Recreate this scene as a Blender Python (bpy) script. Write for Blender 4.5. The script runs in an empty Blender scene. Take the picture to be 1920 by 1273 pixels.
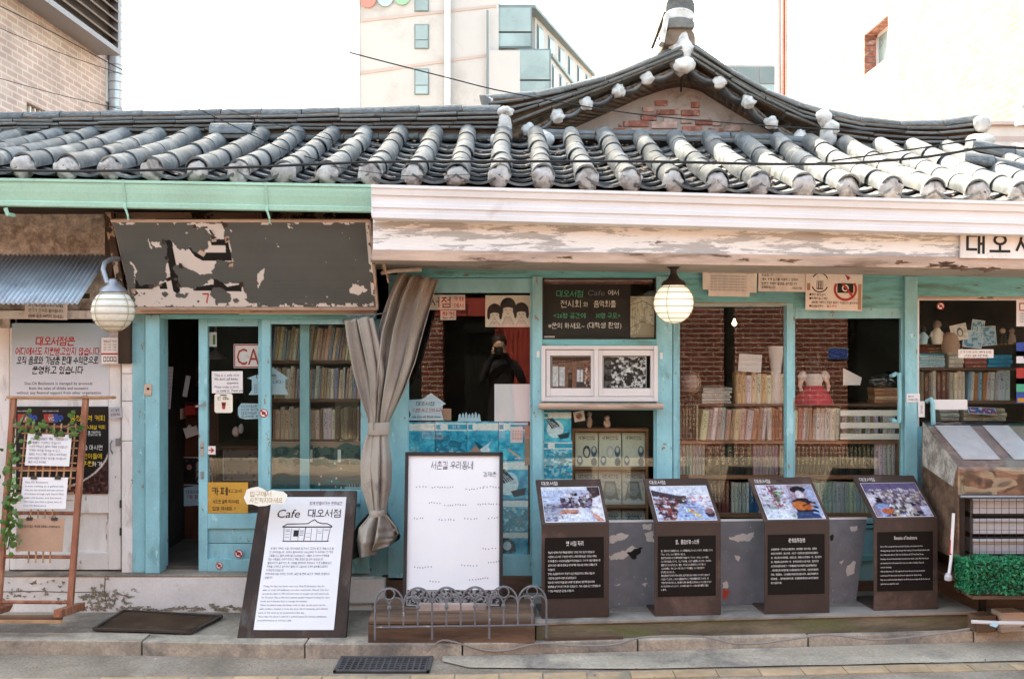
import bpy, math, random
import numpy as np
from mathutils import Vector, Matrix, noise
R = math.radians
random.seed(11)
S = bpy.context.scene
COL = S.collection

# ------------------------------------------------------------------ camera, sky, sun, exposure
CAM_Y, CAM_Z, F = -6.4, 1.72, 1867.0            # 35 mm lens, eye height, 6.4 m from the shop glass
cam = bpy.data.cameras.new('camera'); cam.lens = 35; cam.sensor_width = 36; cam.clip_end = 2000; cam.clip_start = .05
camo = bpy.data.objects.new('camera', cam); COL.objects.link(camo)
camo.location = (0, CAM_Y, CAM_Z); camo.rotation_euler = (R(90), 0, 0)
S.camera = camo
SUN_AZ, SUN_EL = -35.0, 48.0                    # degrees clockwise from +Y, height: behind the roof, to the left
W = bpy.data.worlds.new('World'); S.world = W; W.use_nodes = True
nt = W.node_tree; nt.nodes.clear()
sky = nt.nodes.new('ShaderNodeTexSky'); sky.sky_type = 'NISHITA'; sky.sun_disc = False
sky.sun_elevation = R(SUN_EL); sky.sun_rotation = R(SUN_AZ); sky.air_density = 1.3; sky.dust_density = 4.0; sky.ozone_density = .8
bg = nt.nodes.new('ShaderNodeBackground'); bg.inputs['Strength'].default_value = .15
wo = nt.nodes.new('ShaderNodeOutputWorld')
nt.links.new(sky.outputs[0], bg.inputs[0]); nt.links.new(bg.outputs[0], wo.inputs[0])
sl = bpy.data.lights.new('sun', 'SUN'); sl.energy = 2.8; sl.angle = R(.6); sl.color = (1, .925, .89)
so = bpy.data.objects.new('sun', sl); COL.objects.link(so)
to_sun = Vector((math.sin(R(SUN_AZ)) * math.cos(R(SUN_EL)), math.cos(R(SUN_AZ)) * math.cos(R(SUN_EL)), math.sin(R(SUN_EL))))
so.rotation_euler = to_sun.to_track_quat('Z', 'Y').to_euler(); so.location = (-6, 8, 12)
S.view_settings.view_transform = 'Standard'; S.view_settings.look = 'None'
S.view_settings.exposure = 2.85; S.view_settings.gamma = 1.0
S.view_settings.use_white_balance = True; S.view_settings.white_balance_temperature = 7400; S.view_settings.white_balance_tint = 1   # film balanced for open shade
S.render.engine = 'CYCLES'
S.cycles.use_denoising = True
try: S.cycles.denoiser = 'OPENIMAGEDENOISE'
except Exception: pass
S.cycles.max_bounces = 8; S.cycles.diffuse_bounces = 4; S.cycles.glossy_bounces = 4
S.cycles.transmission_bounces = 4; S.cycles.transparent_max_bounces = 16
S.cycles.caustics_reflective = False; S.cycles.caustics_refractive = False

# ------------------------------------------------------------------ helpers
def X(px, D): return (px - 960.0) / F * D
def Z(py, D): return CAM_Z - (py - 636.5) / F * D
def P(px, py, D): return Vector((X(px, D), D + CAM_Y, Z(py, D)))
def L(n, D): return n / F * D
def lin(h):
    h = h.lstrip('#'); v = [int(h[i:i + 2], 16) / 255 for i in (0, 2, 4)]
    return tuple(c / 12.92 if c <= .04045 else ((c + .055) / 1.055) ** 2.4 for c in v)
def smooth_interp(x, xs, ys): return float(np.interp(x, xs, ys))

def tag(o, label=None, cat=None, group=None, kind=None):
    if label: o['label'] = label
    if cat: o['category'] = cat
    if group: o['group'] = group
    if kind: o['kind'] = kind
    return o
def link(o, parent=None):
    COL.objects.link(o)
    if parent is not None: o.parent = parent
    return o
def empty(name, loc=(0, 0, 0), label=None, cat=None, group=None, rz=0):
    o = bpy.data.objects.new(name, None); o.empty_display_size = .1
    link(o); o.location = loc; o.rotation_euler = (0, 0, rz)
    return tag(o, label, cat, group)
def inst(name, mesh, parent=None, M=None):
    o = bpy.data.objects.new(name, mesh); link(o, parent)
    if M is not None: o.matrix_local = M
    return o

class MB:
    """collects shapes and links them as one mesh object"""
    def __init__(s): s.v = []; s.f = []; s.m = []; s.mi = 0
    def add(s, vs, fs):
        n = len(s.v); s.v += [tuple(v) for v in vs]
        for f in fs: s.f.append([i + n for i in f]); s.m.append(s.mi)
        return s
    def box(s, x0, x1, y0, y1, z0, z1, M=None):
        vs = [Vector(p) for p in ((x0,y0,z0),(x1,y0,z0),(x1,y1,z0),(x0,y1,z0),(x0,y0,z1),(x1,y0,z1),(x1,y1,z1),(x0,y1,z1))]
        if M is not None: vs = [M @ v for v in vs]
        return s.add(vs, [(0,3,2,1),(4,5,6,7),(0,1,5,4),(1,2,6,5),(2,3,7,6),(3,0,4,7)])
    def pbox(s, px0, py0, px1, py1, D, t, d=0):
        """box whose front face fills that picture rectangle at distance D, t deep"""
        return s.box(X(px0, D), X(px1, D), D + CAM_Y + d, D + CAM_Y + t, Z(py1, D), Z(py0, D))
    def quad(s, a, b, c, d): return s.add([a, b, c, d], [(0, 1, 2, 3)])
    def prism(s, pts, vec):
        """planar outline (3D points) swept along vec"""
        n = len(pts); vec = Vector(vec)
        vs = [Vector(p) for p in pts] + [Vector(p) + vec for p in pts]
        fs = [tuple(range(n)), tuple(reversed(range(n, 2 * n)))]
        fs += [(i, i + n, (i + 1) % n + n, (i + 1) % n) for i in range(n)]
        return s.add(vs, fs)
    def bar(s, a, b, w, h=None, up=(0, -1, 0)):
        h = h or w; a = Vector(a); b = Vector(b); t = (b - a)
        if t.length < 1e-6: return s
        t.normalize(); u = Vector(up); x = t.cross(u)
        if x.length < 1e-4: u = Vector((0, 0, 1)); x = t.cross(u)
        x.normalize(); u = x.cross(t)
        vs = []
        for p in (a, b):
            for i, j in ((-1,-1),(1,-1),(1,1),(-1,1)): vs.append(p + x * (i * w / 2) + u * (j * h / 2))
        return s.add(vs, [(3,2,1,0),(4,5,6,7),(0,1,5,4),(1,2,6,5),(2,3,7,6),(3,0,4,7)])
    def tube(s, path, r, n=8, cap=True):
        path = [Vector(p) for p in path]; rr = r if isinstance(r, (list, tuple)) else [r] * len(path)
        rings = []; u = None
        for i, p in enumerate(path):
            t = (path[min(i + 1, len(path) - 1)] - path[max(i - 1, 0)])
            if t.length < 1e-9: t = Vector((0, 0, 1))
            t.normalize()
            if u is None:
                u = t.cross(Vector((0, 0, 1)))
                if u.length < .05: u = t.cross(Vector((0, 1, 0)))
            u = u - t * u.dot(t); u.normalize(); w = t.cross(u)
            rings.append([p + (u * math.cos(a) + w * math.sin(a)) * rr[i] for a in [2 * math.pi * k / n for k in range(n)]])
        vs = [v for rg in rings for v in rg]; fs = []
        for i in range(len(path) - 1):
            for k in range(n):
                a = i * n + k; b = i * n + (k + 1) % n
                fs.append((a, b, b + n, a + n))
        if cap: fs.append(tuple(reversed(range(n)))); fs.append(tuple(range((len(path) - 1) * n, len(path) * n)))
        return s.add(vs, fs)
    def lathe(s, c, prof, n=24, axis='z'):
        c = Vector(c); vs = []; fs = []
        for r, h in prof:
            for k in range(n):
                a = 2 * math.pi * k / n
                q = Vector((r * math.cos(a), r * math.sin(a), h))
                if axis == 'y': q = Vector((q.x, q.z, q.y))
                vs.append(c + q)
        for i in range(len(prof) - 1):
            for k in range(n):
                a = i * n + k; b = i * n + (k + 1) % n
                fs.append((a, b, b + n, a + n))
        fs.append(tuple(reversed(range(n)))); fs.append(tuple(range((len(prof) - 1) * n, len(prof) * n)))
        return s.add(vs, fs)
    def grid(s, f, nu, nv):
        vs = [f(i / nu, j / nv) for j in range(nv + 1) for i in range(nu + 1)]
        fs = [(j * (nu + 1) + i, j * (nu + 1) + i + 1, (j + 1) * (nu + 1) + i + 1, (j + 1) * (nu + 1) + i) for j in range(nv) for i in range(nu)]
        return s.add(vs, fs)
    def mesh(s, name, mats, smooth=False):
        me = bpy.data.meshes.new(name); me.from_pydata(s.v, [], s.f)
        for m in (mats if isinstance(mats, (list, tuple)) else [mats]): me.materials.append(m)
        if any(s.m): me.polygons.foreach_set('material_index', s.m)
        if smooth:
            me.polygons.foreach_set('use_smooth', [True] * len(s.f)); me.update(); me.set_sharp_from_angle(angle=R(42))
        me.update(); return me
    def build(s, name, mats, parent=None, smooth=False, bevel=0, label=None, cat=None, group=None, kind=None, auto=None):
        me = s.mesh(name, mats, smooth)
        o = bpy.data.objects.new(name, me); link(o, parent)
        if bevel:
            b = o.modifiers.new('bevel', 'BEVEL'); b.width = bevel; b.segments = 2; b.limit_method = 'ANGLE'; b.angle_limit = R(40)
        return tag(o, label, cat, group, kind)

def solid(o, t, off=0):
    m = o.modifiers.new('thickness', 'SOLIDIFY'); m.thickness = t; m.offset = off; return o

# ------------------------------------------------------------------ materials
def N(nt, t, **k):
    n = nt.nodes.new(t)
    for a, v in k.items(): setattr(n, a, v)
    return n
def mat(name, col, rough=.7, var=.12, scale=6, det=6, bump=.2, bscale=45, stretch=(1, 1, 1), metal=0, spec=.35,
        stain=None, chips=None, rnd=0, objcol=False, chips2=None, grain=.07):
    """worn surface: base colour with cloudy variation, optional stains, flaked chips and per-object value shift"""
    m = bpy.data.materials.new(name); m.use_nodes = True; t = m.node_tree; lk = t.links.new
    b = t.nodes['Principled BSDF']; b.inputs['Roughness'].default_value = rough; b.inputs['Metallic'].default_value = metal
    b.inputs['Specular IOR Level'].default_value = spec
    tc = N(t, 'ShaderNodeTexCoord'); oi = N(t, 'ShaderNodeObjectInfo')
    sc = N(t, 'ShaderNodeVectorMath', operation='SCALE'); sc.inputs[0].default_value = (17.3, 31.1, 23.7)
    lk(oi.outputs['Random'], sc.inputs['Scale'])
    ad = N(t, 'ShaderNodeVectorMath', operation='ADD'); lk(tc.outputs['Object'], ad.inputs[0]); lk(sc.outputs[0], ad.inputs[1])
    mp = N(t, 'ShaderNodeMapping'); mp.inputs['Scale'].default_value = stretch; lk(ad.outputs[0], mp.inputs['Vector'])
    def nz(s, d=6, r=.55, dist=0):
        n = N(t, 'ShaderNodeTexNoise'); n.inputs['Scale'].default_value = s; n.inputs['Detail'].default_value = d
        n.inputs['Roughness'].default_value = r; n.inputs['Distortion'].default_value = dist; lk(mp.outputs[0], n.inputs['Vector']); return n
    def ramp(src, lo, hi):
        r = N(t, 'ShaderNodeMapRange'); r.inputs['From Min'].default_value = lo; r.inputs['From Max'].default_value = hi; lk(src, r.inputs['Value']); return r.outputs[0]
    def mix(fac, a, bcol):
        x = N(t, 'ShaderNodeMix', data_type='RGBA'); lk(fac, x.inputs['Factor'])
        if hasattr(a, 'links'): lk(a, x.inputs['A'])
        else: x.inputs['A'].default_value = (*a, 1)
        if hasattr(bcol, 'links'): lk(bcol, x.inputs['B'])
        else: x.inputs['B'].default_value = (*bcol, 1)
        return x.outputs['Result']
    n1 = nz(scale, det)
    lo = tuple(max(0, c * (1 - var * 1.6)) for c in col); hi = tuple(min(1, c * (1 + var * 1.6)) for c in col)
    if objcol:
        vv = N(t, 'ShaderNodeMapRange'); vv.inputs['From Min'].default_value = .25; vv.inputs['From Max'].default_value = .75
        vv.inputs['To Min'].default_value = 1 - var; vv.inputs['To Max'].default_value = 1 + var; lk(n1.outputs['Fac'], vv.inputs['Value'])
        q = N(t, 'ShaderNodeVectorMath', operation='SCALE'); lk(oi.outputs['Color'], q.inputs[0]); lk(vv.outputs[0], q.inputs['Scale'])
        c = q.outputs[0]
    else: c = mix(ramp(n1.outputs['Fac'], .35, .65), lo, hi)
    h = nz(bscale, 5, .6).outputs['Fac']
    if stain:
        c = mix(ramp(nz(stain[2], 7, .65, .4).outputs['Fac'], stain[1] - .05, stain[1] + .10), c, stain[0])
    for ch in (chips, chips2):
        if ch:
            k = ramp(nz(ch[2], 8, .68, .3).outputs['Fac'], ch[1] - .065, ch[1] - .045); c = mix(k, c, ch[0])
            s2 = N(t, 'ShaderNodeMath', operation='MULTIPLY_ADD'); lk(k, s2.inputs[0]); s2.inputs[1].default_value = -1.2; lk(h, s2.inputs[2]); h = s2.outputs[0]
    if grain:
        gn = nz(min(bscale * 2.6, 62), 4, .75).outputs['Fac']; gm = N(t, 'ShaderNodeMapRange'); gm.inputs['From Min'].default_value = .3; gm.inputs['From Max'].default_value = .7
        gm.inputs['To Min'].default_value = 1 - grain; gm.inputs['To Max'].default_value = 1 + grain; lk(gn, gm.inputs['Value'])
        q = N(t, 'ShaderNodeVectorMath', operation='SCALE'); lk(c, q.inputs[0]); lk(gm.outputs[0], q.inputs['Scale']); c = q.outputs[0]
    if rnd:
        mr = N(t, 'ShaderNodeMapRange'); mr.inputs['To Min'].default_value = 1 - rnd; mr.inputs['To Max'].default_value = 1 + rnd
        lk(oi.outputs['Random'], mr.inputs['Value'])
        q = N(t, 'ShaderNodeVectorMath', operation='SCALE'); lk(c, q.inputs[0]); lk(mr.outputs[0], q.inputs['Scale']); c = q.outputs[0]
    lk(c, b.inputs['Base Color'])
    rr = ramp(n1.outputs['Fac'], .2, .8)
    q = N(t, 'ShaderNodeMapRange'); q.inputs['To Min'].default_value = max(.05, rough - .12); q.inputs['To Max'].default_value = min(1, rough + .12)
    lk(rr, q.inputs['Value']); lk(q.outputs[0], b.inputs['Roughness'])
    if bump:
        bp = N(t, 'ShaderNodeBump'); bp.inputs['Strength'].default_value = bump; bp.inputs['Distance'].default_value = .004
        lk(h, bp.inputs['Height']); lk(bp.outputs[0], b.inputs['Normal'])
    return m

def brick_mat(name, c1, c2, mortar, wall='x', bw=.21, rowh=.067, mort=.01, bump=.5):
    m = bpy.data.materials.new(name); m.use_nodes = True; t = m.node_tree; lk = t.links.new; b = t.nodes['Principled BSDF']
    b.inputs['Roughness'].default_value = .85; b.inputs['Specular IOR Level'].default_value = .2
    tc = N(t, 'ShaderNodeTexCoord'); sp = N(t, 'ShaderNodeSeparateXYZ'); lk(tc.outputs['Object'], sp.inputs[0])
    cb = N(t, 'ShaderNodeCombineXYZ'); lk(sp.outputs[0 if wall == 'x' else 1], cb.inputs[0]); lk(sp.outputs[2], cb.inputs[1])
    bt = N(t, 'ShaderNodeTexBrick'); bt.inputs['Scale'].default_value = 1; bt.inputs['Brick Width'].default_value = bw; bt.inputs['Row Height'].default_value = rowh
    bt.inputs['Mortar Size'].default_value = mort; bt.inputs['Mortar Smooth'].default_value = .1
    bt.inputs['Color1'].default_value = (*c1, 1); bt.inputs['Color2'].default_value = (*c2, 1); bt.inputs['Mortar'].default_value = (*mortar, 1)
    lk(cb.outputs[0], bt.inputs['Vector'])
    n = N(t, 'ShaderNodeTexNoise'); n.inputs['Scale'].default_value = 3; n.inputs['Detail'].default_value = 7; lk(tc.outputs['Object'], n.inputs['Vector'])
    mr = N(t, 'ShaderNodeMapRange'); mr.inputs['From Min'].default_value = .25; mr.inputs['From Max'].default_value = .75; mr.inputs['To Min'].default_value = .75; mr.inputs['To Max'].default_value = 1.25
    lk(n.outputs['Fac'], mr.inputs['Value'])
    q = N(t, 'ShaderNodeVectorMath', operation='SCALE'); lk(bt.outputs['Color'], q.inputs[0]); lk(mr.outputs[0], q.inputs['Scale']); lk(q.outputs[0], b.inputs['Base Color'])
    bp = N(t, 'ShaderNodeBump'); bp.inputs['Strength'].default_value = bump; bp.inputs['Distance'].default_value = .01; bp.invert = True
    lk(bt.outputs['Fac'], bp.inputs['Height']); lk(bp.outputs[0], b.inputs['Normal'])
    return m

def glass_mat(name, tint=(.95, .97, .965), refl=.034, wav=.0, rough=.012):
    m = bpy.data.materials.new(name); m.use_nodes = True; t = m.node_tree; lk = t.links.new; t.nodes.clear()
    o = N(t, 'ShaderNodeOutputMaterial'); mx = N(t, 'ShaderNodeMixShader'); tr = N(t, 'ShaderNodeBsdfTransparent'); gl = N(t, 'ShaderNodeBsdfGlossy')
    tr.inputs[0].default_value = (*tint, 1); gl.inputs['Roughness'].default_value = rough
    lw = N(t, 'ShaderNodeLayerWeight'); lw.inputs['Blend'].default_value = .5
    pw = N(t, 'ShaderNodeMath', operation='POWER'); lk(lw.outputs['Facing'], pw.inputs[0]); pw.inputs[1].default_value = 4
    ma = N(t, 'ShaderNodeMath', operation='MULTIPLY_ADD'); lk(pw.outputs[0], ma.inputs[0]); ma.inputs[1].default_value = .8; ma.inputs[2].default_value = refl; ma.use_clamp = True
    if wav:
        tc = N(t, 'ShaderNodeTexCoord'); n = N(t, 'ShaderNodeTexNoise'); n.inputs['Scale'].default_value = 5; lk(tc.outputs['Object'], n.inputs['Vector'])
        bp = N(t, 'ShaderNodeBump'); bp.inputs['Strength'].default_value = wav; bp.inputs['Distance'].default_value = .01; lk(n.outputs['Fac'], bp.inputs['Height']); lk(bp.outputs[0], gl.inputs['Normal'])
    lk(ma.outputs[0], mx.inputs[0]); lk(tr.outputs[0], mx.inputs[1]); lk(gl.outputs[0], mx.inputs[2]); lk(mx.outputs[0], o.inputs[0])
    return m

def print_mat(name='printed_sheet', rough=.55, spec=.3):
    """flat print: colours stored on the sheet's own points"""
    m = bpy.data.materials.new(name); m.use_nodes = True; t = m.node_tree; b = t.nodes['Principled BSDF']
    a = N(t, 'ShaderNodeAttribute', attribute_name='ink'); t.links.new(a.outputs['Color'], b.inputs['Base Color'])
    b.inputs['Roughness'].default_value = rough; b.inputs['Specular IOR Level'].default_value = spec
    return m
def emit_mat(name, col, strength, base=(.8, .75, .65)):
    m = bpy.data.materials.new(name); m.use_nodes = True; b = m.node_tree.nodes['Principled BSDF']
    b.inputs['Base Color'].default_value = (*base, 1); b.inputs['Emission Color'].default_value = (*col, 1); b.inputs['Emission Strength'].default_value = strength
    b.inputs['Roughness'].default_value = .4
    return m

M = {}
TE = lin('#8bbfc6'); WOOD = lin('#6a4a34'); CH = lin('#8a6f58')
M['teal'] = mat('teal_paint', TE, .55, .09, 3, bump=.18, bscale=30, stretch=(2.2, 2.2, 1), stain=(lin('#6d9c9f'), .62, 2.2), chips=(lin('#8d7c66'), .695, 8), chips2=(lin('#a9d3d6'), .69, 5))
M['teal2'] = mat('teal_paint_beam', lin('#6fb0b4'), .55, .1, 3, bump=.18, bscale=30, stretch=(1, 6, 6), stain=(lin('#5a7f74'), .58, 2), chips=(lin('#6f6450'), .695, 8))
M['mint'] = mat('mint_gutter_paint', lin('#a3cbb8'), .5, .06, 2, bump=.05, stain=(lin('#7fa894'), .66, 3))
M['white_metal'] = mat('white_gutter_metal', lin('#dcd8d6'), .42, .04, 2, bump=.03, stain=(lin('#c3b9b2'), .68, 3), spec=.5, grain=.02)
M['fascia'] = mat('flaking_white_paint', lin('#b7b3af'), .75, .10, 4, bump=.35, bscale=40, stretch=(.30, 1, 2.4), stain=(lin('#979083'), .58, 2.0), chips=(lin('#e9e6e2'), .55, 13), chips2=(lin('#6d6552'), .715, 10))
M['trim'] = mat('weathered_trim_wood', lin('#b9a08e'), .8, .14, 4, bump=.3, stretch=(.5, 4, 4), stain=(lin('#7c6450'), .58, 3), chips=(lin('#6c5646'), .665, 6))
M['soffit'] = mat('soffit_plaster', lin('#b3a69b'), .9, .1, 2, bump=.2, stain=(lin('#75675a'), .62, 2.4))
M['stucco'] = mat('grey_stucco', lin('#b5ada4'), .95, .22, 14, bump=1.0, bscale=22, stain=(lin('#857a6f'), .53, 9), grain=.35)
M['dark_wood'] = mat('dark_weathered_wood', lin('#3a2c22'), .85, .25, 5, bump=.4, stretch=(1, 1, .3))
M['brown_board'] = mat('peeling_brown_board', lin('#4a3a2c'), .85, .2, 5, bump=.4, chips=(lin('#b79f8d'), .56, 2.6))
M['white_paint'] = mat('old_white_paint', lin('#dfd9d4'), .65, .06, 3, bump=.2, stretch=(3, 3, 1), stain=(lin('#b9afa6'), .6, 2.5), chips=(lin('#8d7d6e'), .705, 8))
M['step'] = mat('whitewashed_concrete', lin('#e0dad3'), .9, .06, 3, bump=.5, bscale=30, stain=(lin('#c2b8ac'), .60, 3), chips=(lin('#9a8f80'), .70, 8))
M['concrete'] = mat('pavement_concrete', lin('#9e8f7e'), .95, .16, 2.2, bump=.8, bscale=50, grain=.26, stain=(lin('#6f645a'), .54, 1.6), chips=(lin('#a9a198'), .74, 14))
M['kerb'] = mat('granite_kerb', lin('#ac9d8b'), .9, .12, 8, bump=.6, bscale=55, grain=.26, stain=(lin('#7d756c'), .56, 2.5), rnd=.06)
M['road'] = mat('asphalt', lin('#887a6b'), .95, .16, 3, bump=.8, bscale=55, grain=.32, stain=(lin('#9c8f80'), .54, 1.1))
M['yellow'] = mat('worn_yellow_paving', lin('#b39676'), .9, .12, 6, bump=.5, bscale=80, stain=(lin('#8d8272'), .54, 3), rnd=.08)
M['gutter_conc'] = mat('gutter_concrete', lin('#ad9f8d'), .95, .12, 2.5, bump=.7, bscale=50, grain=.24, stain=(lin('#7a726a'), .55, 2))
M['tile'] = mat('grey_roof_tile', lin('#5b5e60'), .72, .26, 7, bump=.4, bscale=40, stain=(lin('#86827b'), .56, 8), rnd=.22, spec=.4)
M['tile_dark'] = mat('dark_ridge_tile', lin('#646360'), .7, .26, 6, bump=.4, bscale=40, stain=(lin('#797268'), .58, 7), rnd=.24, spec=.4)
M['mortar'] = mat('white_lime_mortar', lin('#c9c4bf'), .95, .1, 9, bump=.9, bscale=30, stain=(lin('#96897d'), .6, 8), rnd=.06)
M['plug'] = mat('grey_lime_plug', lin('#aaa49f'), .95, .16, 12, bump=1.0, bscale=28, stain=(lin('#7b7068'), .55, 9), chips=(lin('#6a5f56'), .70, 14), rnd=.1)
M['moss'] = mat('dark_damp_stain', lin('#887d6e'), 1, .25, 20, bump=.3)
M['moss_green'] = mat('olive_moss', lin('#7e7860'), 1, .25, 20, bump=.4)
M['soot'] = mat('soot_stain', lin('#5d4534'), 1, .3, 14, bump=.3)
M['damp'] = mat('damp_stain', lin('#7d7663'), 1, .2, 14, bump=.2)
M['soil'] = mat('roof_soil', lin('#5d4939'), 1, .3, 9, bump=1, bscale=40)
M['litter'] = mat('dry_leaf_litter', lin('#8a6d55'), 1, .3, 20, bump=0, rnd=.2)
M['plaster'] = mat('gable_plaster', lin('#b3aaa3'), .95, .1, 4, bump=.5, stain=(lin('#857768'), .58, 4))
M['barge'] = mat('weathered_barge_board', lin('#7b6a5b'), .9, .2, 4, bump=.5, stretch=(1, 4, 1), stain=(lin('#54463a'), .55, 3))
M['brick'] = mat('old_red_brick', lin('#a26a5c'), .95, .2, 14, bump=.6, stain=(lin('#c3aba0'), .55, 12), rnd=.16)
M['brick_pink'] = mat('faded_pink_brick', lin('#bfa196'), .95, .16, 14, bump=.6, stain=(lin('#c9c0b8'), .55, 12), rnd=.1)
M['corten'] = mat('rusty_brown_steel', lin('#43332c'), .62, .12, 3, bump=.15, bscale=60, stain=(lin('#6a5148'), .58, 3), chips=(lin('#3a2720'), .7, 5), spec=.4)
M['black_frame'] = mat('black_metal', lin('#2a2828'), .5, .1, 5, bump=.05)
M['board_frame'] = mat('blackened_wood_board', lin('#3f312a'), .65, .22, 3, bump=.3, stretch=(2, 2, 1), stain=(lin('#5f5a55'), .60, 3.2), spec=.2)
M['text_panel'] = mat('black_text_panel', lin('#1e1815'), .7, .08, 3, bump=.05, spec=.12)
M['paper'] = mat('white_paper', lin('#e6e2e0'), .85, .02, 3, bump=.03, bscale=6, grain=.01)
M['paper_warm'] = mat('aged_paper', lin('#e6ddd6'), .85, .04, 4, bump=.04, bscale=8, stain=(lin('#bfa795'), .64, 5))
M['paper_blue'] = mat('pale_blue_paper', lin('#b4d3df'), .85, .03, 4, bump=.03)
M['kraft'] = mat('kraft_paper', lin('#b08d74'), .8, .05, 5, bump=.04)
M['orange'] = mat('orange_card', lin('#c8963f'), .75, .06, 3, bump=.05, stain=(lin('#d9b273'), .66, 5))
M['cream'] = mat('cream_card', lin('#ece4d3'), .8, .03, 4, bump=.03)
M['whiteboard'] = mat('white_vinyl_board', lin('#e9e8e9'), .4, .015, 2, bump=.0, grain=.01)
M['ink'] = mat('black_ink', lin('#211d1c'), .6, .02, 3, bump=0)
M['ink_soft'] = mat('grey_pencil_ink', lin('#7b7784'), .8, .05, 3, bump=0)
M['ink_red'] = mat('red_ink', lin('#b03a34'), .6, .03, 3, bump=0)
M['ink_white'] = mat('white_ink', lin('#eae4de'), .7, .02, 3, bump=0)
M['ink_yellow'] = mat('yellow_ink', lin('#e4c22f'), .7, .02, 3, bump=0)
M['ink_green'] = mat('green_chalk', lin('#58b08b'), .8, .05, 3, bump=0)
M['ink_blue'] = mat('blue_ink', lin('#3a4f9a'), .7, .05, 3, bump=0)
M['ink_gold'] = mat('faded_gold_ink', lin('#b89a6c'), .7, .05, 3, bump=0)
M['chalkboard'] = mat('chalkboard', lin('#23221e'), .45, .1, 3, bump=.05)
M['bamboo'] = mat('reddish_ladder_wood', lin('#8f5840'), .6, .18, 6, bump=.3, stretch=(4, 4, 1), stain=(lin('#a8765a'), .55, 4))
M['cane'] = mat('bamboo_cane', lin('#b08560'), .55, .15, 8, bump=.2)
M['steel'] = mat('dull_steel', lin('#8f8e92'), .4, .1, 8, bump=.1, metal=.6)
M['fence'] = mat('grey_painted_iron', lin('#6f6d70'), .5, .1, 10, bump=.1, chips=(lin('#b9b6b4'), .70, 20))
M['grate'] = mat('cast_iron_grate', lin('#5c5a5b'), .55, .15, 10, bump=.2, metal=.4)
M['rubber'] = mat('brown_rubber_mat', lin('#473629'), .95, .15, 5, bump=.7, bscale=60, stain=(lin('#5d4c3d'), .60, 6), chips=(lin('#9a8d80'), .76, 22), spec=.1)
M['platform'] = mat('mossy_plank', lin('#6e6250'), .9, .25, 5, bump=.6, stretch=(.6, 3, 3), stain=(lin('#646540'), .55, 3.2), chips=(lin('#7d5c46'), .70, 6), grain=.16)
M['plank'] = mat('old_plank', lin('#6d5443'), .9, .22, 4, bump=.5, stretch=(.5, 3, 3), stain=(lin('#4b3a2e'), .55, 3))
M['decktop'] = mat('dusty_deck', lin('#8d8379'), .95, .14, 3, bump=.4, stain=(lin('#6c6055'), .55, 2.5))
M['jacket'] = mat('black_jacket', lin('#1d1c1f'), .8, .2, 8, bump=.3)
M['skin'] = mat('skin', lin('#c69a82'), .5, .04, 6, bump=0)
M['canvas'] = mat('grey_tarpaulin', lin('#a39a8f'), .62, .06, 3, bump=.15, bscale=120, stain=(lin('#756d66'), .62, 3), spec=.4)
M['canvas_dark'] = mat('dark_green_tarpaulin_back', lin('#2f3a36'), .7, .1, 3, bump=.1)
M['zinc'] = mat('corrugated_zinc', lin('#b3bfc8'), .45, .1, 3, bump=.1, metal=.35, stain=(lin('#8b95a0'), .6, 3), chips=(lin('#5e4a40'), .79, 4))
M['globe'] = emit_mat('frosted_lamp_glass_lit', (1, .92, .78), .10, (.85, .8, .72))
M['globe_off'] = mat('frosted_lamp_glass', lin('#dcd8cb'), .4, .04, 4, bump=.05)
M['wire'] = mat('brass_cage_wire', lin('#a08d68'), .5, .1, 8, bump=0, metal=.3)
M['iron'] = mat('dark_iron', lin('#3b332e'), .6, .15, 8, bump=.2)
M['pvc'] = mat('white_window_plastic', lin('#dcd8d6'), .45, .02, 3, bump=.02, grain=.02)
M['glass'] = glass_mat('window_glass', wav=.006, rough=.003)
M['glass_dusty'] = glass_mat('dusty_window_glass', (.94, .95, .93), .045, .05, .008)
M['cable'] = mat('black_cable', lin('#1c1a1a'), .6, .05, 8, bump=0)
M['cable_grey'] = mat('grey_cable', lin('#8a817a'), .6, .05, 8, bump=0)
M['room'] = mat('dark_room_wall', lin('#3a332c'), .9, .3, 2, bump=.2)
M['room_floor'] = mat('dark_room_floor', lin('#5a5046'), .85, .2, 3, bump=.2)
M['cabinet'] = mat('brown_cabinet_wood', lin('#5c3524'), .5, .15, 4, bump=.15, stretch=(4, 4, .6))
M['shelf'] = mat('shelf_wood', lin('#8a6142'), .6, .15, 4, bump=.15, stretch=(.6, 4, 4))
M['shelf_dark'] = mat('dark_shelf_wood', lin('#5e4330'), .6, .15, 4, bump=.15, stretch=(.6, 4, 4))
M['pages'] = mat('book_pages', lin('#cbbda5'), .9, .08, 10, bump=.2, stretch=(30, 1, 1))
M['leaf'] = mat('ivy_leaf', lin('#4f6c2e'), .5, .15, 8, bump=.1, rnd=.35)
M['stem'] = mat('plant_stem', lin('#4d4a2c'), .8, .15, 8, bump=.1)
M['hedge'] = mat('plastic_hedge_leaf', lin('#2f7f55'), .5, .25, 40, bump=0)
M['crate'] = mat('grey_plastic_crate', lin('#b9b6ba'), .5, .05, 3, bump=.03)
M['clear'] = glass_mat('clear_plastic_sheet', (.86, .84, .83), .13, .9, .12)
M['stone'] = mat('pinkish_stone_slab', lin('#a78f84'), .95, .12, 6, bump=.6, stain=(lin('#84756b'), .55, 4))
M['skin_doll'] = mat('doll_skin', lin('#d8b5a2'), .5, .03, 3, bump=0)
M['hair'] = mat('doll_hair', lin('#2b1d18'), .6, .2, 60, bump=.3, stretch=(6, 6, .5))
M['doll_white'] = mat('doll_blouse', lin('#ddd0c8'), .8, .06, 8, bump=.2)
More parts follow.
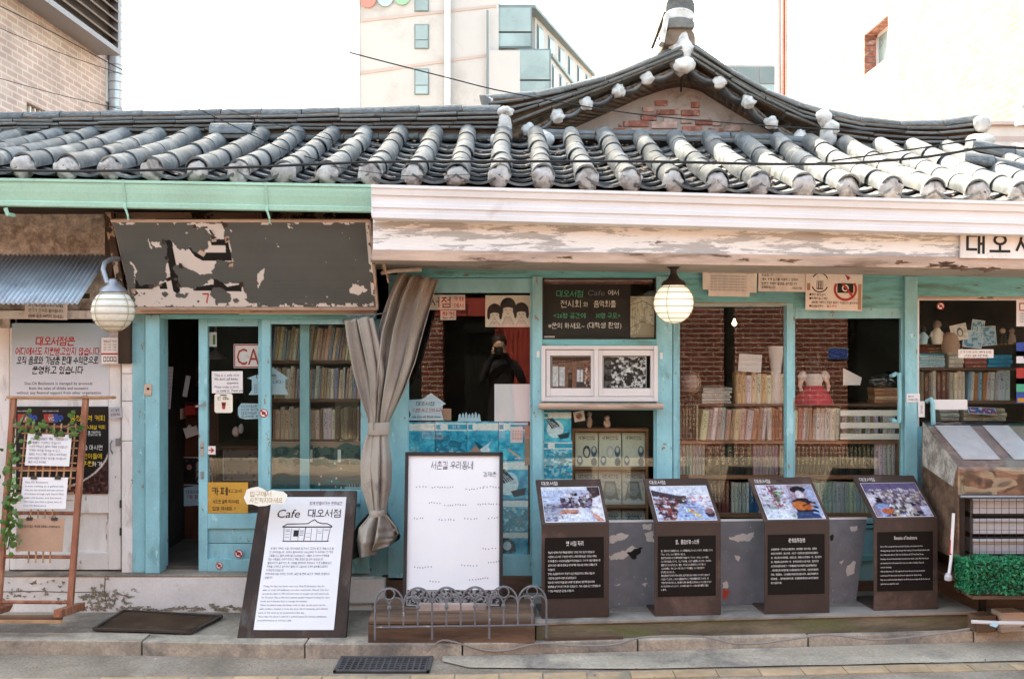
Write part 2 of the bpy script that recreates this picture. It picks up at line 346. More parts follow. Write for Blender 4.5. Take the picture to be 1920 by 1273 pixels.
M['doll_red'] = mat('doll_red_skirt', lin('#b83a49'), .75, .08, 8, bump=.2)
M['pale_wall'] = mat('pale_apartment_render', lin('#b3afae'), .9, .03, .35, bump=.05, stain=(lin('#a09a97'), .6, .4))
M['pink_band'] = mat('pale_pink_band', lin('#ad9c96'), .9, .03, .5, bump=0)
M['apt_glass'] = mat('blue_balcony_glass', lin('#8a9a9d'), .3, .12, .6, bump=0, spec=.25)
M['apt_frame'] = mat('grey_balcony_frame', lin('#6f7a7c'), .5, .05, 2, bump=0)
M['emblem_red'] = mat('overexposed_red_emblem', lin('#c07a70'), .7, .03, 2, bump=0)  # overexposure is put into the three emblem colours by paling them
M['emblem_blue'] = mat('overexposed_blue_emblem', lin('#9fb6c2'), .7, .03, 2, bump=0)
M['emblem_green'] = mat('overexposed_green_emblem', lin('#86ab90'), .7, .03, 2, bump=0)
M['louvre'] = mat('grey_metal_louvre', lin('#77757a'), .45, .06, 3, bump=.03, metal=.3)
M['duct'] = mat('silver_duct', lin('#b7bec6'), .35, .06, 3, bump=.03, metal=.4)
M['print'] = print_mat()
M['print_gloss'] = print_mat('glossy_photo_print', .25, .5)
M['red_panel'] = mat('red_metal_panel', lin('#a8433a'), .5, .1, 3, bump=.1)
M['opp_dark'] = mat('dark_shopfront', lin('#1d1f1b'), .4, .2, 2, bump=.05)
M['brick_left'] = brick_mat('pinkish_brick_wall', lin('#b3a29c'), lin('#a8948d'), lin('#c0b7b3'), 'y')
M['brick_right'] = brick_mat('pale_brick_wall', lin('#8e827b'), lin('#82756d'), lin('#a09993'), 'y')
M['brick_opp'] = brick_mat('red_brick_opposite', lin('#7a4136'), lin('#6a352c'), lin('#9c8a7e'), 'x')

# book covers: the spine print is procedural, the cloth colour comes from each book
def book_mat():
    m = mat('book_cover', (.5, .5, .5), .65, .1, 12, bump=.15, objcol=True); t = m.node_tree; lk = t.links.new; b = t.nodes['Principled BSDF']
    src = b.inputs['Base Color'].links[0].from_socket
    tc = N(t, 'ShaderNodeTexCoord'); oi = N(t, 'ShaderNodeObjectInfo'); sp = N(t, 'ShaderNodeSeparateXYZ'); lk(tc.outputs['Generated'], sp.inputs[0])
    cb = N(t, 'ShaderNodeCombineXYZ')
    def ma(op, a, b2, c=None):
        n = N(t, 'ShaderNodeMath', operation=op)
        for i, v in enumerate((a, b2, c)):
            if v is None: continue
            if hasattr(v, 'links'): lk(v, n.inputs[i])
            else: n.inputs[i].default_value = v
        return n.outputs[0]
    lk(ma('MULTIPLY', sp.outputs[0], 3.2), cb.inputs[0]); lk(ma('MULTIPLY', sp.outputs[2], 24), cb.inputs[1]); lk(ma('MULTIPLY', oi.outputs['Random'], 91), cb.inputs[2])
    n = N(t, 'ShaderNodeTexNoise'); n.inputs['Scale'].default_value = 1.4; n.inputs['Detail'].default_value = 3; lk(cb.outputs[0], n.inputs['Vector'])
    k = ma('GREATER_THAN', n.outputs['Fac'], .53)
    k = ma('MULTIPLY', k, ma('LESS_THAN', ma('ABSOLUTE', ma('SUBTRACT', sp.outputs[0], .5), 0), .27))
    zz = ma('FRACT', ma('ADD', sp.outputs[2], 0), 0)
    k = ma('MULTIPLY', k, ma('MULTIPLY', ma('GREATER_THAN', zz, .34), ma('LESS_THAN', zz, .9)))
    k = ma('MULTIPLY', k, ma('LESS_THAN', sp.outputs[1], .12))
    k = ma('MULTIPLY', k, .72)
    dk = N(t, 'ShaderNodeMix', data_type='RGBA'); lk(k, dk.inputs['Factor']); lk(src, dk.inputs['A'])
    sw = N(t, 'ShaderNodeMix', data_type='RGBA'); sep = N(t, 'ShaderNodeRGBToBW'); lk(oi.outputs['Color'], sep.inputs[0])
    lk(ma('LESS_THAN', sep.outputs[0], .11), sw.inputs['Factor']); sw.inputs['A'].default_value = (.03, .03, .04, 1); sw.inputs['B'].default_value = (.5, .42, .22, 1)
    lk(sw.outputs['Result'], dk.inputs['B']); lk(dk.outputs['Result'], b.inputs['Base Color'])
    return m
M['book'] = book_mat()

# ------------------------------------------------------------------ lettering and printed pictures
# Hangul is composed stroke by stroke (brush-like); Latin, digits, kana and hanzi use the built-in font
_tc = {}
_fc = bpy.data.curves.new('lettering', 'FONT'); _fc.size = 1; _fo = bpy.data.objects.new('lettering', _fc)
CIR = [(.5 + .5 * math.cos(a), .5 + .5 * math.sin(a)) for a in np.linspace(0, 2 * math.pi, 13)]
def _in(pl, x0, y0, x1, y1): return [[(x0 + (x1 - x0) * x, y0 + (y1 - y0) * y) for x, y in q] for q in pl]
_g = [[(0, 1), (1, 1), (1, .45), (.85, 0)]]; _d = [[(1, 1), (0, 1), (0, 0), (1, 0)]]; _b = [[(0, 1), (0, 0), (1, 0), (1, 1)], [(0, .5), (1, .5)]]
_s = [[(.5, 1), (.4, .6), (0, 0)], [(.46, .62), (1, 0)]]; _j = [[(.05, 1), (.95, 1)], [(.55, 1), (.42, .55), (0, 0)], [(.45, .58), (1, 0)]]
CJ = {'g': _g, 'n': [[(0, 1), (0, 0), (1, .04)]], 'd': _d, 'r': [[(0, 1), (1, 1), (1, .5), (0, .5), (0, 0), (1, 0)]], 'm': [[(0, 1), (1, 1), (1, 0), (0, 0), (0, 1)]], 'b': _b, 's': _s, 'o': [CIR], 'j': _j,
      'c': [[(.35, 1.12), (.68, 1.08)]] + _in(_j, 0, 0, 1, .86), 'k': _g + [[(0, .52), (1, .52)]], 't': _d + [[(0, .5), (1, .5)]], 'p': [[(0, 1), (1, 1)], [(.3, 1), (.3, 0)], [(.7, 1), (.7, 0)], [(0, 0), (1, 0)]],
      'h': [[(.32, 1.12), (.68, 1.1)], [(0, .8), (1, .8)]] + _in([CIR], .15, 0, .85, .62)}
for k, v in (('gg', 'gg'), ('dd', 'dd'), ('bb', 'bb'), ('ss', 'ss'), ('jj', 'jj'), ('gs', 'gs'), ('nj', 'nj'), ('nh', 'nh'), ('rg', 'rg'), ('rm', 'rm'), ('rb', 'rb'), ('rs', 'rs'), ('rt', 'rt'), ('rp', 'rp'), ('rh', 'rh'), ('bs', 'bs')):
    CJ[k] = _in(CJ[v[0]], 0, 0, .44, 1) + _in(CJ[v[1]], .56, 0, 1, 1)
CHO = ['g', 'gg', 'n', 'd', 'dd', 'r', 'm', 'b', 'bb', 's', 'ss', 'o', 'j', 'jj', 'c', 'k', 't', 'p', 'h']
JONG = ['', 'g', 'gg', 'gs', 'n', 'nj', 'nh', 'd', 'r', 'rg', 'rm', 'rb', 'rs', 'rt', 'rp', 'rh', 'm', 'b', 'bs', 's', 'ss', 'o', 'j', 'c', 'k', 't', 'p', 'h']
_V = lambda x: [(x, 1), (x, 0)]
VV = {'a': [_V(.25), [(.25, .52), (.9, .52)]], 'ae': [_V(.1), _V(.9), [(.1, .5), (.9, .5)]], 'ya': [_V(.25), [(.25, .64), (.9, .64)], [(.25, .4), (.9, .4)]], 'yae': [_V(.1), _V(.9), [(.1, .62), (.9, .62)], [(.1, .4), (.9, .4)]],
      'eo': [_V(.8), [(.8, .55), (.05, .55)]], 'e': [_V(.5), _V(1), [(.5, .55), (-.1, .55)]], 'yeo': [_V(.8), [(.8, .66), (.05, .66)], [(.8, .42), (.05, .42)]], 'ye': [_V(.5), _V(1), [(.5, .66), (-.1, .66)], [(.5, .42), (-.1, .42)]], 'i': [_V(.6)]}
HV = {'o': [[(0, 0), (1, 0)], [(.5, 0), (.5, 1)]], 'yo': [[(0, 0), (1, 0)], [(.33, 0), (.33, 1)], [(.67, 0), (.67, 1)]], 'u': [[(0, .9), (1, .9)], [(.5, .9), (.5, -.1)]], 'yu': [[(0, .9), (1, .9)], [(.33, .9), (.33, -.1)], [(.67, .9), (.67, -.1)]], 'eu': [[(0, .5), (1, .5)]]}
JUNG = [('v', 'a'), ('v', 'ae'), ('v', 'ya'), ('v', 'yae'), ('v', 'eo'), ('v', 'e'), ('v', 'yeo'), ('v', 'ye'), ('h', 'o'), ('c', 'o', 'a'), ('c', 'o', 'ae'), ('c', 'o', 'i'), ('h', 'yo'), ('h', 'u'), ('c', 'u', 'eo'), ('c', 'u', 'e'), ('c', 'u', 'i'), ('h', 'yu'), ('h', 'eu'), ('c', 'eu', 'i'), ('v', 'i')]
def hangul(ch):
    n = ord(ch) - 0xAC00; c, v, f = CHO[n // 588], JUNG[n % 588 // 28], JONG[n % 28]; out = []; b = .40 if f else 0
    if v[0] == 'v': out += _in(CJ[c], .04, b + (.14 if f else .2), .50, .95) + _in(VV[v[1]], .62, b + .02, .92, 1)
    elif v[0] == 'h': out += _in(CJ[c], .2, b + (.32 if f else .5), .8, .97) + _in(HV[v[1]], .0, b + (.04 if f else .12), 1, b + (.24 if f else .42))
    else: out += _in(CJ[c], .08, b + (.34 if f else .5), .52, .97) + _in(HV[v[1]], .0, b + (.06 if f else .14), .6, b + (.26 if f else .42)) + _in(VV[v[2]], .72, b + .02, .95, 1)
    if f: out += _in(CJ[f], .16, .0, .86, .30)
    return out
def ribbon(pl, w, sx=.86, sy=.84, oy=-.05):
    vs, fs = [], []
    for q in pl:
        p = [Vector((x * sx, oy + y * sy)) for x, y in q]; n = len(p); k0 = len(vs); closed = (p[0] - p[-1]).length < 1e-6
        for i in range(n):
            t0 = (p[i] - p[i - 1]) if i else ((p[0] - p[-2]) if closed else (p[1] - p[0])); t1 = (p[i + 1] - p[i]) if i < n - 1 else ((p[1] - p[0]) if closed else (p[-1] - p[-2]))
            t0, t1 = t0.normalized(), t1.normalized(); m = t0 + t1; m = m.normalized() if m.length > .2 else t0
            nn = Vector((-m.y, m.x)); k = w / 2 / max(.5, nn.dot(Vector((-t0.y, t0.x)))); e = Vector((0, 0))
            if not closed and i == 0: e = -t1 * w * .4
            if not closed and i == n - 1: e = t0 * w * .4
            vs += [tuple(p[i] + nn * k + e), tuple(p[i] - nn * k + e)]
        fs += [(k0 + 2 * i, k0 + 2 * i + 1, k0 + 2 * i + 3, k0 + 2 * i + 2) for i in range(n - 1)]
    return vs, fs
def glyphs(s, res=2, wt=.088):
    if (s, wt) in _tc: return _tc[(s, wt)]
    V, Fc, x, i = [], [], 0.0, 0
    while i < len(s):
        ch = s[i]
        if '가' <= ch <= '힣': vs, fs = ribbon(hangul(ch), wt); adv = .94; i += 1
        elif ch == ' ': vs, fs, adv = [], [], .32; i += 1
        else:
            j = i
            while j < len(s) and s[j] != ' ' and not '가' <= s[j] <= '힣': j += 1
            _fc.body = s[i:j]; _fc.resolution_u = res; me = _fo.to_mesh(); vs = [(p.co.x, p.co.y) for p in me.vertices]; fs = [tuple(p.vertices) for p in me.polygons]; _fo.to_mesh_clear()
            adv = (max(v[0] for v in vs) if vs else .2) + .07; i = j
        k = len(V); V += [(a + x, b) for a, b in vs]; Fc += [tuple(q + k for q in f) for f in fs]; x += adv
    _tc[(s, wt)] = (np.array(V) if V else np.zeros((0, 2)), Fc)
    return _tc[(s, wt)]

class Letters:
    """flat lettering in a sign's own plane (x right, z up); width fits the line to a length"""
    def __init__(s): s.mb = {}
    def line(s, mname, txt, x, z, size, align='C', width=None, sx=1, y=-.0016, slant=0, rot=0, wt=.088):
        v, f = glyphs(txt, 2, wt)
        if not len(v): return
        v = v.copy(); x0, x1 = v[:, 0].min(), v[:, 0].max(); w = max(1e-6, x1 - x0)
        k = size * sx if width is None else width / w
        u = (v[:, 0] - x0) * k - (w * k * {'L': 0, 'C': .5, 'R': 1}[align]); q = (v[:, 1] - .36) * size
        u = u + q * slant
        if rot: u, q = u * math.cos(rot) - q * math.sin(rot), u * math.sin(rot) + q * math.cos(rot)
        s.mb.setdefault(mname, MB()).add([(x + a, y - .00002 * (k_ % 23), z + b) for k_, (a, b) in enumerate(zip(u, q))], f)
    def poly(s, mname, pts, y=-.0014): s.mb.setdefault(mname, MB()).add([(a, y, b) for a, b in pts], [tuple(range(len(pts)))])
    def rect(s, mname, x0, z0, x1, z1, y=-.0014): s.poly(mname, [(x0, z0), (x1, z0), (x1, z1), (x0, z1)], y)
    def ring(s, mname, cx, cz, r0, r1, y=-.0015, n=28, a0=0, a1=2 * math.pi):
        mb = s.mb.setdefault(mname, MB()); vs = []
        for k in range(n + 1):
            a = a0 + (a1 - a0) * k / n
            vs += [(cx + r0 * math.cos(a), y, cz + r0 * math.sin(a)), (cx + r1 * math.cos(a), y, cz + r1 * math.sin(a))]
        mb.add(vs, [(2 * k, 2 * k + 1, 2 * k + 3, 2 * k + 2) for k in range(n)])
    def build(s, parent, name='lettering'):
        for mn, mb in s.mb.items(): mb.build(name, M[mn], parent)

class Canvas:
    """a small picture painted by code, stored as colours on a fine sheet"""
    def __init__(s, w, h, bg='#ffffff', seed=0):
        s.w, s.h = w, h; s.a = np.zeros((h, w, 3)); s.a[:] = lin(bg); s.r = np.random.RandomState(seed)
        s.U, s.V = np.meshgrid((np.arange(w) + .5) / w, (np.arange(h) + .5) / h)
    def put(s, mask, col, alpha=1.0):
        c = np.array(lin(col)) if isinstance(col, str) else np.array(col)
        m = np.clip(mask.astype(float), 0, 1)[..., None] * alpha; s.a = s.a * (1 - m) + c * m; return s
    def rect(s, u0, v0, u1, v1, col, al=1): return s.put((s.U >= u0) & (s.U < u1) & (s.V >= v0) & (s.V < v1), col, al)
    def ell(s, u, v, ru, rv, col, al=1): return s.put(((s.U - u) / ru) ** 2 + ((s.V - v) / rv) ** 2 < 1, col, al)
    def inpoly(s, pts):
        m = np.zeros(s.U.shape, bool); n = len(pts)
        for i in range(n):
            (x0, y0), (x1, y1) = pts[i], pts[(i + 1) % n]
            if y0 == y1: continue
            c = ((y0 > s.V) != (y1 > s.V)) & (s.U < (x1 - x0) * (s.V - y0) / (y1 - y0) + x0); m ^= c
        return m
    def poly(s, pts, col, al=1): return s.put(s.inpoly(pts), col, al)
    def line(s, pts, wd, col, al=1):
        asp = s.h / s.w; m = np.zeros(s.U.shape, bool)
        for (x0, y0), (x1, y1) in zip(pts[:-1], pts[1:]):
            dx, dy = x1 - x0, (y1 - y0) * asp; l2 = dx * dx + dy * dy + 1e-12
            t = np.clip(((s.U - x0) * dx + (s.V - y0) * asp * dy) / l2, 0, 1)
            m |= ((s.U - x0 - t * dx) ** 2 + ((s.V - y0) * asp - t * dy) ** 2) < (wd / 2) ** 2
        return s.put(m, col, al)
    def noise(s, n):
        """smooth noise field 0..1 with about n cells across"""
        out = np.zeros((s.h, s.w)); amp = 1; tot = 0
        for o in range(4):
            k = n * 2 ** o; kh = max(2, int(k * s.h / s.w) + 2); g = s.r.rand(kh + 1, k + 2)
            x = np.clip(s.U, 0, .9999) * k; y = np.clip(s.V, 0, .9999) * (kh - 1); xi = x.astype(int); yi = y.astype(int); fx = x - xi; fy = y - yi
            fx = fx * fx * (3 - 2 * fx); fy = fy * fy * (3 - 2 * fy)
            out += amp * ((g[yi, xi] * (1 - fx) + g[yi, xi + 1] * fx) * (1 - fy) + (g[yi + 1, xi] * (1 - fx) + g[yi + 1, xi + 1] * fx) * fy); tot += amp; amp *= .55
        return out / tot
    def grad(s, top, bot):
        a, b = np.array(lin(top)), np.array(lin(bot)); s.a[:] = a + (b - a) * s.V[..., None]; return s
    def speckle(s, n, cols, ru=(.01, .03), rv=(.01, .05), box=(0, 0, 1, 1), al=.9):
        for _ in range(n):
            u = box[0] + s.r.rand() * (box[2] - box[0]); v = box[1] + s.r.rand() * (box[3] - box[1])
            s.ell(u, v, s.r.uniform(*ru), s.r.uniform(*rv), cols[s.r.randint(len(cols))], al)
        return s
    def busy(s, n, lo=.02, hi=.10, k=(.45, 1.7), box=(0, 0, 1, 1), pull=(.5, .4)):
        """many small slanted strokes in the local colour, lighter or darker, running towards a vanishing point"""
        for _ in range(n):
            u = box[0] + s.r.rand() * (box[2] - box[0]); v = box[1] + s.r.rand() * (box[3] - box[1]); c = s.a[min(s.h - 1, int(v * s.h)), min(s.w - 1, int(u * s.w))]
            f = s.r.uniform(*k); l = s.r.uniform(lo, hi); m = s.r.rand()
            d = np.array((pull[0] - u, pull[1] - v)); d = d / (np.linalg.norm(d) + 1e-6) if m < .45 else (np.array((0., 1.)) if m < .8 else np.array((1., 0.)))
            s.line([(u - d[0] * l / 2, v - d[1] * l / 2), (u + d[0] * l / 2, v + d[1] * l / 2)], s.r.uniform(.006, .022), np.clip(c * f + s.r.uniform(-.02, .05, 3), 0, .95), .85)
        return s
    def photo(s, n=2, grain=.10, mott=.35):
        """soften the painted shapes and mottle them like a small photograph"""
        for _ in range(n):
            a = np.pad(s.a, ((1, 1), (1, 1), (0, 0)), 'edge'); s.a = (a[:-2, 1:-1] + a[2:, 1:-1] + a[1:-1, :-2] + a[1:-1, 2:] + 2 * a[1:-1, 1:-1]) / 6
        f = 1 + mott * (s.noise(22) - .5) * 2 + mott * .8 * (s.noise(50) - .5) * 2
        s.a = np.clip(s.a * f[..., None] * (1 + grain * (s.r.rand(s.h, s.w, 1) - .5)), 0, 1); return s
    def mul(s, f): s.a = np.clip(s.a * f[..., None], 0, 1); return s
    def attach(s, parent, x0, z0, x1, z1, y=-.001, name='print', m='print', curve=None):
        w, h = s.w, s.h; n = w * h
        xs = np.linspace(x0, x1, w); zs = np.linspace(z1, z0, h); gx, gz = np.meshgrid(xs, zs)
        gy = np.full_like(gx, y) if curve is None else y + curve(gx, gz)
        co = np.stack([gx, gy, gz], -1).reshape(-1).astype('f')
        idx = np.arange(n).reshape(h, w); q = np.stack([idx[:-1, :-1], idx[1:, :-1], idx[1:, 1:], idx[:-1, 1:]], -1).reshape(-1, 4)
        me = bpy.data.meshes.new(name); me.from_pydata(co.reshape(-1, 3).tolist(), [], q.tolist())
        at = me.color_attributes.new('ink', 'FLOAT_COLOR', 'POINT')
        at.data.foreach_set('color', np.concatenate([s.a.reshape(-1, 3), np.ones((n, 1))], 1).astype('f').reshape(-1))
        me.materials.append(M[m]); o = bpy.data.objects.new(name, me); link(o, parent); return o

class Sign:
    """a flat board or sheet standing where the picture rectangle lies at distance D; its own plane is x/z, front at y=0"""
    def __init__(s, name, label, cat, x0, y0, x1, y1, D, t, m, group=None, rx=0, ry=0, rz=0, outline=None, parent=None, bevel=0, dy=0):
        s.D = D; s.cx, s.cy = (x0 + x1) / 2, (y0 + y1) / 2; s.w, s.h = L(x1 - x0, D), L(y1 - y0, D)
        mb = MB()
        if outline: mb.prism([(L(a - s.cx, D), 0, -L(b - s.cy, D)) for a, b in outline], (0, t, 0))
        else: mb.box(-s.w / 2, s.w / 2, 0, t, -s.h / 2, s.h / 2)
        s.o = mb.build(name, M[m] if isinstance(m, str) else m, parent, bevel=bevel)
        s.o.location = P(s.cx, s.cy, D) + Vector((0, dy, 0)); s.o.rotation_euler = (rx, ry, rz)
        tag(s.o, label, cat, group); s.lt = Letters()
    def u(s, px): return L(px - s.cx, s.D)
    def v(s, py): return -L(py - s.cy, s.D)
    def text(s, txt, px, py, h, m='ink', align='C', width=None, **k):
        s.lt.line(m, txt, s.u(px), s.v(py), L(h, s.D), align, None if width is None else L(width, s.D), **k); return s
    def rect(s, x0, y0, x1, y1, m, y=-.0014): s.lt.rect(m, s.u(x0), s.v(y1), s.u(x1), s.v(y0), y); return s
    def poly(s, pts, m, y=-.0014): s.lt.poly(m, [(s.u(a), s.v(b)) for a, b in reversed(pts)], y); return s
    def ring(s, px, py, r0, r1, m, **k): s.lt.ring(m, s.u(px), s.v(py), L(r0, s.D), L(r1, s.D), **k); return s
    def canvas(s, c, x0, y0, x1, y1, y=-.001, m='print', name='print'): return c.attach(s.o, s.u(x0), s.v(y1), s.u(x1), s.v(y0), y, name, m)
    def done(s): s.lt.build(s.o); return s.o

def no_photo(s, px, py, r, bold=1):
    """small round no-camera emblem"""
    s.lt.ring('ink_white', s.u(px), s.v(py), 0, L(r, s.D), y=-.0013)
    s.rect(px - r * .45, py - r * .3, px + r * .45, py + r * .35, 'ink', -.0016); s.rect(px - r * .2, py - r * .42, px + r * .15, py - r * .3, 'ink', -.0016)
    s.ring(px, py, r * .78, r, 'ink_red', y=-.0019)
    k = r * .62; d = r * .14
    s.poly([(px - k - d, py - k + d), (px - k + d, py - k - d), (px + k + d, py + k - d), (px + k - d, py + k + d)], 'ink_red', -.0021)

# ================================================================== ground
def sheet(name, f, nu, nv, m, kind='structure', parent=None):
    return MB().grid(f, nu, nv).build(name, m, parent, smooth=True, kind=kind)
def fade(v): return max(0, min(1, v))
MB().add([(-250, -200, -.08), (250, -200, -.08), (250, 300, -.08), (-250, 300, -.08)], [(0, 1, 2, 3)]).build('road', M['road'], kind='structure')
KX = [-9, -4.0, -1.7, -.8, .1, 2.8, 4.5, 9]; KD = [5.80, 5.72, 5.66, 5.585, 5.64, 5.87, 6.0, 6.35]
def kerb_d(x): return smooth_interp(x, KX, KD)
def pave(u, v):
    x = -9 + 18 * u; d0 = kerb_d(x) + .13; y = (d0 + (7.2 - d0) * v) + CAM_Y
    k = math.sin(math.pi * min(1, v * 6))
    return (x, y, .001 + .006 * noise.noise((x * 1.7, y * 3, 0)) * (1 if v > .03 else .2))
sheet('pavement', pave, 140, 24, M['concrete'])
kb = empty('kerb', (0, -.75, 0)); kb['kind'] = 'structure'
joints = [-9, -7.6, -6.4, -5.2, -4.1, -3.05, -2.11, -1.17, -.28, .72, 1.72, 2.72, 3.7, 4.8, 6, 7.4, 9]
for a, b in zip(joints[:-1], joints[1:]):
    da, db = kerb_d(a), kerb_d(b); j = random.uniform(-.003, .003)
    mb = MB(); g = .004
    a0, b0 = a + g, b - g
    vs = []
    for z in (-.13, .004 + j):
        vs += [(a0, da + CAM_Y, z), (b0, db + CAM_Y, z), (b0, db + CAM_Y + .15, z), (a0, da + CAM_Y + .15, z)]
    mb.add(vs, [(3, 2, 1, 0), (4, 5, 6, 7), (0, 1, 5, 4), (1, 2, 6, 5), (2, 3, 7, 6), (3, 0, 4, 7)])
    o = mb.build('kerb_stone', M['kerb'], kb, bevel=.006); o.location = (0, .75, 0)
# pale concrete channel along the right stretch and the worn yellow edging beyond it
def gut(u, v):
    x = -.39 + 9.4 * u; d1 = kerb_d(x) - .004; d0 = smooth_interp(x, [-.6, .6, 2.8, 9], [5.46, 5.42, 5.56, 6.0])
    if u == 0: d0 += .1
    return (x, d0 + (d1 - d0) * v + CAM_Y, -.072 + .012 * v + .003 * noise.noise((x * 3, v * 2, 4)))
sheet('gutter_channel', gut, 60, 5, M['gutter_conc'])
ye = empty('yellow_edging', (0, -1, -.08)); ye['kind'] = 'structure'
yx = -9.0; YX = [-9, -3, -.6, .6, 2.8, 9]; YD = [5.25, 5.29, 5.33, 5.40, 5.545, 5.98]
while yx < 8.8:
    ln = .235; d0 = smooth_interp(yx, YX, YD); d1 = smooth_interp(yx + ln, YX, YD); g = .003; w = .125
    mb = MB(); vs = []
    for z in (-.12, -.074 + random.uniform(-.002, .002)):
        vs += [(yx + g, d0 - w + CAM_Y, z), (yx + ln - g, d1 - w + CAM_Y, z), (yx + ln - g, d1 - .01 + CAM_Y, z), (yx + g, d0 - .01 + CAM_Y, z)]
    o = MB().add(vs, [(3, 2, 1, 0), (4, 5, 6, 7), (0, 1, 5, 4), (1, 2, 6, 5), (2, 3, 7, 6), (3, 0, 4, 7)]).build('paving_block', M['yellow'], ye); o.location = (0, 1, .08)
    yx += ln

# ================================================================== the bookshop
SHOP = empty('bookshop', (0, 0, 0), 'low old bookshop with grey tiled roof and turquoise wooden front', 'shop')
def part(name, m, mb, parent=SHOP, **k): return mb.build(name, M[m], parent, **k)
def pb(name, m, *rects, parent=SHOP, bevel=.004, **k):
    mb = MB()
    for r in rects: mb.pbox(*r)
    return part(name, m, mb, parent, bevel=bevel, **k)

# -- roof
RX = [-5.2, -3.0, -1.35, -.06, 1.07, 2.95, 4.6]; RE = [2.735, 2.70, 2.655, 2.638, 2.606, 2.532, 2.485]
TX = [-5.2, -3.79, -.12, 2.13, 3.32, 4.6]; TZ = [3.165, 3.175, 3.2, 3.135, 3.08, 3.03]
YE, YT = 5.85 + CAM_Y, 7.40 + CAM_Y
def roofp(x, t):
    g = .80 * t + .20 * t * t; ze = smooth_interp(x, RX, RE); zt = smooth_interp(x, TX, TZ)
    return Vector((x, YE + (YT - YE) * t, ze + (zt - ze) * g))
def roof_frame(x, t):
    a = roofp(x, t - .02); b = roofp(x, t + .02); ty = (b - a).normalized(); tx = Vector((1, 0, 0)); n = tx.cross(ty).normalized()
    return tx, ty, n
ROOF = MB().grid(lambda u, v: roofp(-5.0 + 9.2 * u, v * 1.02) - Vector((0, 0, .055)), 46, 10).build('roof', M['soil'], SHOP, smooth=True)
PITCH = .2545; X0 = -.069; NI = range(-17, 16)
# cap tile (half pipe, wider at its lower end) and channel tile (shallow trough)
def shell(arc, lng, thick, taper=1.0, lift=0):
    """arc: list of (x,z); swept along y from 0 to lng and given thickness"""
    mb = MB(); n = len(arc); vs = []
    for y, k in ((0, 1), (lng, taper)):
        for q in (0, thick):
            for (x, z) in arc:
                r = math.hypot(x, z) or 1
                vs.append(((x + 0) * k, y, z * k + q + lift * (1 - y / lng)))
    fs = []
    for i in range(n - 1):
        fs += [(n + i, n + i + 1, 3 * n + i + 1, 3 * n + i), (i + 1, i, 2 * n + i, 2 * n + i + 1), (i, i + 1, n + i + 1, n + i), (2 * n + i + 1, 2 * n + i, 3 * n + i, 3 * n + i + 1)]
    fs += [(0, n, 3 * n, 2 * n), (n - 1, 3 * n - 1, 4 * n - 1, 2 * n - 1)]
    return mb.add(vs, fs)
def arc(r, a0, a1, n, fx=1, fz=1): return [(fx * r * math.cos(R(a0 + (a1 - a0) * k / n)), fz * r * math.sin(R(a0 + (a1 - a0) * k / n))) for k in range(n + 1)]
cap_meshes = [shell(arc(.064 + .002 * j, 188, -8, 10), .30, .013, .94).mesh('cap_tile', M['tile'], True) for j in range(3)]
chan_meshes = [shell([(x, .045 * (x / .125) ** 2) for x in np.linspace(-.128, .128, 9)], .26, .016, .97, .036).mesh('channel_tile', M['tile'], False) for j in range(1)]
def lump_mesh(name, r, m, seed, sq=(1, 1, 1), n=3, amp=.18):
    import bmesh
    bm = bmesh.new(); bmesh.ops.create_icosphere(bm, subdivisions=n, radius=1)
    for v in bm.verts:
        d = 1 + amp * noise.noise(v.co * 1.7 + Vector((seed * 9.1, 0, 0))) + amp * .5 * noise.noise(v.co * 4.5 + Vector((seed * 3.7, 5, 0)))
        v.co = Vector((v.co.x * sq[0], v.co.y * sq[1], v.co.z * sq[2])) * d * r
    me = bpy.data.meshes.new(name); bm.to_mesh(me); bm.free(); me.materials.append(M[m]); me.polygons.foreach_set('use_smooth', [True] * len(me.polygons)); return me
plugs = [lump_mesh('mortar_plug', .066, 'plug', k, (1.02, .55, 1.05), 3, .34) for k in range(6)]
NCAP, NCH = 6, 9
tile_parts = []
for i in NI:
    x = X0 + i * PITCH
    if x < -4.75 or x > 4.2: continue
    for k in range(NCAP):
        t0 = k / NCAP * .985; tx, ty, n = roof_frame(x, min(.95, t0 + .06)); p = roofp(x + random.uniform(-.006, .006), t0) + n * (.040 + random.uniform(0, .005))
        sc = 1.10
        rot = Matrix((tx, ty, n)).transposed().to_4x4() @ Matrix.Rotation(random.uniform(-.03, .03), 4, 'Z') @ Matrix.Rotation(-.008, 4, 'X')
        inst('cap_tile', cap_meshes[(i * 7 + k) % 3], ROOF, Matrix.Translation(p) @ rot @ Matrix.Diagonal((1, sc, 1, 1)))
    xc = x + PITCH / 2
    for k in range(NCH):
        t0 = k / NCH - .02; tx, ty, n = roof_frame(xc, min(.95, max(.03, t0 + .05))); p = roofp(xc, t0) - n * .045
        rot = Matrix((tx, ty, n)).transposed().to_4x4() @ Matrix.Rotation(random.uniform(-.03, .03), 4, 'Z')
        inst('channel_tile', chan_meshes[0], ROOF, Matrix.Translation(p + n * random.uniform(-.003, .004)) @ rot)
    tx, ty, n = roof_frame(x, .03)
    p = roofp(x, 0) + Vector((0, -.006, .038))
    inst('mortar_plug', plugs[(i * 5) % 6], ROOF, Matrix.Translation(p) @ Matrix.Rotation(random.uniform(-.3, .3), 4, 'Z') @ Matrix.Diagonal((random.uniform(.92, 1.08), 1, random.uniform(.85, 1.05), 1)))
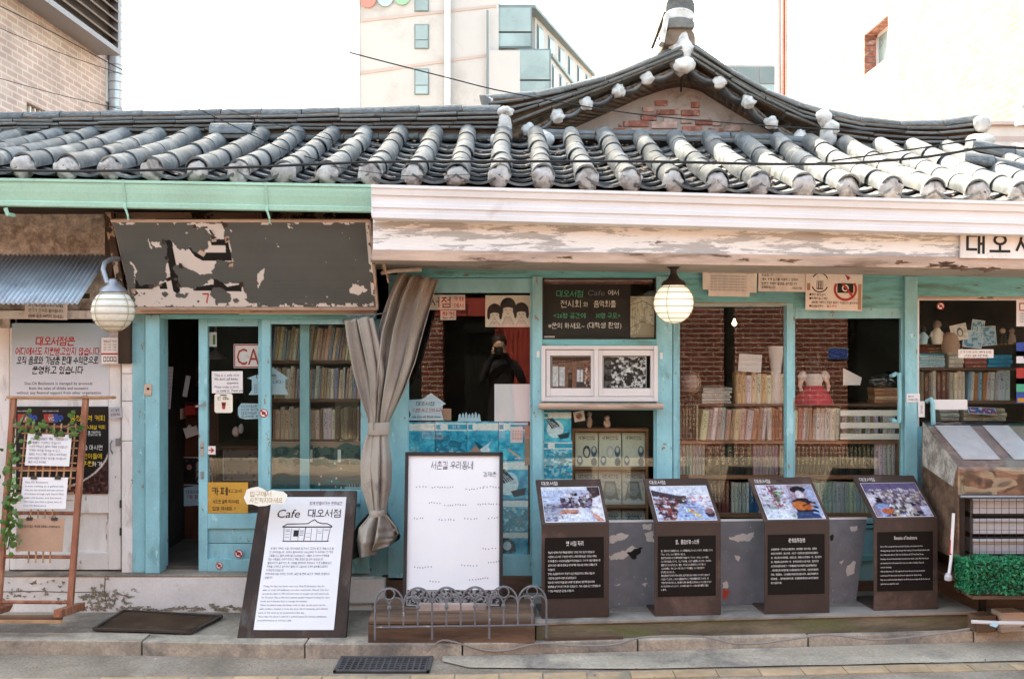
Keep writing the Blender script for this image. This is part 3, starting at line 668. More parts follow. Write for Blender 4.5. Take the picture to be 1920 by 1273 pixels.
# dry litter lying between the tile rows
mb = MB(); rs = np.random.RandomState(4)
for _ in range(2600):
    i = rs.randint(-14, 14); x = X0 + i * PITCH + PITCH / 2 + rs.normal(0, .045); t = rs.rand() ** .8
    if rs.rand() > (.35 + .5 * (x > .6)): continue
    d = abs((x - X0 - PITCH / 2) / PITCH - i) * PITCH; tx, ty, n = roof_frame(x, min(.96, max(.04, t)))
    p = roofp(x, t) + n * (.006 + .045 * (d / .125) ** 2 + rs.rand() * .012); s_ = .005 + .012 * rs.rand(); a = rs.rand() * 6.3
    e1 = (tx * math.cos(a) + ty * math.sin(a)) * s_; e2 = (ty * math.cos(a) - tx * math.sin(a)) * s_ * .6 + n * s_ * rs.uniform(-.5, .5)
    mb.quad(p - e1, p - e2, p + e1, p + e2)
mb.build('leaf_litter', M['litter'], ROOF, kind='stuff')

# -- ridges: rows of tiles laid between a lower and an upper line
def poly_at(pts, s):
    d = [0]
    for a, b in zip(pts[:-1], pts[1:]): d.append(d[-1] + (b - a).length)
    s *= d[-1]
    for k in range(len(pts) - 1):
        if s <= d[k + 1] or k == len(pts) - 2:
            f = (s - d[k]) / max(1e-9, d[k + 1] - d[k]); return pts[k].lerp(pts[k + 1], f)
def plen(pts): return sum((b - a).length for a, b in zip(pts[:-1], pts[1:]))
def tilebar(kind):
    mb = MB()
    if kind == 'round':      # half pipe lying along x
        a = arc(1, 200, -20, 10); vs = [(x, p, q) for x in (0, 1) for p, q in a]; n = len(a)
        fs = [(i, i + 1, n + i + 1, n + i) for i in range(n - 1)] + [tuple(reversed(range(n))), tuple(range(n, 2 * n)), (0, n, 2 * n - 1, n - 1)]
        return mb.add(vs, fs)
    vs = [(x, y, z) for x in (0, 1) for y, z in ((-1, 0), (-1.04, .5), (-1, 1), (1, 1), (1, 0))]
    return mb.add(vs, [(4, 3, 2, 1, 0), (5, 6, 7, 8, 9)] + [(k, (k + 1) % 5, 5 + (k + 1) % 5, 5 + k) for k in range(5)])
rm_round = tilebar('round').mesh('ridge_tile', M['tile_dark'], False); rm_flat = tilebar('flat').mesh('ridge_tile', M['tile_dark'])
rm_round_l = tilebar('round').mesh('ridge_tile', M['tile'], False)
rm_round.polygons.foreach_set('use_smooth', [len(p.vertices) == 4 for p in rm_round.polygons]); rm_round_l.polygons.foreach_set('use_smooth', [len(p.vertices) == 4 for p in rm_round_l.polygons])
def ridge(low, top, rows, parent=ROOF, seg=.29, dy=0, core=True):
    """rows: (fraction of the height, kind, half depth, thickness)"""
    for fr, kind, hw, th in rows:
        pts = [poly_at(low, k / 40).lerp(poly_at(top, k / 40), fr) for k in range(41)]
        ln = plen(pts); n = max(1, round(ln / seg)); off = random.uniform(-.3, .3) / n
        cuts = [0] + [min(1, max(0, (k + random.uniform(-.08, .08)) / n + off)) for k in range(1, n)] + [1]
        for c0, c1 in zip(cuts[:-1], cuts[1:]):
            if c1 - c0 < .02: continue
            a, b = poly_at(pts, c0), poly_at(pts, c1); t = b - a; l = t.length; t.normalize()
            yv = Vector((0, 1, 0)); yv = (yv - t * yv.dot(t)).normalized(); n_ = t.cross(yv)
            j = random.uniform(-.5, .5)
            rot = Matrix((t, yv, n_)).transposed().to_4x4() @ Matrix.Rotation(random.uniform(-.022, .022), 4, 'Y') @ Matrix.Rotation(random.uniform(-.03, .03), 4, 'Z')
            Mx = Matrix.Translation(a + Vector((0, dy + j * .006, random.uniform(-.002, .002)))) @ rot @ Matrix.Diagonal((l * .978, hw * random.uniform(.93, 1.07), th, 1))
            inst('ridge_tile', {'round': rm_round, 'flat': rm_flat, 'light': rm_round_l}[kind], parent, Mx)
    if core:
        pl = [poly_at(low, k / 16) for k in range(17)]; pt = [poly_at(top, k / 16) for k in range(17)]; mb = MB(); d = .06
        for k in range(16):
            a, b, c, e = pl[k], pl[k + 1], pt[k + 1], pt[k]; y0, y1 = Vector((0, dy - d, 0)), Vector((0, dy + d, 0))
            mb.add([a + y0, b + y0, c + y0, e + y0, a + y1, b + y1, c + y1, e + y1], [(0, 1, 2, 3), (7, 6, 5, 4), (0, 4, 5, 1), (3, 2, 6, 7)] + ([(0, 3, 7, 4)] if k == 0 else []) + ([(1, 5, 6, 2)] if k == 15 else []))
        mb.build('ridge_core', M['soil'], parent)
def pp(lst, D): return [P(a, b, D) for a, b in lst]
DL = 7.46
ridge(pp([(-330, 274), (0, 268), (500, 263), (935, 262)], DL), pp([(-330, 229), (0, 223), (500, 216), (940, 208)], DL),
      [(-.02, 'round', .085, .055), (.31, 'flat', .10, .017), (.46, 'flat', .09, .017), (.61, 'flat', .105, .018), (.77, 'flat', .095, .02), (.98, 'light', .062, .05)])
# verge ridges of the little gable, the level ridge to its right and the ledge under the brick
DG = 7.58
VROWS = [(.0, 'flat', .09, .017), (.24, 'flat', .11, .018), (.47, 'flat', .095, .018), (.72, 'flat', .115, .02), (1.0, 'light', .058, .045)]
ridge(pp([(962, 236), (1010, 217), (1100, 182), (1180, 150), (1250, 122), (1280, 112)], DG), pp([(905, 190), (1000, 184), (1100, 163), (1180, 137), (1250, 105), (1276, 94)], DG), VROWS, seg=.3)
ridge(pp([(1290, 114), (1340, 147), (1400, 184), (1450, 210), (1500, 233), (1545, 248)], DG), pp([(1298, 93), (1340, 124), (1400, 160), (1450, 185), (1510, 206), (1562, 221)], DG), VROWS, seg=.3)
ridge(pp([(1560, 276), (1640, 284), (1740, 290), (1835, 291)], DG), pp([(1548, 215), (1600, 228), (1680, 237), (1760, 237), (1842, 224)], DG),
      [(0, 'round', .085, .06), (.28, 'flat', .105, .017), (.45, 'flat', .092, .017), (.62, 'flat', .108, .018), (.79, 'flat', .096, .02), (.99, 'light', .06, .05)])
ridge(pp([(1030, 265), (1280, 268), (1400, 272), (1530, 281)], 7.44), pp([(1022, 253), (1280, 256), (1400, 260), (1520, 268)], 7.44),
      [(.0, 'flat', .08, .03), (.9, 'light', .058, .045)], seg=.31)
# gable: wall, loose bricks showing, barge soffit, rake tiles with mortar plugs
inner = [(1035, 262), (1065, 243), (1130, 214), (1200, 182), (1245, 166), (1278, 161), (1312, 168), (1350, 192), (1400, 222), (1455, 250), (1480, 265)]
outer = [(960, 262), (992, 244), (1045, 219), (1100, 197), (1160, 172), (1215, 150), (1282, 122), (1350, 158), (1403, 192), (1447, 231), (1502, 262)]
DW = 7.86
GABLE = MB().prism([P(a, b, DW) for a, b in [(1030, 290)] + inner + [(1490, 290)]], (0, .15, 0)).build('gable_wall', M['plaster'], SHOP)
no, nin = [poly_at(pp(outer, DG - .02), k / 40) for k in range(41)], [poly_at(pp(inner, DW), k / 40) for k in range(41)]
mb = MB()
for k in range(40): mb.quad(no[k], no[k + 1], nin[k + 1], nin[k])
solid(mb.build('barge_soffit', M['barge'], SHOP, smooth=True), .02)
BR = [(1228, 188, 1252, 199, 0), (1296, 191, 1312, 202, 0), (1232, 205, 1266, 215, 0), (1278, 206, 1312, 217, 0), (1202, 213, 1232, 226, 0), (1244, 219, 1268, 229, 1), (1277, 219, 1298, 231, 1), (1304, 224, 1335, 234, 0),
      (1169, 226, 1217, 238, 0), (1221, 228, 1270, 241, 1), (1280, 236, 1316, 248, 0), (1328, 240, 1357, 251, 0), (1150, 240, 1178, 249, 0), (1184, 240, 1222, 249, 1), (1160, 232, 1167, 238, 0), (1362, 236, 1390, 246, 1), (1226, 244, 1272, 254, 0), (1256, 203, 1275, 215, 1), (1336, 226, 1352, 236, 1), (1366, 249, 1400, 258, 0), (1205, 200, 1228, 210, 1)]
for a, b, c, d, pale in BR:
    mb = MB().pbox(a, b, c, d, DW - .014 - random.uniform(0, .008), .05); mb.build('brick', M['brick_pink' if pale else 'brick'], GABLE, bevel=.006)
plug2 = [lump_mesh('mortar_plug', .05, 'mortar', 20 + k, (1, .9, 1.05), 3, .38) for k in range(4)]
caps = [(992, 244), (1045, 218), (1100, 195), (1160, 171), (1214, 148)], [(1350, 155), (1403, 191), (1447, 231), (1502, 257)]
for lst in caps:
    for k, (a, b) in enumerate(lst): inst('mortar_plug', plug2[k % 4], ROOF, Matrix.Translation(P(a, b, DG - .06)))
def rake(a, b):
    A, B = P(*a, DG - .05), P(*b, DG - .05); sg = 14; mb = MB()
    def f(u, v):
        p = A.lerp(B, u); sag = .055 * 4 * u * (1 - u); return p + Vector((0, v * .14, -sag + .02))
    o = mb.grid(f, sg, 1).build('rake_tile', M['tile'], ROOF, smooth=True); solid(o, .02)
allc = [(960, 268)] + caps[0] + [(1282, 120)] + caps[1] + [(1545, 268)]
for a, b in zip(allc[:-1], allc[1:]): rake(a, b)
# slopes running back behind the verges
low = [poly_at(pp([(905, 196), (1000, 200), (1100, 176), (1180, 146), (1250, 116), (1283, 100), (1340, 136), (1400, 172), (1450, 198), (1510, 220), (1570, 238)], DG + .05), k / 30) for k in range(31)]
mb = MB()
for k in range(30): mb.quad(low[k], low[k + 1], low[k + 1] + Vector((0, 3, 0)), low[k] + Vector((0, 3, 0)))
solid(mb.build('roof_slope', M['tile_dark'], SHOP, smooth=True), .05)
mb = MB().grid(lambda u, v: Vector((-5 + 9.2 * u, YT + v * 3, smooth_interp(-5 + 9.2 * u, TX, TZ) + .02 - v * 1.2)), 20, 2)
mb.build('roof_slope', M['tile_dark'], SHOP)
# ornament of stacked tiles and lime at the gable peak
DO = 7.5
pk = MB()
def hump(px0, px1, py_base, py_top, D, dp, m, nm):
    c = (px0 + px1) / 2; pts = [P(px0, py_base, D)] + [P(c - (px1 - px0) / 2 * math.cos(R(a)), py_base - (py_base - py_top) * (.35 + .65 * math.sin(R(a))), D) for a in range(0, 181, 15)] + [P(px1, py_base, D)]
    return MB().prism(list(reversed(pts)), (0, dp, 0)).build(nm, M[m], ROOF, bevel=.008)
hump(1246, 1304, 84, 47, DO, .3, 'barge', 'peak_tile'); hump(1246, 1303, 52, 31, DO - .03, .34, 'tile_dark', 'peak_tile')
hump(1248, 1302, 36, 14, DO - .01, .3, 'mortar', 'peak_mortar'); hump(1249, 1303, 27, -14, DO + .03, .5, 'tile_dark', 'peak_tile')
inst('peak_mortar', lump_mesh('peak_mortar', .12, 'mortar', 41, (.8, .7, 1.35), 3, .25), ROOF, Matrix.Translation(P(1278, 98, DG - .02)))
inst('peak_mortar', lump_mesh('peak_mortar', .075, 'mortar', 42, (1.1, .8, .8), 3, .2), ROOF, Matrix.Translation(P(1284, 122, DG - .1)))
MB().bar(P(1240, 84, DO), P(1250, 30, DO), .03, .12).build('peak_tile', M['mortar'], ROOF); MB().bar(P(1224, 88, DO + .1), P(1246, 28, DO + .1), .02, .12).build('peak_tile', M['dark_wood'], ROOF)
MB().bar(P(1278, 141, DG + .02), P(1277, 172, DG + .2), .012).build('barge_joint', M['iron'], SHOP)
# lime lumps where ridges end
for (a, b, r, sq, D, sd) in [(946, 236, .075, (.7, .9, 1.7), 7.38, 1), (940, 262, .075, (1, 1, .8), 7.30, 2), (948, 210, .05, (1.2, 1, .8), 7.36, 3), (1020, 262, .075, (1.0, .9, .75), 7.32, 4), (1012, 254, .06, (1.2, 1, .7), 7.36, 5),
                             (1552, 255, .085, (.7, .8, 1.3), 7.45, 6), (1558, 240, .07, (.9, .8, .8), 7.42, 7), (1546, 222, .06, (.9, .8, 1.1), 7.42, 8), (1842, 232, .06, (1.1, .9, 1.1), 7.45, 9), (1838, 268, .10, (1.0, .9, .7), 7.38, 10), (918, 190, .05, (.8, .9, .6), 7.55, 12)]:
    inst('ridge_mortar', lump_mesh('ridge_mortar', r, 'mortar', sd, sq, 3, .26), ROOF, Matrix.Translation(P(a, b, D)))
MB().prism([P(898, 178, 7.5), P(905, 200, 7.5), P(916, 203, 7.5), P(921, 186, 7.5), P(910, 178, 7.5)][::-1], (0, .16, 0)).build('ridge_end_tile', M['tile_dark'], ROOF, bevel=.006)
inst('ridge_end_tile', lump_mesh('ridge_end_tile', .06, 'mortar', 31, (.7, .6, .7), 2, .3), ROOF, Matrix.Translation(P(1540, 218, 7.4)))
# hip ridge going down to the far right corner, sunlit caps
ridge(pp([(1815, 288), (1960, 322)], 7.1), pp([(1815, 276), (1960, 306)], 7.1), [(.2, 'flat', .09, .03), (.9, 'light', .075, .065)], seg=.3)
ridge(pp([(1800, 306), (1960, 338)], 6.7), pp([(1800, 298), (1960, 328)], 6.7), [(.5, 'light', .08, .07)], seg=.3, core=False)
# spare tile block lying on the roof
sp = empty('spare_tile', P(437, 258, 7.16), 'loose grey tile lying upturned against the long ridge', 'roof tile')
shell(arc(.085, 170, 10, 8), .30, .018).build('tile_body', M['tile'], sp, smooth=False).matrix_local = Matrix.Rotation(R(-90), 4, 'Z') @ Matrix.Translation((0, -.15, 0))
MB().box(-.15, .15, -.07, .09, -.02, .012).build('tile_base', M['tile_dark'], sp, bevel=.005)

# -- gutters and fascia
def extrude_profile(prof, a, b, nseg=1):
    """prof: (y,z) points; swept from a to b (world points)"""
    mb = MB(); n = len(prof); a = Vector(a); b = Vector(b); vs = []
    for k in range(nseg + 1):
        p = a.lerp(b, k / nseg); vs += [p + Vector((0, y, z)) for y, z in prof]
    fs = [(k * n + i, k * n + i + 1, (k + 1) * n + i + 1, (k + 1) * n + i) for k in range(nseg) for i in range(n - 1)]
    return mb.add(vs, fs)
GP = [(.11, -.002), (.11, -.13), (.02, -.145), (.005, -.14), (0, -.118), (.006, -.112), (-.014, -.06), (-.022, -.03), (-.022, -.008), (-.034, -.004), (-.034, .008), (-.02, .01)]
g1a, g1b = P(-220, 335, 5.73), P(699, 351, 5.73)
gu = solid(part('gutter', 'mint', extrude_profile(GP, g1a, g1b)), .004); gu['label'] = 'mint green painted metal gutter'
for px in (232, 498): 
    p = g1a.lerp(g1b, (px + 220) / 919)
    MB().add([p + Vector((x, y, z)) for x in (0, .016) for y, z in ((-.038, .012), (-.028, -.03), (-.02, -.06), (-.003, -.115), (-.006, -.15), (.03, -.16))], [(i, i + 1, 7 + i, 6 + i) for i in range(5)]).build('gutter_strap', M['mint'], gu)
    MB().tube([p + Vector((.01, .0, -.15)), p + Vector((.02, .01, -.19)), p + Vector((.015, .03, -.21))], .006, 6).build('gutter_strap', M['mint'], gu)
MB().tube([P(10, 390, 5.74), P(14, 402, 5.75), P(26, 404, 5.8)], .012, 8).build('gutter_hook', M['mint'], gu)
WP = [(.12, -.01), (.12, -.185), (.03, -.185), (0, -.18), (-.001, -.155), (.012, -.15), (.012, -.125), (0, -.12), (0, -.1), (.01, -.095), (.01, -.055), (-.006, -.05), (-.012, -.02), (-.022, -.012), (-.022, .002), (.0, .004)]
w0, w1 = P(697, 348, 5.64), P(1985, 382, 5.64)
gw = part('gutter', 'white_metal', extrude_profile(WP, w0, w1)); solid(gw, .004); gw['label'] = 'white ribbed metal gutter'
MB().pbox(696, 347, 699, 404, 5.645, .12).build('gutter_end', M['white_metal'], gw)
def fascia_pt(px, py): return P(px, py, 5.74)
FT = lambda px: 386 + (px - 700) * .0195 * .9; FB = lambda px: 469 + (px - 700) * .0125
def slab(name, m, pa, pb_, pc, pd, t, parent=SHOP, **k):
    return MB().prism([pa, pb_, pc, pd], (0, t, 0)).build(name, M[m], parent, **k)
slab('fascia_board', 'fascia', fascia_pt(699, FB(699)), fascia_pt(1801, FB(1801)), fascia_pt(1801, FT(1801)), fascia_pt(699, FT(699)), .03, bevel=.003)
slab('fascia_board', 'white_paint', fascia_pt(1803, FB(1803)), fascia_pt(1990, FB(1990)), fascia_pt(1990, FT(1990)), fascia_pt(1803, FT(1803)), .028)
slab('fascia_trim', 'trim', P(697, FB(699) + 19, 5.725), P(1990, FB(1990) + 21, 5.725), P(1990, FB(1990) - 1, 5.725), P(697, FB(699) - 1, 5.725), .05, bevel=.004)
for px in (970, 1322, 1800): inst('fascia_bracket', lump_mesh('fascia_bracket', .014, 'iron', px, (1, .7, 1.4), 1), SHOP, Matrix.Translation(P(px, FT(px) + 10, 5.735)))
sz0 = Z(FB(699) + 14, 5.75)
so_ = MB().add([P(697, FB(699) + 12, 5.76), P(1990, FB(1990) + 14, 5.76), Vector((X(2050, 6.45), .06, Z(522, 6.45))), Vector((X(690, 6.45), .06, Z(502, 6.45)))], [(0, 1, 2, 3)])
solid(part('soffit', 'soffit', so_), .02)
MB().box(-5, -.9, -.58, .02, 2.52, 2.56).build('soffit', M['dark_wood'], SHOP)
MB().pbox(200, 388, 702, 420, 6.28, .05).build('eave_board', M['brown_board'], SHOP)
# end cheek where the awning starts
MB().add([P(699, FB(699) + 14, 5.76), P(699, FT(699), 5.76), Vector((X(699, 5.76), .0, Z(FT(699), 5.76))), Vector((X(699, 5.76), 0., Z(FB(699) + 14, 5.76)))], [(0, 1, 2, 3)]).build('awning_cheek', M['trim'], SHOP)

# -- walls, posts, beams
pb('wall', 'stucco', (-260, 380, 252, 615, 6.36, .12), bevel=0)
pb('wall', 'white_paint', (-260, 600, 250, 1080, 6.42, .1), bevel=0)
pb('wall', 'brown_board', (245, 395, 702, 590, 6.38, .1), bevel=0)
pb('step', 'step', (-260, 1080, 470, 1150, 6.27, .5), bevel=.012)
pb('step', 'step', (470, 1082, 700, 1150, 6.33, .5), bevel=.012)
MB().box(X(-260, 6.27), X(470, 6.27), -.135, .3, Z(1081, 6.27), Z(1081, 6.27) + .012).build('threshold', M['concrete'], SHOP, bevel=.004)
pb('plinth', 'step', (640, 1086, 722, 1132, 6.30, .2), bevel=.01)
pb('plinth', 'plank', (715, 1080, 1010, 1150, 6.36, .2), bevel=.01)
pb('plinth', 'plank', (1000, 1090, 2000, 1160, 6.38, .2), bevel=0)
for r in [(248, 588, 272, 1076, 6.34, .12), (272, 590, 299, 1075, 6.30, .16), (690, 598, 762, 1088, 6.40, .08), (728, 515, 764, 1088, 6.36, .1), (998, 518, 1017, 1100, 6.35, .1),
          (1231, 518, 1261, 1100, 6.355, .09), (1262, 518, 1272, 1100, 6.365, .08), (1475, 568, 1488, 1100, 6.365, .08), (1697, 518, 1721, 1120, 6.345, .1), (1940, 518, 1990, 1120, 6.345, .1)]:
    pb('post', 'teal', r)
for r in [(745, 496, 2060, 521, 6.37, .08), (1262, 519, 1490, 570, 6.375, .08), (1487, 521, 1700, 577, 6.375, .08), (1719, 520, 2000, 558, 6.372, .08), (1016, 636, 1232, 648, 6.36, .06), (1016, 753, 1232, 769, 6.372, .05)]:
    pb('beam', 'teal2', r)
pb('beam', 'trim', (236, 577, 702, 588, 6.22, .12)); pb('beam', 'teal2', (300, 589, 702, 598, 6.30, .1)); pb('beam', 'mint', (448, 583, 702, 590, 6.24, .04))
pb('beam', 'trim', (1720, 556, 2000, 561, 6.365, .05))
pb('beam', 'trim', (1270, 568, 1476, 572, 6.368, .05))
# dado panels under the right-hand windows
for r in [(1016, 985, 1232, 1092, 6.41, .04), (1272, 985, 1476, 1092, 6.41, .04), (1488, 985, 1698, 1092, 6.41, .04), (1720, 800, 2000, 1120, 6.43, .04)]:
    pb('dado_panel', 'teal', r)
pb('dado_rail', 'teal2', (1016, 1040, 1700, 1052, 6.39, .03)); pb('dado_rail', 'teal2', (1016, 980, 1700, 990, 6.385, .04))
# dark rooms behind the glass
z0, z1 = .26, 2.24
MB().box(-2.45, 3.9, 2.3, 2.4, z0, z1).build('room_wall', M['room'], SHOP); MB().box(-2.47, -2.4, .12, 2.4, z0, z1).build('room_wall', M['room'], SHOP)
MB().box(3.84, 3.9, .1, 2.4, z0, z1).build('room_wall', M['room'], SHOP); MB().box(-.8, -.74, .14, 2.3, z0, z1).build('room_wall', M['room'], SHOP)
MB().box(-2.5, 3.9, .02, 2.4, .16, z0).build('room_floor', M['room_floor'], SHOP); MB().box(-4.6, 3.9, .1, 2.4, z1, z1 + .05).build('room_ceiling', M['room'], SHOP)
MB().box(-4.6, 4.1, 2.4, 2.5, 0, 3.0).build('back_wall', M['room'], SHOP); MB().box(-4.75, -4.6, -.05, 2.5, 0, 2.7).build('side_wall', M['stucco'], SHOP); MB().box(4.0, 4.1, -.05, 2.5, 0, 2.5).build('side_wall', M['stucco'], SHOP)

# moss and soot stains on the whitewashed step, each an irregular film a millimetre proud
rs_ = np.random.RandomState(12)
def stain(px, py, rx, ry, D, m='moss', n=26):
    ph = rs_.rand(5) * 6.3; pts = []
    for k in range(n):
        a = 2 * math.pi * k / n; r = 1 + .35 * math.sin(3 * a + ph[0]) + .28 * math.sin(7 * a + ph[1]) + .22 * math.sin(11 * a + ph[2]) + rs_.uniform(-.15, .15)
        pts.append(P(px + rx * r * math.cos(a), min(1146, py + ry * r * math.sin(a)), D))
    MB().add(pts, [tuple(reversed(range(n)))]).build('moss_stain', M[m], SHOP)
for k in range(46):
    px = rs_.normal(188, 26); py = rs_.normal(1124, 13) + abs(px - 188) * .12; stain(px, py, rs_.uniform(2, 8), rs_.uniform(1.5, 5), 6.268 - .0002 * k, 'moss' if rs_.rand() < .7 else 'moss_green')
for k in range(34): stain(rs_.uniform(-10, 130), rs_.choice([1092, 1108, 1116, 1126]) + rs_.normal(0, 3), rs_.uniform(1, 4), rs_.uniform(.8, 3), 6.2675 - .0001 * k)
for k in range(40): stain(230 + k * 6 + rs_.normal(0, 3), 1141 + rs_.normal(0, 2), rs_.uniform(3, 9), rs_.uniform(1.2, 3.5), 6.2678 - .0001 * k, 'moss' if k % 3 else 'moss_green')
for pts in ([(196, 1082), (197, 1094), (194, 1108), (198, 1124), (200, 1140)], [(2, 1109), (60, 1108), (140, 1110), (190, 1109)]):
    MB().tube([P(a + rs_.normal(0, .8), b, 6.268) for a, b in pts], .0022, 5).build('crack', M['iron'], SHOP)
# soot and damp patches on the soffit edge and trim
for (px, py, rx, ry) in ((1770, 497, 26, 5), (1800, 503, 16, 4), (1850, 505, 22, 4), (1480, 489, 18, 3), (1060, 483, 14, 2), (1395, 487, 10, 2), (1690, 492, 12, 3)): stain(px, py, rx, ry, 5.7235, 'soot')
for (px, py, rx, ry) in ((1640, 402, 18, 6), (1310, 398, 9, 7), (972, 400, 8, 5), (1130, 405, 14, 3), (1540, 404, 24, 3), (850, 398, 16, 3)): stain(px, py, rx, ry, 5.7385, 'damp')

# ================================================================== doors and windows (parts of the shop)
def frame(name, m, outer, openings, D, t, **k):
    """flat frame of bars: outer rectangle minus horizontally/vertically split openings, given as bars"""
    mb = MB()
    for r in openings: mb.pbox(*r, D, t)
    return part(name, m, mb, bevel=.003, **k)
def pane(parent, x0, y0, x1, y1, D, m='glass'): return MB().pbox(x0, y0, x1, y1, D, .004).build('pane', M[m], parent)

# old sliding door, half open
d1 = frame('sliding_door', 'teal', None, [(372, 592, 389, 1075), (484, 592, 492, 1075), (389, 592, 484, 612), (389, 963, 484, 991), (389, 1048, 484, 1075)], 6.37, .04)
d1['label'] = 'half-open turquoise sliding door'
pane(d1, 388, 611, 485, 964, 6.385)
MB().pbox(388, 990, 485, 1018, 6.388, .012).build('plank', M['teal'], d1, bevel=.003); MB().pbox(388, 1019, 485, 1049, 6.388, .012).build('plank', M['teal'], d1, bevel=.003)
mb = MB(); mb.bar(P(366, 762, 6.33), P(384, 759, 6.355), .012); mb.tube([P(380, 758, 6.345), P(384, 752, 6.345), P(386, 761, 6.345)], .004, 6); mb.build('hasp', M['steel'], d1)
mb = MB().pbox(376, 828, 381, 855, 6.364, .01); mb.build('finger_plate', M['trim'], d1); MB().pbox(376, 884, 381, 898, 6.364, .01).build('finger_plate', M['steel'], d1)
# fixed sash to its right
w1_ = frame('sash_window', 'teal', None, [(490, 596, 507, 1075), (676, 596, 692, 1075), (507, 596, 676, 608), (507, 918, 676, 945), (507, 1040, 676, 1075)], 6.335, .04)
pane(w1_, 506, 607, 677, 919, 6.35, 'glass_dusty'); MB().pbox(506, 944, 677, 1041, 6.355, .012).build('panel', M['teal'], w1_)
w1b = frame('inner_door', 'teal', None, [(562, 600, 580, 1060), (500, 600, 676, 606)], 6.44, .03)
# poster window
w2 = frame('sash_window', 'teal', None, [(752, 522, 766, 1085), (994, 522, 999, 1085), (766, 522, 994, 549), (766, 1040, 994, 1083)], 6.38, .04)
pane(w2, 765, 548, 995, 1041, 6.40)
# notice pane, white slider, lower window
w3 = frame('notice_window', 'dark_wood', None, [(1016, 520, 1020, 637), (1228, 520, 1232, 637), (1020, 520, 1228, 524), (1020, 633, 1228, 637)], 6.375, .03); pane(w3, 1019, 523, 1229, 634, 6.385)
w4 = frame('slider_window', 'pvc', None, [(1015, 648, 1023, 753), (1226, 648, 1234, 753), (1023, 648, 1226, 655), (1023, 744, 1226, 753), (1114, 655, 1122, 744)], 6.34, .06); w4['label'] = 'white plastic sliding window holding two photographs'
for a, b in ((1024, 1114), (1122, 1226)):
    mb = MB(); 
    for r in [(a, 656, a + 8, 743), (b - 6, 656, b, 743), (a + 8, 656, b - 6, 667), (a + 8, 728, b - 6, 743)]: mb.pbox(*r, 6.355, .03)
    mb.build('sash', M['pvc'], w4, bevel=.003)
    pane(w4, a + 6, 664, b - 4, 730, 6.366)
mb = MB(); mb.tube([P(1010, 761, 6.30), P(1125, 762, 6.30), P(1243, 761, 6.30)], .021, 8); mb.build('window_sill', M['trim'], w4)
w5 = frame('lower_window', 'teal', None, [(1016, 769, 1020, 985), (1226, 769, 1232, 985), (1020, 980, 1226, 986)], 6.38, .03); pane(w5, 1019, 768, 1227, 981, 6.39)
# shop window and glazed sliding door on the right
w6 = frame('shop_window', 'teal', None, [(1271, 571, 1275, 985), (1471, 571, 1476, 985), (1275, 571, 1471, 575), (1275, 978, 1471, 986)], 6.39, .03); pane(w6, 1274, 574, 1472, 979, 6.40)
d2 = frame('glazed_door', 'teal', None, [(1487, 577, 1491, 985), (1690, 577, 1698, 985), (1491, 577, 1690, 597), (1491, 972, 1690, 985)], 6.385, .035); pane(d2, 1490, 596, 1691, 973, 6.40)
d2['label'] = 'glazed turquoise door with a bow handle'
mb = MB()
def bow(x0, x1, ya, yb, D):
    return [P(x0, ya + 6, D + .04)] + [P(x0 + (x1 - x0) * s, ya + (1 - math.sin(math.pi * .5 * min(1, s))) * 8, D - .02) for s in (.3, .6, 1)] + [P(x1 + 1, (ya + yb) / 2, D - .03)] + [P(x0 + (x1 - x0) * s, yb - (1 - math.sin(math.pi * .5 * min(1, s))) * 8, D - .02) for s in (1, .6, .3)] + [P(x0, yb - 6, D + .04)]
mb.tube(bow(1671, 1686, 699, 792, 6.36), .013, 8); mb.build('handle', M['teal'], d2, smooth=True)
w7 = frame('shop_window', 'white_paint', None, [(1720, 560, 1724, 800), (1724, 560, 1990, 563)], 6.38, .03); pane(w7, 1723, 562, 1990, 800, 6.40)
mb = MB(); mb.tube([P(1738, 752, 6.33), P(1746, 748, 6.29), P(1749, 756, 6.29), P(1750, 796, 6.29)], .014, 8); mb.build('handle', M['teal'], w7, smooth=True)
# boarded white door at the left
dl = frame('panel_door', 'white_paint', None, [(18, 596, 30, 1068), (203, 600, 226, 1068), (30, 596, 203, 612), (30, 748, 203, 764), (30, 922, 203, 962), (30, 1036, 203, 1068)], 6.36, .04)
dl['label'] = 'old white panelled door'
MB().pbox(29, 611, 204, 923, 6.385, .01).build('panel', M['white_paint'], dl); MB().pbox(29, 961, 204, 1037, 6.38, .01).build('panel', M['white_paint'], dl, bevel=.003)
mb = MB(); mb.tube([P(210, 826, 6.35), P(207, 832, 6.32), P(207, 842, 6.32), P(211, 850, 6.35)], .005, 6); mb.build('handle', M['steel'], dl); MB().pbox(216, 822, 224, 836, 6.352, .01).build('lock', M['steel'], dl, bevel=.002)
for py in (938, 990): MB().pbox(224, py, 229, py + 14, 6.345, .02).build('hinge', M['iron'], dl)
for a, b, dd in ((612, 700, 0), (701, 752, .004), (753, 826, .002), (827, 1076, 0)): pb('pier_board', 'white_paint', (228, a, 248, b, 6.335 + dd, .09))
pb('pier_board', 'white_paint', (-60, 596, 17, 1070, 6.38, .08)); pb('lintel', 'white_paint', (-60, 582, 226, 598, 6.33, .06))
pb('lamp_post_block', 'dark_wood', (221, 590, 243, 682, 6.29, .05))
pb('corner_strut', 'dark_wood', (196, 398, 210, 520, 6.2, .06))
MB().bar(P(203, 398, 6.14), P(230, 545, 6.24), .045, .05).build('corner_strut', M['brown_board'], SHOP)
pb('doorbell', 'trim', (270, 720, 284, 742, 6.29, .012)); MB().pbox(275, 727, 279, 731, 6.285, .01).build('doorbell_button', M['ink'], SHOP)

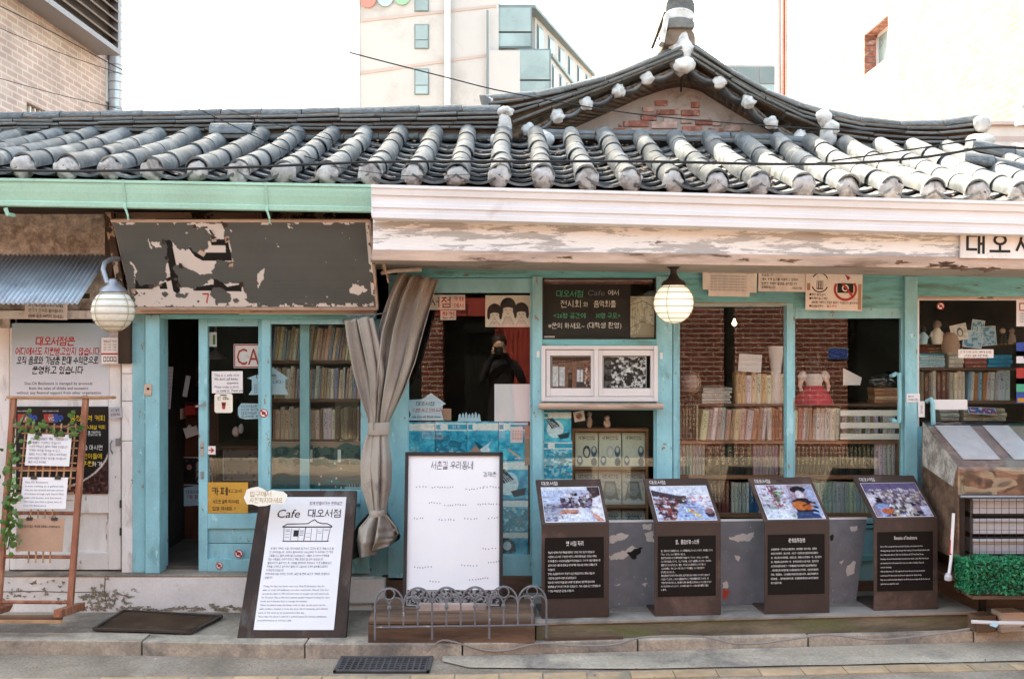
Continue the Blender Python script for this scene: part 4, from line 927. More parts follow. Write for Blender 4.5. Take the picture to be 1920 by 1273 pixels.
# corrugated sheet over the left door
aw = empty('corrugated_awning', (X(90, 6.1), -.1, 2.1), 'small blue-grey corrugated metal awning under the stucco wall', 'awning')
xr = -2.56; n = 200
def cor(u, v):
    x = -4.2 + (xr + 4.2) * u; w = .006 * math.sin(x / .0145 * math.pi)
    d = 6.32 + (5.86 - 6.32) * v; z = 2.255 + (1.93 - 2.255) * v; return Vector((x, d + CAM_Y - .8 * w, z + w)) - aw.location
o = solid(MB().grid(cor, 680, 2).build('metal_sheet', M['zinc'], aw, smooth=True), .002)
mb = MB(); mb.bar(Vector((-4.2, -.33, 1.985)) - aw.location, Vector((xr - .02, -.33, 1.985)) - aw.location, .03); mb.build('batten', M['dark_wood'], aw)
for px in (30, 76, 148): inst('screw', lump_mesh('screw', .007, 'steel', px, (1, 1, 1), 1, .05), aw, Matrix.Translation(P(px, 526, 6.06) - aw.location))

# ================================================================== peeling signboard
sb = empty('signboard', P(458, 497, 6.0), 'dark grey signboard with peeling film over old black lettering', 'signboard')
A_, B_, C_, D_ = P(213, 414, 5.86), P(695, 416, 5.86), P(699, 577, 6.17), P(250, 575, 6.17)
ctr = (A_ + B_ + C_ + D_) / 4; sb.location = ctr
sb_h = (A_ - D_).length; tilt = math.atan2(A_.y - D_.y, A_.z - D_.z); w_ = (B_.x - A_.x); Hh = math.hypot(A_.y - D_.y, A_.z - D_.z)
sb.rotation_euler = (-tilt, 0, 0)
MB().box(-w_ / 2, w_ / 2, .0, .04, -Hh / 2, Hh / 2).build('board', M['brown_board'], sb, bevel=.003)
c = Canvas(420, 146, '#d9d1cb', 5)
def T(p): 
    x, y = p; v = (y - 414) / 162; xl = 213 + 37 * v; xr_ = 695 + 4 * v; return ((x - xl) / (xr_ - xl), v)
def TP(l): return [T(p) for p in l]
K = '#17130f'
c.line(TP([(317, 452), (331, 541)]), .030, K); c.poly(TP([(397, 446), (428, 446), (436, 486), (380, 486), (366, 478), (354, 462), (360, 458), (372, 470), (392, 471), (424, 471), (424, 457), (397, 457)]), K)
c.poly(TP([(400, 512), (425, 536), (452, 531), (452, 545), (364, 544), (368, 536), (400, 531)]), K); c.rect(*T((390, 512)), *T((399, 530)), '#d8cbc3')
c.poly(TP([(254, 520), (286, 533), (286, 541), (254, 541)]), K); c.poly(TP([(299, 532), (312, 526), (315, 541), (301, 541)]), K)
c.line(TP([(380, 550), (390, 550), (387, 567)]), .006, '#c03a30')
E1 = [(308, 450), (320, 448), (326, 456), (340, 466), (356, 459), (366, 468), (380, 471), (392, 458), (398, 447), (426, 446), (434, 470), (434, 492), (418, 486), (402, 488), (398, 511), (386, 514), (362, 502), (340, 495), (329, 498), (330, 520), (340, 534), (340, 545), (325, 545), (318, 520), (312, 500), (314, 480)]
E2 = [(250, 518), (262, 530), (285, 534), (300, 532), (312, 526), (318, 518), (336, 532), (366, 540), (390, 530), (400, 522), (424, 531), (452, 531), (455, 548), (474, 574), (255, 577), (260, 560), (254, 545)]
E3 = [(361, 415), (395, 417), (416, 414), (424, 418), (418, 430), (428, 446), (402, 446), (398, 432), (388, 424), (368, 422)]
hole = Canvas(420, 146, '#000000', 6); wob = (hole.noise(30) - .5) * .05; wob2 = (hole.noise(36) - .5) * .09
hole.U = hole.U + wob; hole.V = hole.V + wob2
ex = hole.inpoly(TP(E1)) | hole.inpoly(TP(E2)) | hole.inpoly(TP(E3))
for q in ([(486, 505), (494, 503), (493, 515), (488, 536), (484, 534)], [(652, 542), (660, 534), (676, 534), (682, 540), (668, 548), (654, 547)], [(243, 488), (250, 490), (254, 516), (248, 508)], [(279, 445), (284, 450), (290, 462), (286, 464)], [(288, 450), (298, 450), (296, 462)]):
    ex |= hole.inpoly(TP(q))
bl = lambda x, y, rx, ry: ((hole.U - T((x, y))[0]) / (rx / 482)) ** 2 + ((hole.V - T((x, y))[1]) / (ry / 162)) ** 2 < 1
ex &= ~bl(412, 556, 19, 19); ex &= ~bl(310, 553, 6, 6); ex &= ~bl(342, 551, 11, 5); ex &= ~bl(440, 563, 6, 5)
edge = c.noise(46)
ex |= (c.V < .035) & (edge > .60); ex |= (c.V > .95) & (edge > .52); ex |= (c.U > .985) & (edge > .5); ex |= (edge > .845)
gr = c.noise(9); strk = Canvas(420, 146, '#000000', 9); fine = np.random.RandomState(3).rand(146, 1) * .5 + np.random.RandomState(4).rand(146, 420) * .25
film = np.array(lin('#595a57')) * (0.8 + .28 * gr + .14 * fine)[..., None]
keep = (~ex)[..., None]; c.a = np.where(keep, film, c.a)
# black plate shows where the paper below is gone too
c.a = np.where((ex & (c.noise(40) > .74) & (c.V > .8))[..., None], np.array(lin('#3a332e')), c.a)
c.attach(sb, -w_ / 2 + .004, -Hh / 2 + .004, w_ / 2 - .004, Hh / 2 - .004, -.002, 'print')
for k in range(30):                        # curled flakes of film along the torn edges
    pl = random.choice([E1, E1, E2, E3]); a = Vector(T(random.choice(pl))); u, v = a.x, a.y
    if not (.02 < u < .98 and .02 < v < .97): continue
    x, z = (u - .5) * w_, (.5 - v) * Hh; s_ = random.uniform(.012, .028); r_ = random.uniform(0, 6.3); mb = MB()
    def cf(p, q): 
        lx = (p - .5) * s_ * 1.6; lz = (q - .5) * s_; yy = -.003 - .012 * q * q
        return (x + lx * math.cos(r_) - lz * math.sin(r_), yy, z + lx * math.sin(r_) + lz * math.cos(r_))
    mb.grid(cf, 2, 3).build('film_flake', M['board_frame'] if k % 3 else M['trim'], sb)
MB().box(-w_ / 2 - .006, w_ / 2 + .006, -.008, .0, Hh / 2 - .004, Hh / 2 + .012).build('edge_strip', M['trim'], sb); MB().box(w_ / 2 - .002, w_ / 2 + .01, -.008, .04, -Hh / 2, Hh / 2).build('edge_strip', M['trim'], sb)
MB().box(-w_ / 2 + .02, w_ / 2 + .01, -.008, .04, -Hh / 2 - .016, -Hh / 2).build('edge_strip', M['trim'], sb)
# name board at the right end of the fascia
s = Sign('name_board', 'white name board with black Korean lettering on the flaking fascia', 'signboard', 1801, 436, 1990, 485, 5.715, .012, 'white_paint', ry=R(.9))
s.text('대', 1829, 459, 41, wt=.12).text('오', 1875, 459, 41, wt=.12).text('서', 1921, 459, 41, wt=.12).text('점', 1965, 459, 41, wt=.12)
for t_ in ('대', ): pass
s.done()

# ================================================================== lanterns
def lantern(px, py, r, D, lit, label):
    c = P(px, py, D); o = empty('lantern', c, label, 'lamp', 'caged globe lanterns')
    rr = L(r, D); prof = []
    for k in range(0, 41):
        a = -90 + 180 * k / 40; q = rr * math.cos(R(a)) * .97; h = rr * math.sin(R(a)) * 1.0
        q *= 1 - .035 * (abs(math.sin(k / 40 * math.pi * 9)) < .28)
        prof.append((max(q, .002), h))
    MB().lathe((0, 0, 0), prof, 32).build('globe', M['globe' if lit else 'globe_off'], o, smooth=True)
    for k in range(1, 9):
        a = -90 + 180 * k / 9; q = rr * math.cos(R(a)) * 1.0 + .002; h = rr * math.sin(R(a))
        MB().tube([(q * math.cos(R(b)), q * math.sin(R(b)), h) for b in range(0, 361, 15)], .002, 5, False).build('cage_ring', M['wire'], o)
    for b in (62, 152):
        MB().tube([(rr * 1.03 * math.cos(R(a)) * math.cos(R(b)), rr * 1.03 * math.cos(R(a)) * math.sin(R(b)), rr * 1.03 * math.sin(R(a))) for a in range(0, 361, 15)], .0018, 5, False).build('cage_wire', M['wire'], o)
    MB().lathe((0, 0, rr * .86), [(rr * .62, 0), (rr * .56, rr * .16), (rr * .3, rr * .34), (rr * .2, rr * .5), (rr * .17, rr * .6)], 20).build('cap', M['iron' if lit else 'steel'], o, smooth=True)
    return o, c, rr
o, c_, rr = lantern(1263, 568, 38, 6.02, True, 'glowing round caged lantern hanging from the soffit beside the chalkboard')
mb = MB(); mb.lathe((0, 0, rr * 1.4), [(.018, 0), (.02, .03), (.05, .05), (.055, .075)], 14); mb.build('stem', M['iron'], o, smooth=True)
o, c_, rr = lantern(212, 582, 40, 5.72, False, 'unlit cream caged lantern on a bent pipe beside the dark signboard')
mb = MB(); mb.tube([Vector((0, 0, rr * 1.35)), P(201, 530, 5.74) - c_, P(193, 505, 5.75) - c_, P(196, 493, 5.78) - c_, P(206, 487, 5.84) - c_, P(236, 484, 6.15) - c_], .014, 8); mb.build('pipe_arm', M['steel'], o, smooth=True)

# ================================================================== tied-back tarpaulin curtain
cu = empty('curtain', P(712, 1080, 6.15), 'grey tarpaulin curtain gathered and tied in front of turquoise post', 'curtain')
def loft(rows, nu, fold, amp, seed, D0=6.16, nv=40, shear=0):
    """rows: (left px, right px, y px, bulge, fold depth factor, y at right end)"""
    ys = [r[2] for r in rows]; tt = np.linspace(0, 1, len(rows))
    rs = np.random.RandomState(seed); ph = rs.rand(6) * 6.3
    def f(u, v):
        g = lambda k: float(np.interp(v, tt, [r[k] for r in rows]))
        l, r_, y, bu, fd = g(0), g(1), g(2), g(3), g(4); yr = float(np.interp(v, tt, [r[5] if len(r) > 5 else r[2] for r in rows]))
        uu = u + .04 * math.sin(u * 9 + ph[0] + v * 2)
        w = math.sin(uu * fold * 6.283 + ph[1] + .9 * math.sin(v * 3 + ph[2])) + .45 * math.sin(uu * fold * 2.3 * 6.283 + ph[3] + v * 2.2) + .3 * noise.noise((u * 5, v * 7, seed))
        d = D0 - bu * math.sin(math.pi * u) - 1.35 * amp * fd * w
        px = l + (r_ - l) * u + 6 * fd * math.cos(uu * fold * 6.283 + ph[4])
        return P(px, y + (yr - y) * u + (2.5 * math.sin(u * fold * 6.283) if v == 0 else 0), d) - cu.location
    return MB().grid(f, nu, nv)
def cloth(name, rows, nu, fold, amp, seed, m='canvas', **k):
    o = solid(loft(rows, nu, fold, amp, seed, **k).build(name, M[m], cu, smooth=True), .003); return o
cloth('sheet', [(745, 816, 512, .02, 1, 524), (724, 806, 560, .05, 1.1), (706, 790, 620, .06, 1.1), (700, 775, 680, .07, 1), (698, 757, 730, .06, .8), (700, 736, 775, .05, .5), (701, 728, 793, .04, .25), (702, 727, 806, .04, .2)], 60, 3.2, .032, 3)
cloth('sheet', [(647, 700, 600, .02, 1, 594), (652, 712, 640, .03, 1), (664, 724, 700, .04, .9), (677, 718, 745, .045, .7), (688, 712, 778, .04, .35), (692, 708, 796, .035, .2), (693, 708, 806, .035, .2)], 50, 2.4, .028, 8, D0=6.12)
cloth('sheet', [(693, 728, 804, .045, .25), (685, 732, 830, .05, .6), (679, 737, 870, .06, .8), (681, 735, 915, .06, .6), (691, 726, 950, .05, .3), (694, 723, 962, .05, .25)], 44, 3, .022, 5, D0=6.15)
cloth('tail', [(694, 723, 960, .05, .3), (686, 735, 972, .06, .5), (668, 752, 990, .07, 1), (663, 756, 1012, .06, 1.3, 1000), (664, 752, 1035, .04, 1.4, 1004), (668, 740, 1056, .02, 1.5, 1012)], 48, 2.6, .03, 12, D0=6.14)
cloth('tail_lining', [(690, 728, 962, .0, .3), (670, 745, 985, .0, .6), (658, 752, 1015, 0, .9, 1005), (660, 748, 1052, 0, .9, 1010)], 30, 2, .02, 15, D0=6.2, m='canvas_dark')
MB().lathe(P(710, 803, 6.13) - cu.location, [(.066, -.038), (.07, -.03), (.068, 0), (.07, .03), (.066, .038)], 20).build('tie_band', M['canvas'], cu, smooth=True).scale = (1, .8, 1)
mb = MB(); mb.lathe(P(709, 961, 6.13) - cu.location, [(.05, -.02), (.056, 0), (.05, .02)], 18); mb.build('tie_band', M['canvas'], cu, smooth=True)
for k in range(6): 
    p = P(655 + k * 9, 594, 6.13) - cu.location; MB().tube([p + Vector((.008 * math.cos(a), 0, .012 * math.sin(a) + .008)) for a in np.linspace(0, 6.28, 9)], .002, 5, False).build('ring', M['steel'], cu)
inst('eyelet', MB().lathe((0, 0, 0), [(.009, 0), (.009, -.003), (.004, -.003)], 12, 'y').mesh('eyelet', M['steel']), cu, Matrix.Translation(P(739, 993, 6.05) - cu.location))
MB().tube([P(648, 592, 6.16) - cu.location, P(700, 590, 6.16) - cu.location, P(745, 585, 6.2) - cu.location], .004, 6).build('curtain_wire', M['steel'], cu)
MB().tube([P(716, 512, 6.1), P(740, 508, 6.05), P(790, 505, 6.1)], .012, 8).build('rolled_cloth', M['soffit'], SHOP, smooth=True)
for (a, b) in (((716, 490), (728, 520)), ((720, 492), (728, 530)), ((712, 488), (722, 512))): MB().bar(P(*a, 6.05), P(*b, 6.1), .008).build('lath', M['trim'], SHOP)

# ================================================================== neighbouring buildings
lb = empty('brick_building', (-4.9, 3.5, 0), 'pinkish brick building with grey louvred box high on its side', 'building')
def lbp(name, m, mb, **k):
    o = mb.build(name, M[m], lb, **k); o.matrix_parent_inverse = Matrix.Translation((4.9, -3.5, 0)); return o
def YD(d): return d + CAM_Y
# window with bars low in the wall (D 10.0..10.9)
wy0, wy1, wz0, wz1 = YD(10.05), YD(10.75), 3.3, 4.12
for (a, b, c, d) in ((YD(7.6), wy0, 0, 11), (wy1, YD(12.1), 0, 11), (wy0, wy1, 0, wz0), (wy0, wy1, wz1, 11)):
    lbp('wall', 'brick_left', MB().box(-12, -4.9, a, b, c, d))
lbp('window_recess', 'room', MB().box(-5.2, -5.05, wy0 - .01, wy1 + .01, wz0, wz1))
for k in range(7): lbp('window_bar', 'white_metal', MB().box(-4.97, -4.94, wy0 + .05 + k * .1, wy0 + .08 + k * .1, wz0, wz1 - .01))
lv = lbp('louvre_box', 'louvre', MB().box(-4.9, -4.62, YD(8), YD(11.75), 5.07, 5.13).box(-4.9, -4.62, YD(11.68), YD(11.75), 5.13, 10.8).box(-4.9, -4.72, YD(8), YD(11.68), 5.13, 10.8))
for k in range(26): 
    z = 5.2 + k * .115
    o = MB().add([(-4.72, YD(8), z + .07), (-4.62, YD(8), z), (-4.62, YD(11.68), z), (-4.72, YD(11.68), z + .07), (-4.72, YD(8), z + .085), (-4.61, YD(8), z + .015), (-4.61, YD(11.68), z + .015), (-4.72, YD(11.68), z + .085)], [(3, 2, 1, 0), (4, 5, 6, 7), (1, 2, 6, 5)]).build('louvre_slat', M['louvre'], lv)
    o.matrix_parent_inverse = lv.matrix_local.inverted() @ Matrix.Identity(4) if False else Matrix.Identity(4)
lbp('white_conduit', 'white_metal', MB().box(X(188, 12), X(200, 12), YD(12.0), YD(12.12), Z(190, 12), Z(112, 12)))
du = lbp('duct', 'duct', MB().lathe(P(217, 120, 12.1) * 1, [(.082, -1.2), (.082, 2.6)], 20), smooth=True)
for k in range(22): 
    lbp('duct_ring', 'steel', MB().lathe(P(217, 120, 12.1), [(.083, -.75 + k * .103), (.0865, -.745 + k * .103), (.083, -.738 + k * .103)], 20))

tw = empty('added_shade_tower', (-14, YD(20), 0), 'added unseen pale tower block shading the left of the roof', 'building')  # unseen block added to keep sun off the left part of the roof
o = MB().box(-24, -8.15, YD(17), YD(20), 0, 21.5).build('wall', M['pale_wall'], tw); o.matrix_parent_inverse = Matrix.Translation(-tw.location)
for i in range(6):
    for j in range(2):
        o = MB().box(-8.16, -8.1, YD(17.3 + j * 1.3), YD(18.2 + j * 1.3), 2 + i * 3, 3.4 + i * 3).build('window', M['apt_glass'], tw); o.matrix_parent_inverse = Matrix.Translation(-tw.location)

rb = empty('pale_brick_building', (5.2, 8, 0), 'tall sunlit pale brick building beside the tiled roof corner', 'building')
def rbp(name, m, mb, par=rb, **k):
    o = mb.build(name, M[m], par, **k); o.matrix_parent_inverse = Matrix.Translation((-5.2, -8, 0)); return o
a0, a1, c0, c1 = YD(13.77), YD(14.67), 5.62, 6.2
for (a, b, c, d) in ((YD(9), a0, 0, 13), (a1, YD(19.2), 0, 13), (a0, a1, 0, c0), (a0, a1, c1, 13)): rbp('wall', 'brick_right', MB().box(5.2, 5.5, a, b, c, d))
rbp('rear_wall', 'brick_right', MB().box(5.5, 13, YD(9.2), YD(19), 0, 13))
rbp('window', 'pvc', MB().box(5.36, 5.42, a0, a0 + .06, c0, c1).box(5.36, 5.42, a1 - .06, a1, c0, c1).box(5.36, 5.42, a0, a1, c0, c0 + .05).box(5.36, 5.42, a0, a1, c1 - .05, c1).box(5.37, 5.41, (a0 + a1) / 2 - .025, (a0 + a1) / 2 + .025, c0, c1))
rbp('pane', 'apt_glass', MB().box(5.385, 5.39, a0, a1, c0, c1))
for z in np.arange(c0, c1 - .02, .085): rbp('reveal_brick', 'brick', MB().box(5.19, 5.36, a1 - .012, a1 + .02, z + .006, z + .072))
rbp('reveal_lintel', 'brick', MB().box(5.205, 5.36, a0, a1, c1 - .012, c1 + .01))
rbp('drainpipe', 'white_metal', MB().tube([(5.12, YD(19.15), 0), (5.12, YD(19.15), 13)], .06, 12), smooth=True)
rbp('drainpipe', 'red_panel', MB().tube([(5.17, YD(18.9), 0), (5.17, YD(18.9), 13)], .018, 8))
rbp('low_wall', 'brick_left', MB().box(X(1835, 8.6), 5.6, YD(8.6), YD(8.75), 0, Z(236, 8.6)).box(X(1835, 8.6), 5.6, YD(8.55), YD(8.8), Z(236, 8.6), Z(230, 8.6)))
rbp('vent_pipe', 'white_metal', MB().tube([P(1921, 195, 8.3), P(1911, 197, 8.3), P(1909, 210, 8.3), P(1912, 236, 8.3)], .035, 10), smooth=True)

ap = empty('apartment_block', (X(800, 36), YD(36), 0), 'pale tall apartment block with blue glazed balconies', 'building'); AI = Matrix.Translation(-ap.location)
def app(name, m, mb, par=None, **k):
    o = mb.build(name, M[m], par or ap, **k)
    if par is None: o.matrix_parent_inverse = AI
    return o
app('wall', 'pale_wall', MB().box(X(655, 36), X(935, 36), YD(36), YD(44), 0, 16.2))
app('wall', 'pale_wall', MB().box(X(935, 36.2), X(965, 36.2), YD(36.3), YD(44), 0, 13.4))
app('wall', 'pale_wall', MB().prism([(X(958, 37), YD(37.2), 0), (X(1004, 37), YD(37.2), 0), (3.7, YD(45.6), 0), (0, YD(46), 0)], (0, 0, 13.75)))
app('wall', 'pale_wall', MB().box(X(912, 35.8), X(975, 35.8), YD(35.8), YD(37.5), 0, Z(95, 35.8)))
app('wall', 'pale_wall', MB().prism([(X(966, 36), YD(36), 0), (X(1033, 36), YD(36), 0), (3.1, YD(42.5), 0), (1.4, YD(43), 0)], (0, 0, 11.9)))
app('roof_slab', 'apt_frame', MB().prism([(X(928, 36.3), YD(36.15), 13.75), (X(1004, 36.3), YD(36.15), 13.75), (3.85, YD(45.6), 13.75), (0, YD(46), 13.75)], (0, 0, .12)))
app('roof_slab', 'apt_frame', MB().prism([(X(970, 35.9), YD(35.9), 11.9), (X(1037, 35.9), YD(35.9), 11.9), (3.2, YD(42.5), 11.9), (1.4, YD(43), 11.9)], (0, 0, .12)))
for i, (a, b, c, d, D) in enumerate([(932, 14, 996, 60, 36.1), (932, 62, 996, 88, 36.1), (974, 94, 1031, 150, 35.85), (974, 152, 1031, 176, 35.85)]):
    f = app('balcony_window', 'apt_frame', MB().pbox(a - 2, b - 2, d and c + 2, d + 2, D, .1)); 
    o = MB().pbox(a + 1, b + 1, c - 1, d - 1, D - .03, .06).build('pane', M['apt_glass'], f)
def side_strip(A, B, z0, z1, n, off):
    A = Vector(A); B = Vector(B); t = (B - A); nrm = Vector((t.y, -t.x, 0)).normalized()
    for k in range(n):
        p, q = A + t * ((k + .12) / n) + nrm * off, A + t * ((k + .62) / n) + nrm * off
        f = app('balcony_window', 'apt_frame', MB().prism([(p.x, p.y, z0), (q.x, q.y, z0), (q.x, q.y, z1), (p.x, p.y, z1)], nrm * -.1))
        p2, q2 = p.lerp(q, .1) + nrm * .04, p.lerp(q, .9) + nrm * .04
        MB().prism([(p2.x, p2.y, z0 + .1), (q2.x, q2.y, z0 + .1), (q2.x, q2.y, z1 - .1), (p2.x, p2.y, z1 - .1)], nrm * -.03).build('pane', M['apt_glass'], f)
    app('balcony_rail', 'apt_frame', MB().bar(A + nrm * .1 + Vector((0, 0, z0 + .9)), B + nrm * .1 + Vector((0, 0, z0 + .9)), .08))
S0, S1 = (X(1004, 37), YD(37.2), 0), (3.7, YD(45.6), 0); side_strip(S0, S1, 11.2, 13.55, 6, .03); side_strip(S0, S1, 8.2, 10.6, 6, .03)
S2, S3 = (X(1033, 36), YD(36), 0), (3.1, YD(42.5), 0); side_strip(S2, S3, 9.5, 11.7, 5, .03); side_strip(S2, S3, 6.8, 9.1, 5, .03)
for a, b in ((-40, 22), (46, 92), (129, 178)):
    f = app('window', 'apt_frame', MB().pbox(777, a, 804, b, 35.96, .1)); MB().pbox(779, a + 2, 802, a + (b - a) * .62, 35.93, .06).build('pane', M['apt_glass'], f); MB().pbox(779, a + (b - a) * .66, 802, b - 2, 35.93, .06).build('pane', M['apt_glass'], f)
app('drainpipe', 'white_metal', MB().tube([P(839, 240, 35.8), P(839, -120, 35.8)], .11, 10), smooth=True); app('drainpipe', 'apt_frame', MB().tube([P(914, 200, 35.8), P(914, 20, 35.8)], .04, 8))
for a, b in ((32, 22), (130, 112)): app('band', 'pink_band', MB().prism([P(676, a + 10, 35.97), P(930, b - 8, 35.97), P(930, b - 13, 35.97), P(676, a + 4, 35.97)], (0, .03, 0)))
app('corner_panel', 'white_metal', MB().pbox(656, -150, 674, 230, 35.95, .05))
for cx, m in ((690, 'emblem_red'), (722, 'emblem_blue'), (754, 'emblem_green')): app('emblem', m, MB().lathe(P(cx, 0 - (cx - 690) * .08, 35.9), [(.28, 0), (.28, .05)], 24, 'y'))
gb = empty('glass_building', (X(1400, 34), YD(34), 0), 'faint pale glazed building between roof peak and brick building', 'building'); 
o = MB().box(X(1335, 34), X(1475, 34), YD(34), YD(38), 0, Z(122, 34)).build('wall', M['pale_wall'], gb); o.matrix_parent_inverse = Matrix.Translation(-gb.location)
for i in range(3):
    for j in range(4):
        o = MB().pbox(1340 + i * 42, 126 + j * 34, 1379 + i * 42, 157 + j * 34, 33.96, .08).build('pane', M['apt_glass'] if j else M['apt_frame'], gb); o.matrix_parent_inverse = Matrix.Translation(-gb.location)
tk = MB().lathe((X(338, 30), YD(30), 0), [(.27, 0), (.27, Z(210, 30)), (.25, Z(207, 30))], 16).build('water_tank', M['crate'], None, smooth=True, label='grey water tank showing just above the long ridge', cat='tank')

# street frontage across the road: only seen mirrored in the shop glass
op = empty('red_brick_frontage', (0, -7.6, 0), 'red brick shop frontage across the road with dark openings', 'building'); OI = Matrix.Translation((0, 7.6, 0))
def opp(name, m, mb, **k):
    o = mb.build(name, M[m], op, **k); o.matrix_parent_inverse = OI; return o
opp('wall', 'brick_opp', MB().box(-13, 13, -8.2, -7.6, 2.5, 4.6))
for a, b in ((-13, -5.2), (-1.27, -.97), (2.25, 2.98), (3.14, 4.72), (7.4, 13)): opp('wall', 'brick_opp', MB().box(a, b, -8.1, -7.6, 0, 2.5))
opp('shopfront', 'opp_dark', MB().box(-5.2, -1.27, -8.3, -8.0, 0, 2.5).box(-.97, 2.25, -8.3, -8.0, 0, 2.5).box(4.72, 7.4, -8.3, -8.0, 0, 2.5))
opp('doorway', 'opp_dark', MB().box(2.98, 3.14, -8.3, -7.7, 0, 2.5)); opp('shutter', 'red_panel', MB().box(-.24, .32, -8.02, -7.92, .3, 1.95))
for k in range(8): opp('shutter_rib', 'red_panel', MB().box(-.22 + k * .07, -.2 + k * .07, -7.92, -7.905, .3, 1.95))
opp('awning_strip', 'red_panel', MB().box(-1.5, -.36, -7.66, -7.58, 2.05, 2.3))
lt = Letters(); lt.line('ink', 'Jolly Ba', 0, 0, .19); 
for mn, mb in lt.mb.items():
    o = mb.build('lettering', M[mn], op); o.matrix_local = Matrix.Translation((-.9, .03, 2.17)) @ Matrix.Rotation(math.pi, 4, 'Z')
opp('address_plate', 'apt_frame', MB().box(4.44, 4.72, -7.62, -7.575, 1.44, 1.6)); opp('address_plate_face', 'ink_blue', MB().box(4.45, 4.71, -7.575, -7.57, 1.45, 1.59)); opp('kerb', 'kerb', MB().box(-13, 13, -7.62, -7.3, -.08, .06))

# ================================================================== overhead cables
def cable(pts, r, label, m='cable', n=24):
    v = [Vector(p) for p in pts]; out = []
    for k in range(n + 1):
        s_ = k / n * (len(v) - 1); i = min(int(s_), len(v) - 2); f = s_ - i
        p0, p1, p2, p3 = v[max(i - 1, 0)], v[i], v[i + 1], v[min(i + 2, len(v) - 1)]
        out.append(.5 * ((2 * p1) + (p2 - p0) * f + (2 * p0 - 5 * p1 + 4 * p2 - p3) * f * f + (3 * p1 - p0 - 3 * p2 + p3) * f ** 3))
    return MB().tube(out, r, 6).build('overhead_cable', M[m], None, smooth=True, label=label, cat='cable')
cable(pp([(-60, 319), (200, 321), (480, 313), (700, 304), (960, 303), (1200, 303), (1450, 308), (1600, 306), (1750, 293), (1860, 276), (1990, 284)], 5.62), .008, 'thick black cable sagging along the eave tiles')
cable(pp([(1560, 302), (1680, 285), (1830, 262)], 5.62), .005, 'thin dark cable rising to the right ridge end')
cable(pp([(-20, 2), (100, 62), (230, 132), (420, 228), (560, 290), (700, 320)], 6.2), .0035, 'thin wire slanting from the louvred box down over the roof')
cable(pp([(-20, 45), (100, 95), (230, 140), (480, 222), (640, 268)], 6.6), .0025, 'fine wire slanting past the silver duct')
cable(pp([(-20, 142), (110, 178), (230, 206)], 8.0), .003, 'fine wire crossing the barred window')
cable(pp([(340, 4), (500, 55), (656, 99), (835, 145), (960, 175), (1200, 215), (1500, 240), (1700, 246)], 6.9), .0045, 'long dark wire crossing the apartment block and the gable')
cable(pp([(620, 312), (760, 330), (900, 326)], 5.7), .002, 'hair-thin wire lying over the middle eave tiles')

# the photographer stands just behind the lens and shows only as a mirror image in the poster window
import bmesh
pr = empty('person', (-.14, -6.78, -.08), 'person in a black jacket raising a camera, mirrored in the poster window', 'person')
J = {'pel': (0, 0, .98), 'bel': (0, 0, 1.14), 'che': (0, 0, 1.34), 'nek': (-.02, .02, 1.53), 'hd0': (-.03, .04, 1.62), 'hd1': (-.03, .05, 1.72), 'hd2': (-.03, .03, 1.83),
     'ls': (-.19, 0, 1.45), 'le': (-.26, .12, 1.22), 'lh': (-.12, .24, 1.58), 'lf': (-.08, .265, 1.64), 'rs': (.19, 0, 1.45), 're': (.30, .10, 1.22), 'rh': (.07, .24, 1.58), 'rf': (.03, .265, 1.64),
     'lp': (-.10, 0, .93), 'lk': (-.12, .02, .5), 'la': (-.12, -.01, .09), 'lt': (-.13, .15, .045), 'rp': (.10, 0, .93), 'rk': (.12, .02, .5), 'ra': (.12, -.01, .09), 'rt': (.13, .15, .045)}
RAD = {'pel': (.16, .12), 'bel': (.15, .11), 'che': (.18, .125), 'nek': (.06, .06), 'hd0': (.075, .085), 'hd1': (.08, .10), 'hd2': (.06, .075), 'ls': (.075, .075), 'le': (.05, .05), 'lh': (.032, .036), 'lf': (.036, .02), 'rs': (.075, .075), 're': (.05, .05), 'rh': (.032, .036), 'rf': (.036, .02), 'lp': (.10, .10), 'lk': (.07, .07), 'la': (.045, .05), 'lt': (.045, .04), 'rp': (.10, .10), 'rk': (.07, .07), 'ra': (.045, .05), 'rt': (.045, .04)}
ks = list(J); E = [('pel', 'bel'), ('bel', 'che'), ('che', 'nek'), ('nek', 'hd0'), ('hd0', 'hd1'), ('hd1', 'hd2'), ('che', 'ls'), ('ls', 'le'), ('le', 'lh'), ('lh', 'lf'), ('che', 'rs'), ('rs', 're'), ('re', 'rh'), ('rh', 'rf'), ('pel', 'lp'), ('lp', 'lk'), ('lk', 'la'), ('la', 'lt'), ('pel', 'rp'), ('rp', 'rk'), ('rk', 'ra'), ('ra', 'rt')]
me = bpy.data.meshes.new('body'); me.from_pydata([J[k] for k in ks], [(ks.index(a), ks.index(b)) for a, b in E], [])
bo = bpy.data.objects.new('body', me); link(bo, pr); bo.modifiers.new('skin', 'SKIN'); sv = me.skin_vertices
if not sv:
    bm_ = bmesh.new(); bm_.from_mesh(me); bm_.verts.layers.skin.verify(); bm_.to_mesh(me); bm_.free(); sv = me.skin_vertices
for i, k in enumerate(ks): sv[0].data[i].radius = RAD[k]; sv[0].data[i].use_root = (k == 'pel')
sm = bo.modifiers.new('smooth', 'SUBSURF'); sm.levels = sm.render_levels = 2; me.materials.append(M['jacket'])
inst('face', lump_mesh('face', .088, 'skin', 3, (.92, 1.0, 1.25), 3, .03), pr, Matrix.Translation((-.03, .062, 1.715)))
inst('hair', lump_mesh('hair', .108, 'hair', 6, (.98, 1.05, 1.0), 3, .1), pr, Matrix.Translation((-.03, .015, 1.77)))
pc = empty('hand_camera', (-.17, -6.50, 1.58), 'small black camera held up to the face, mirrored in the poster window', 'camera')
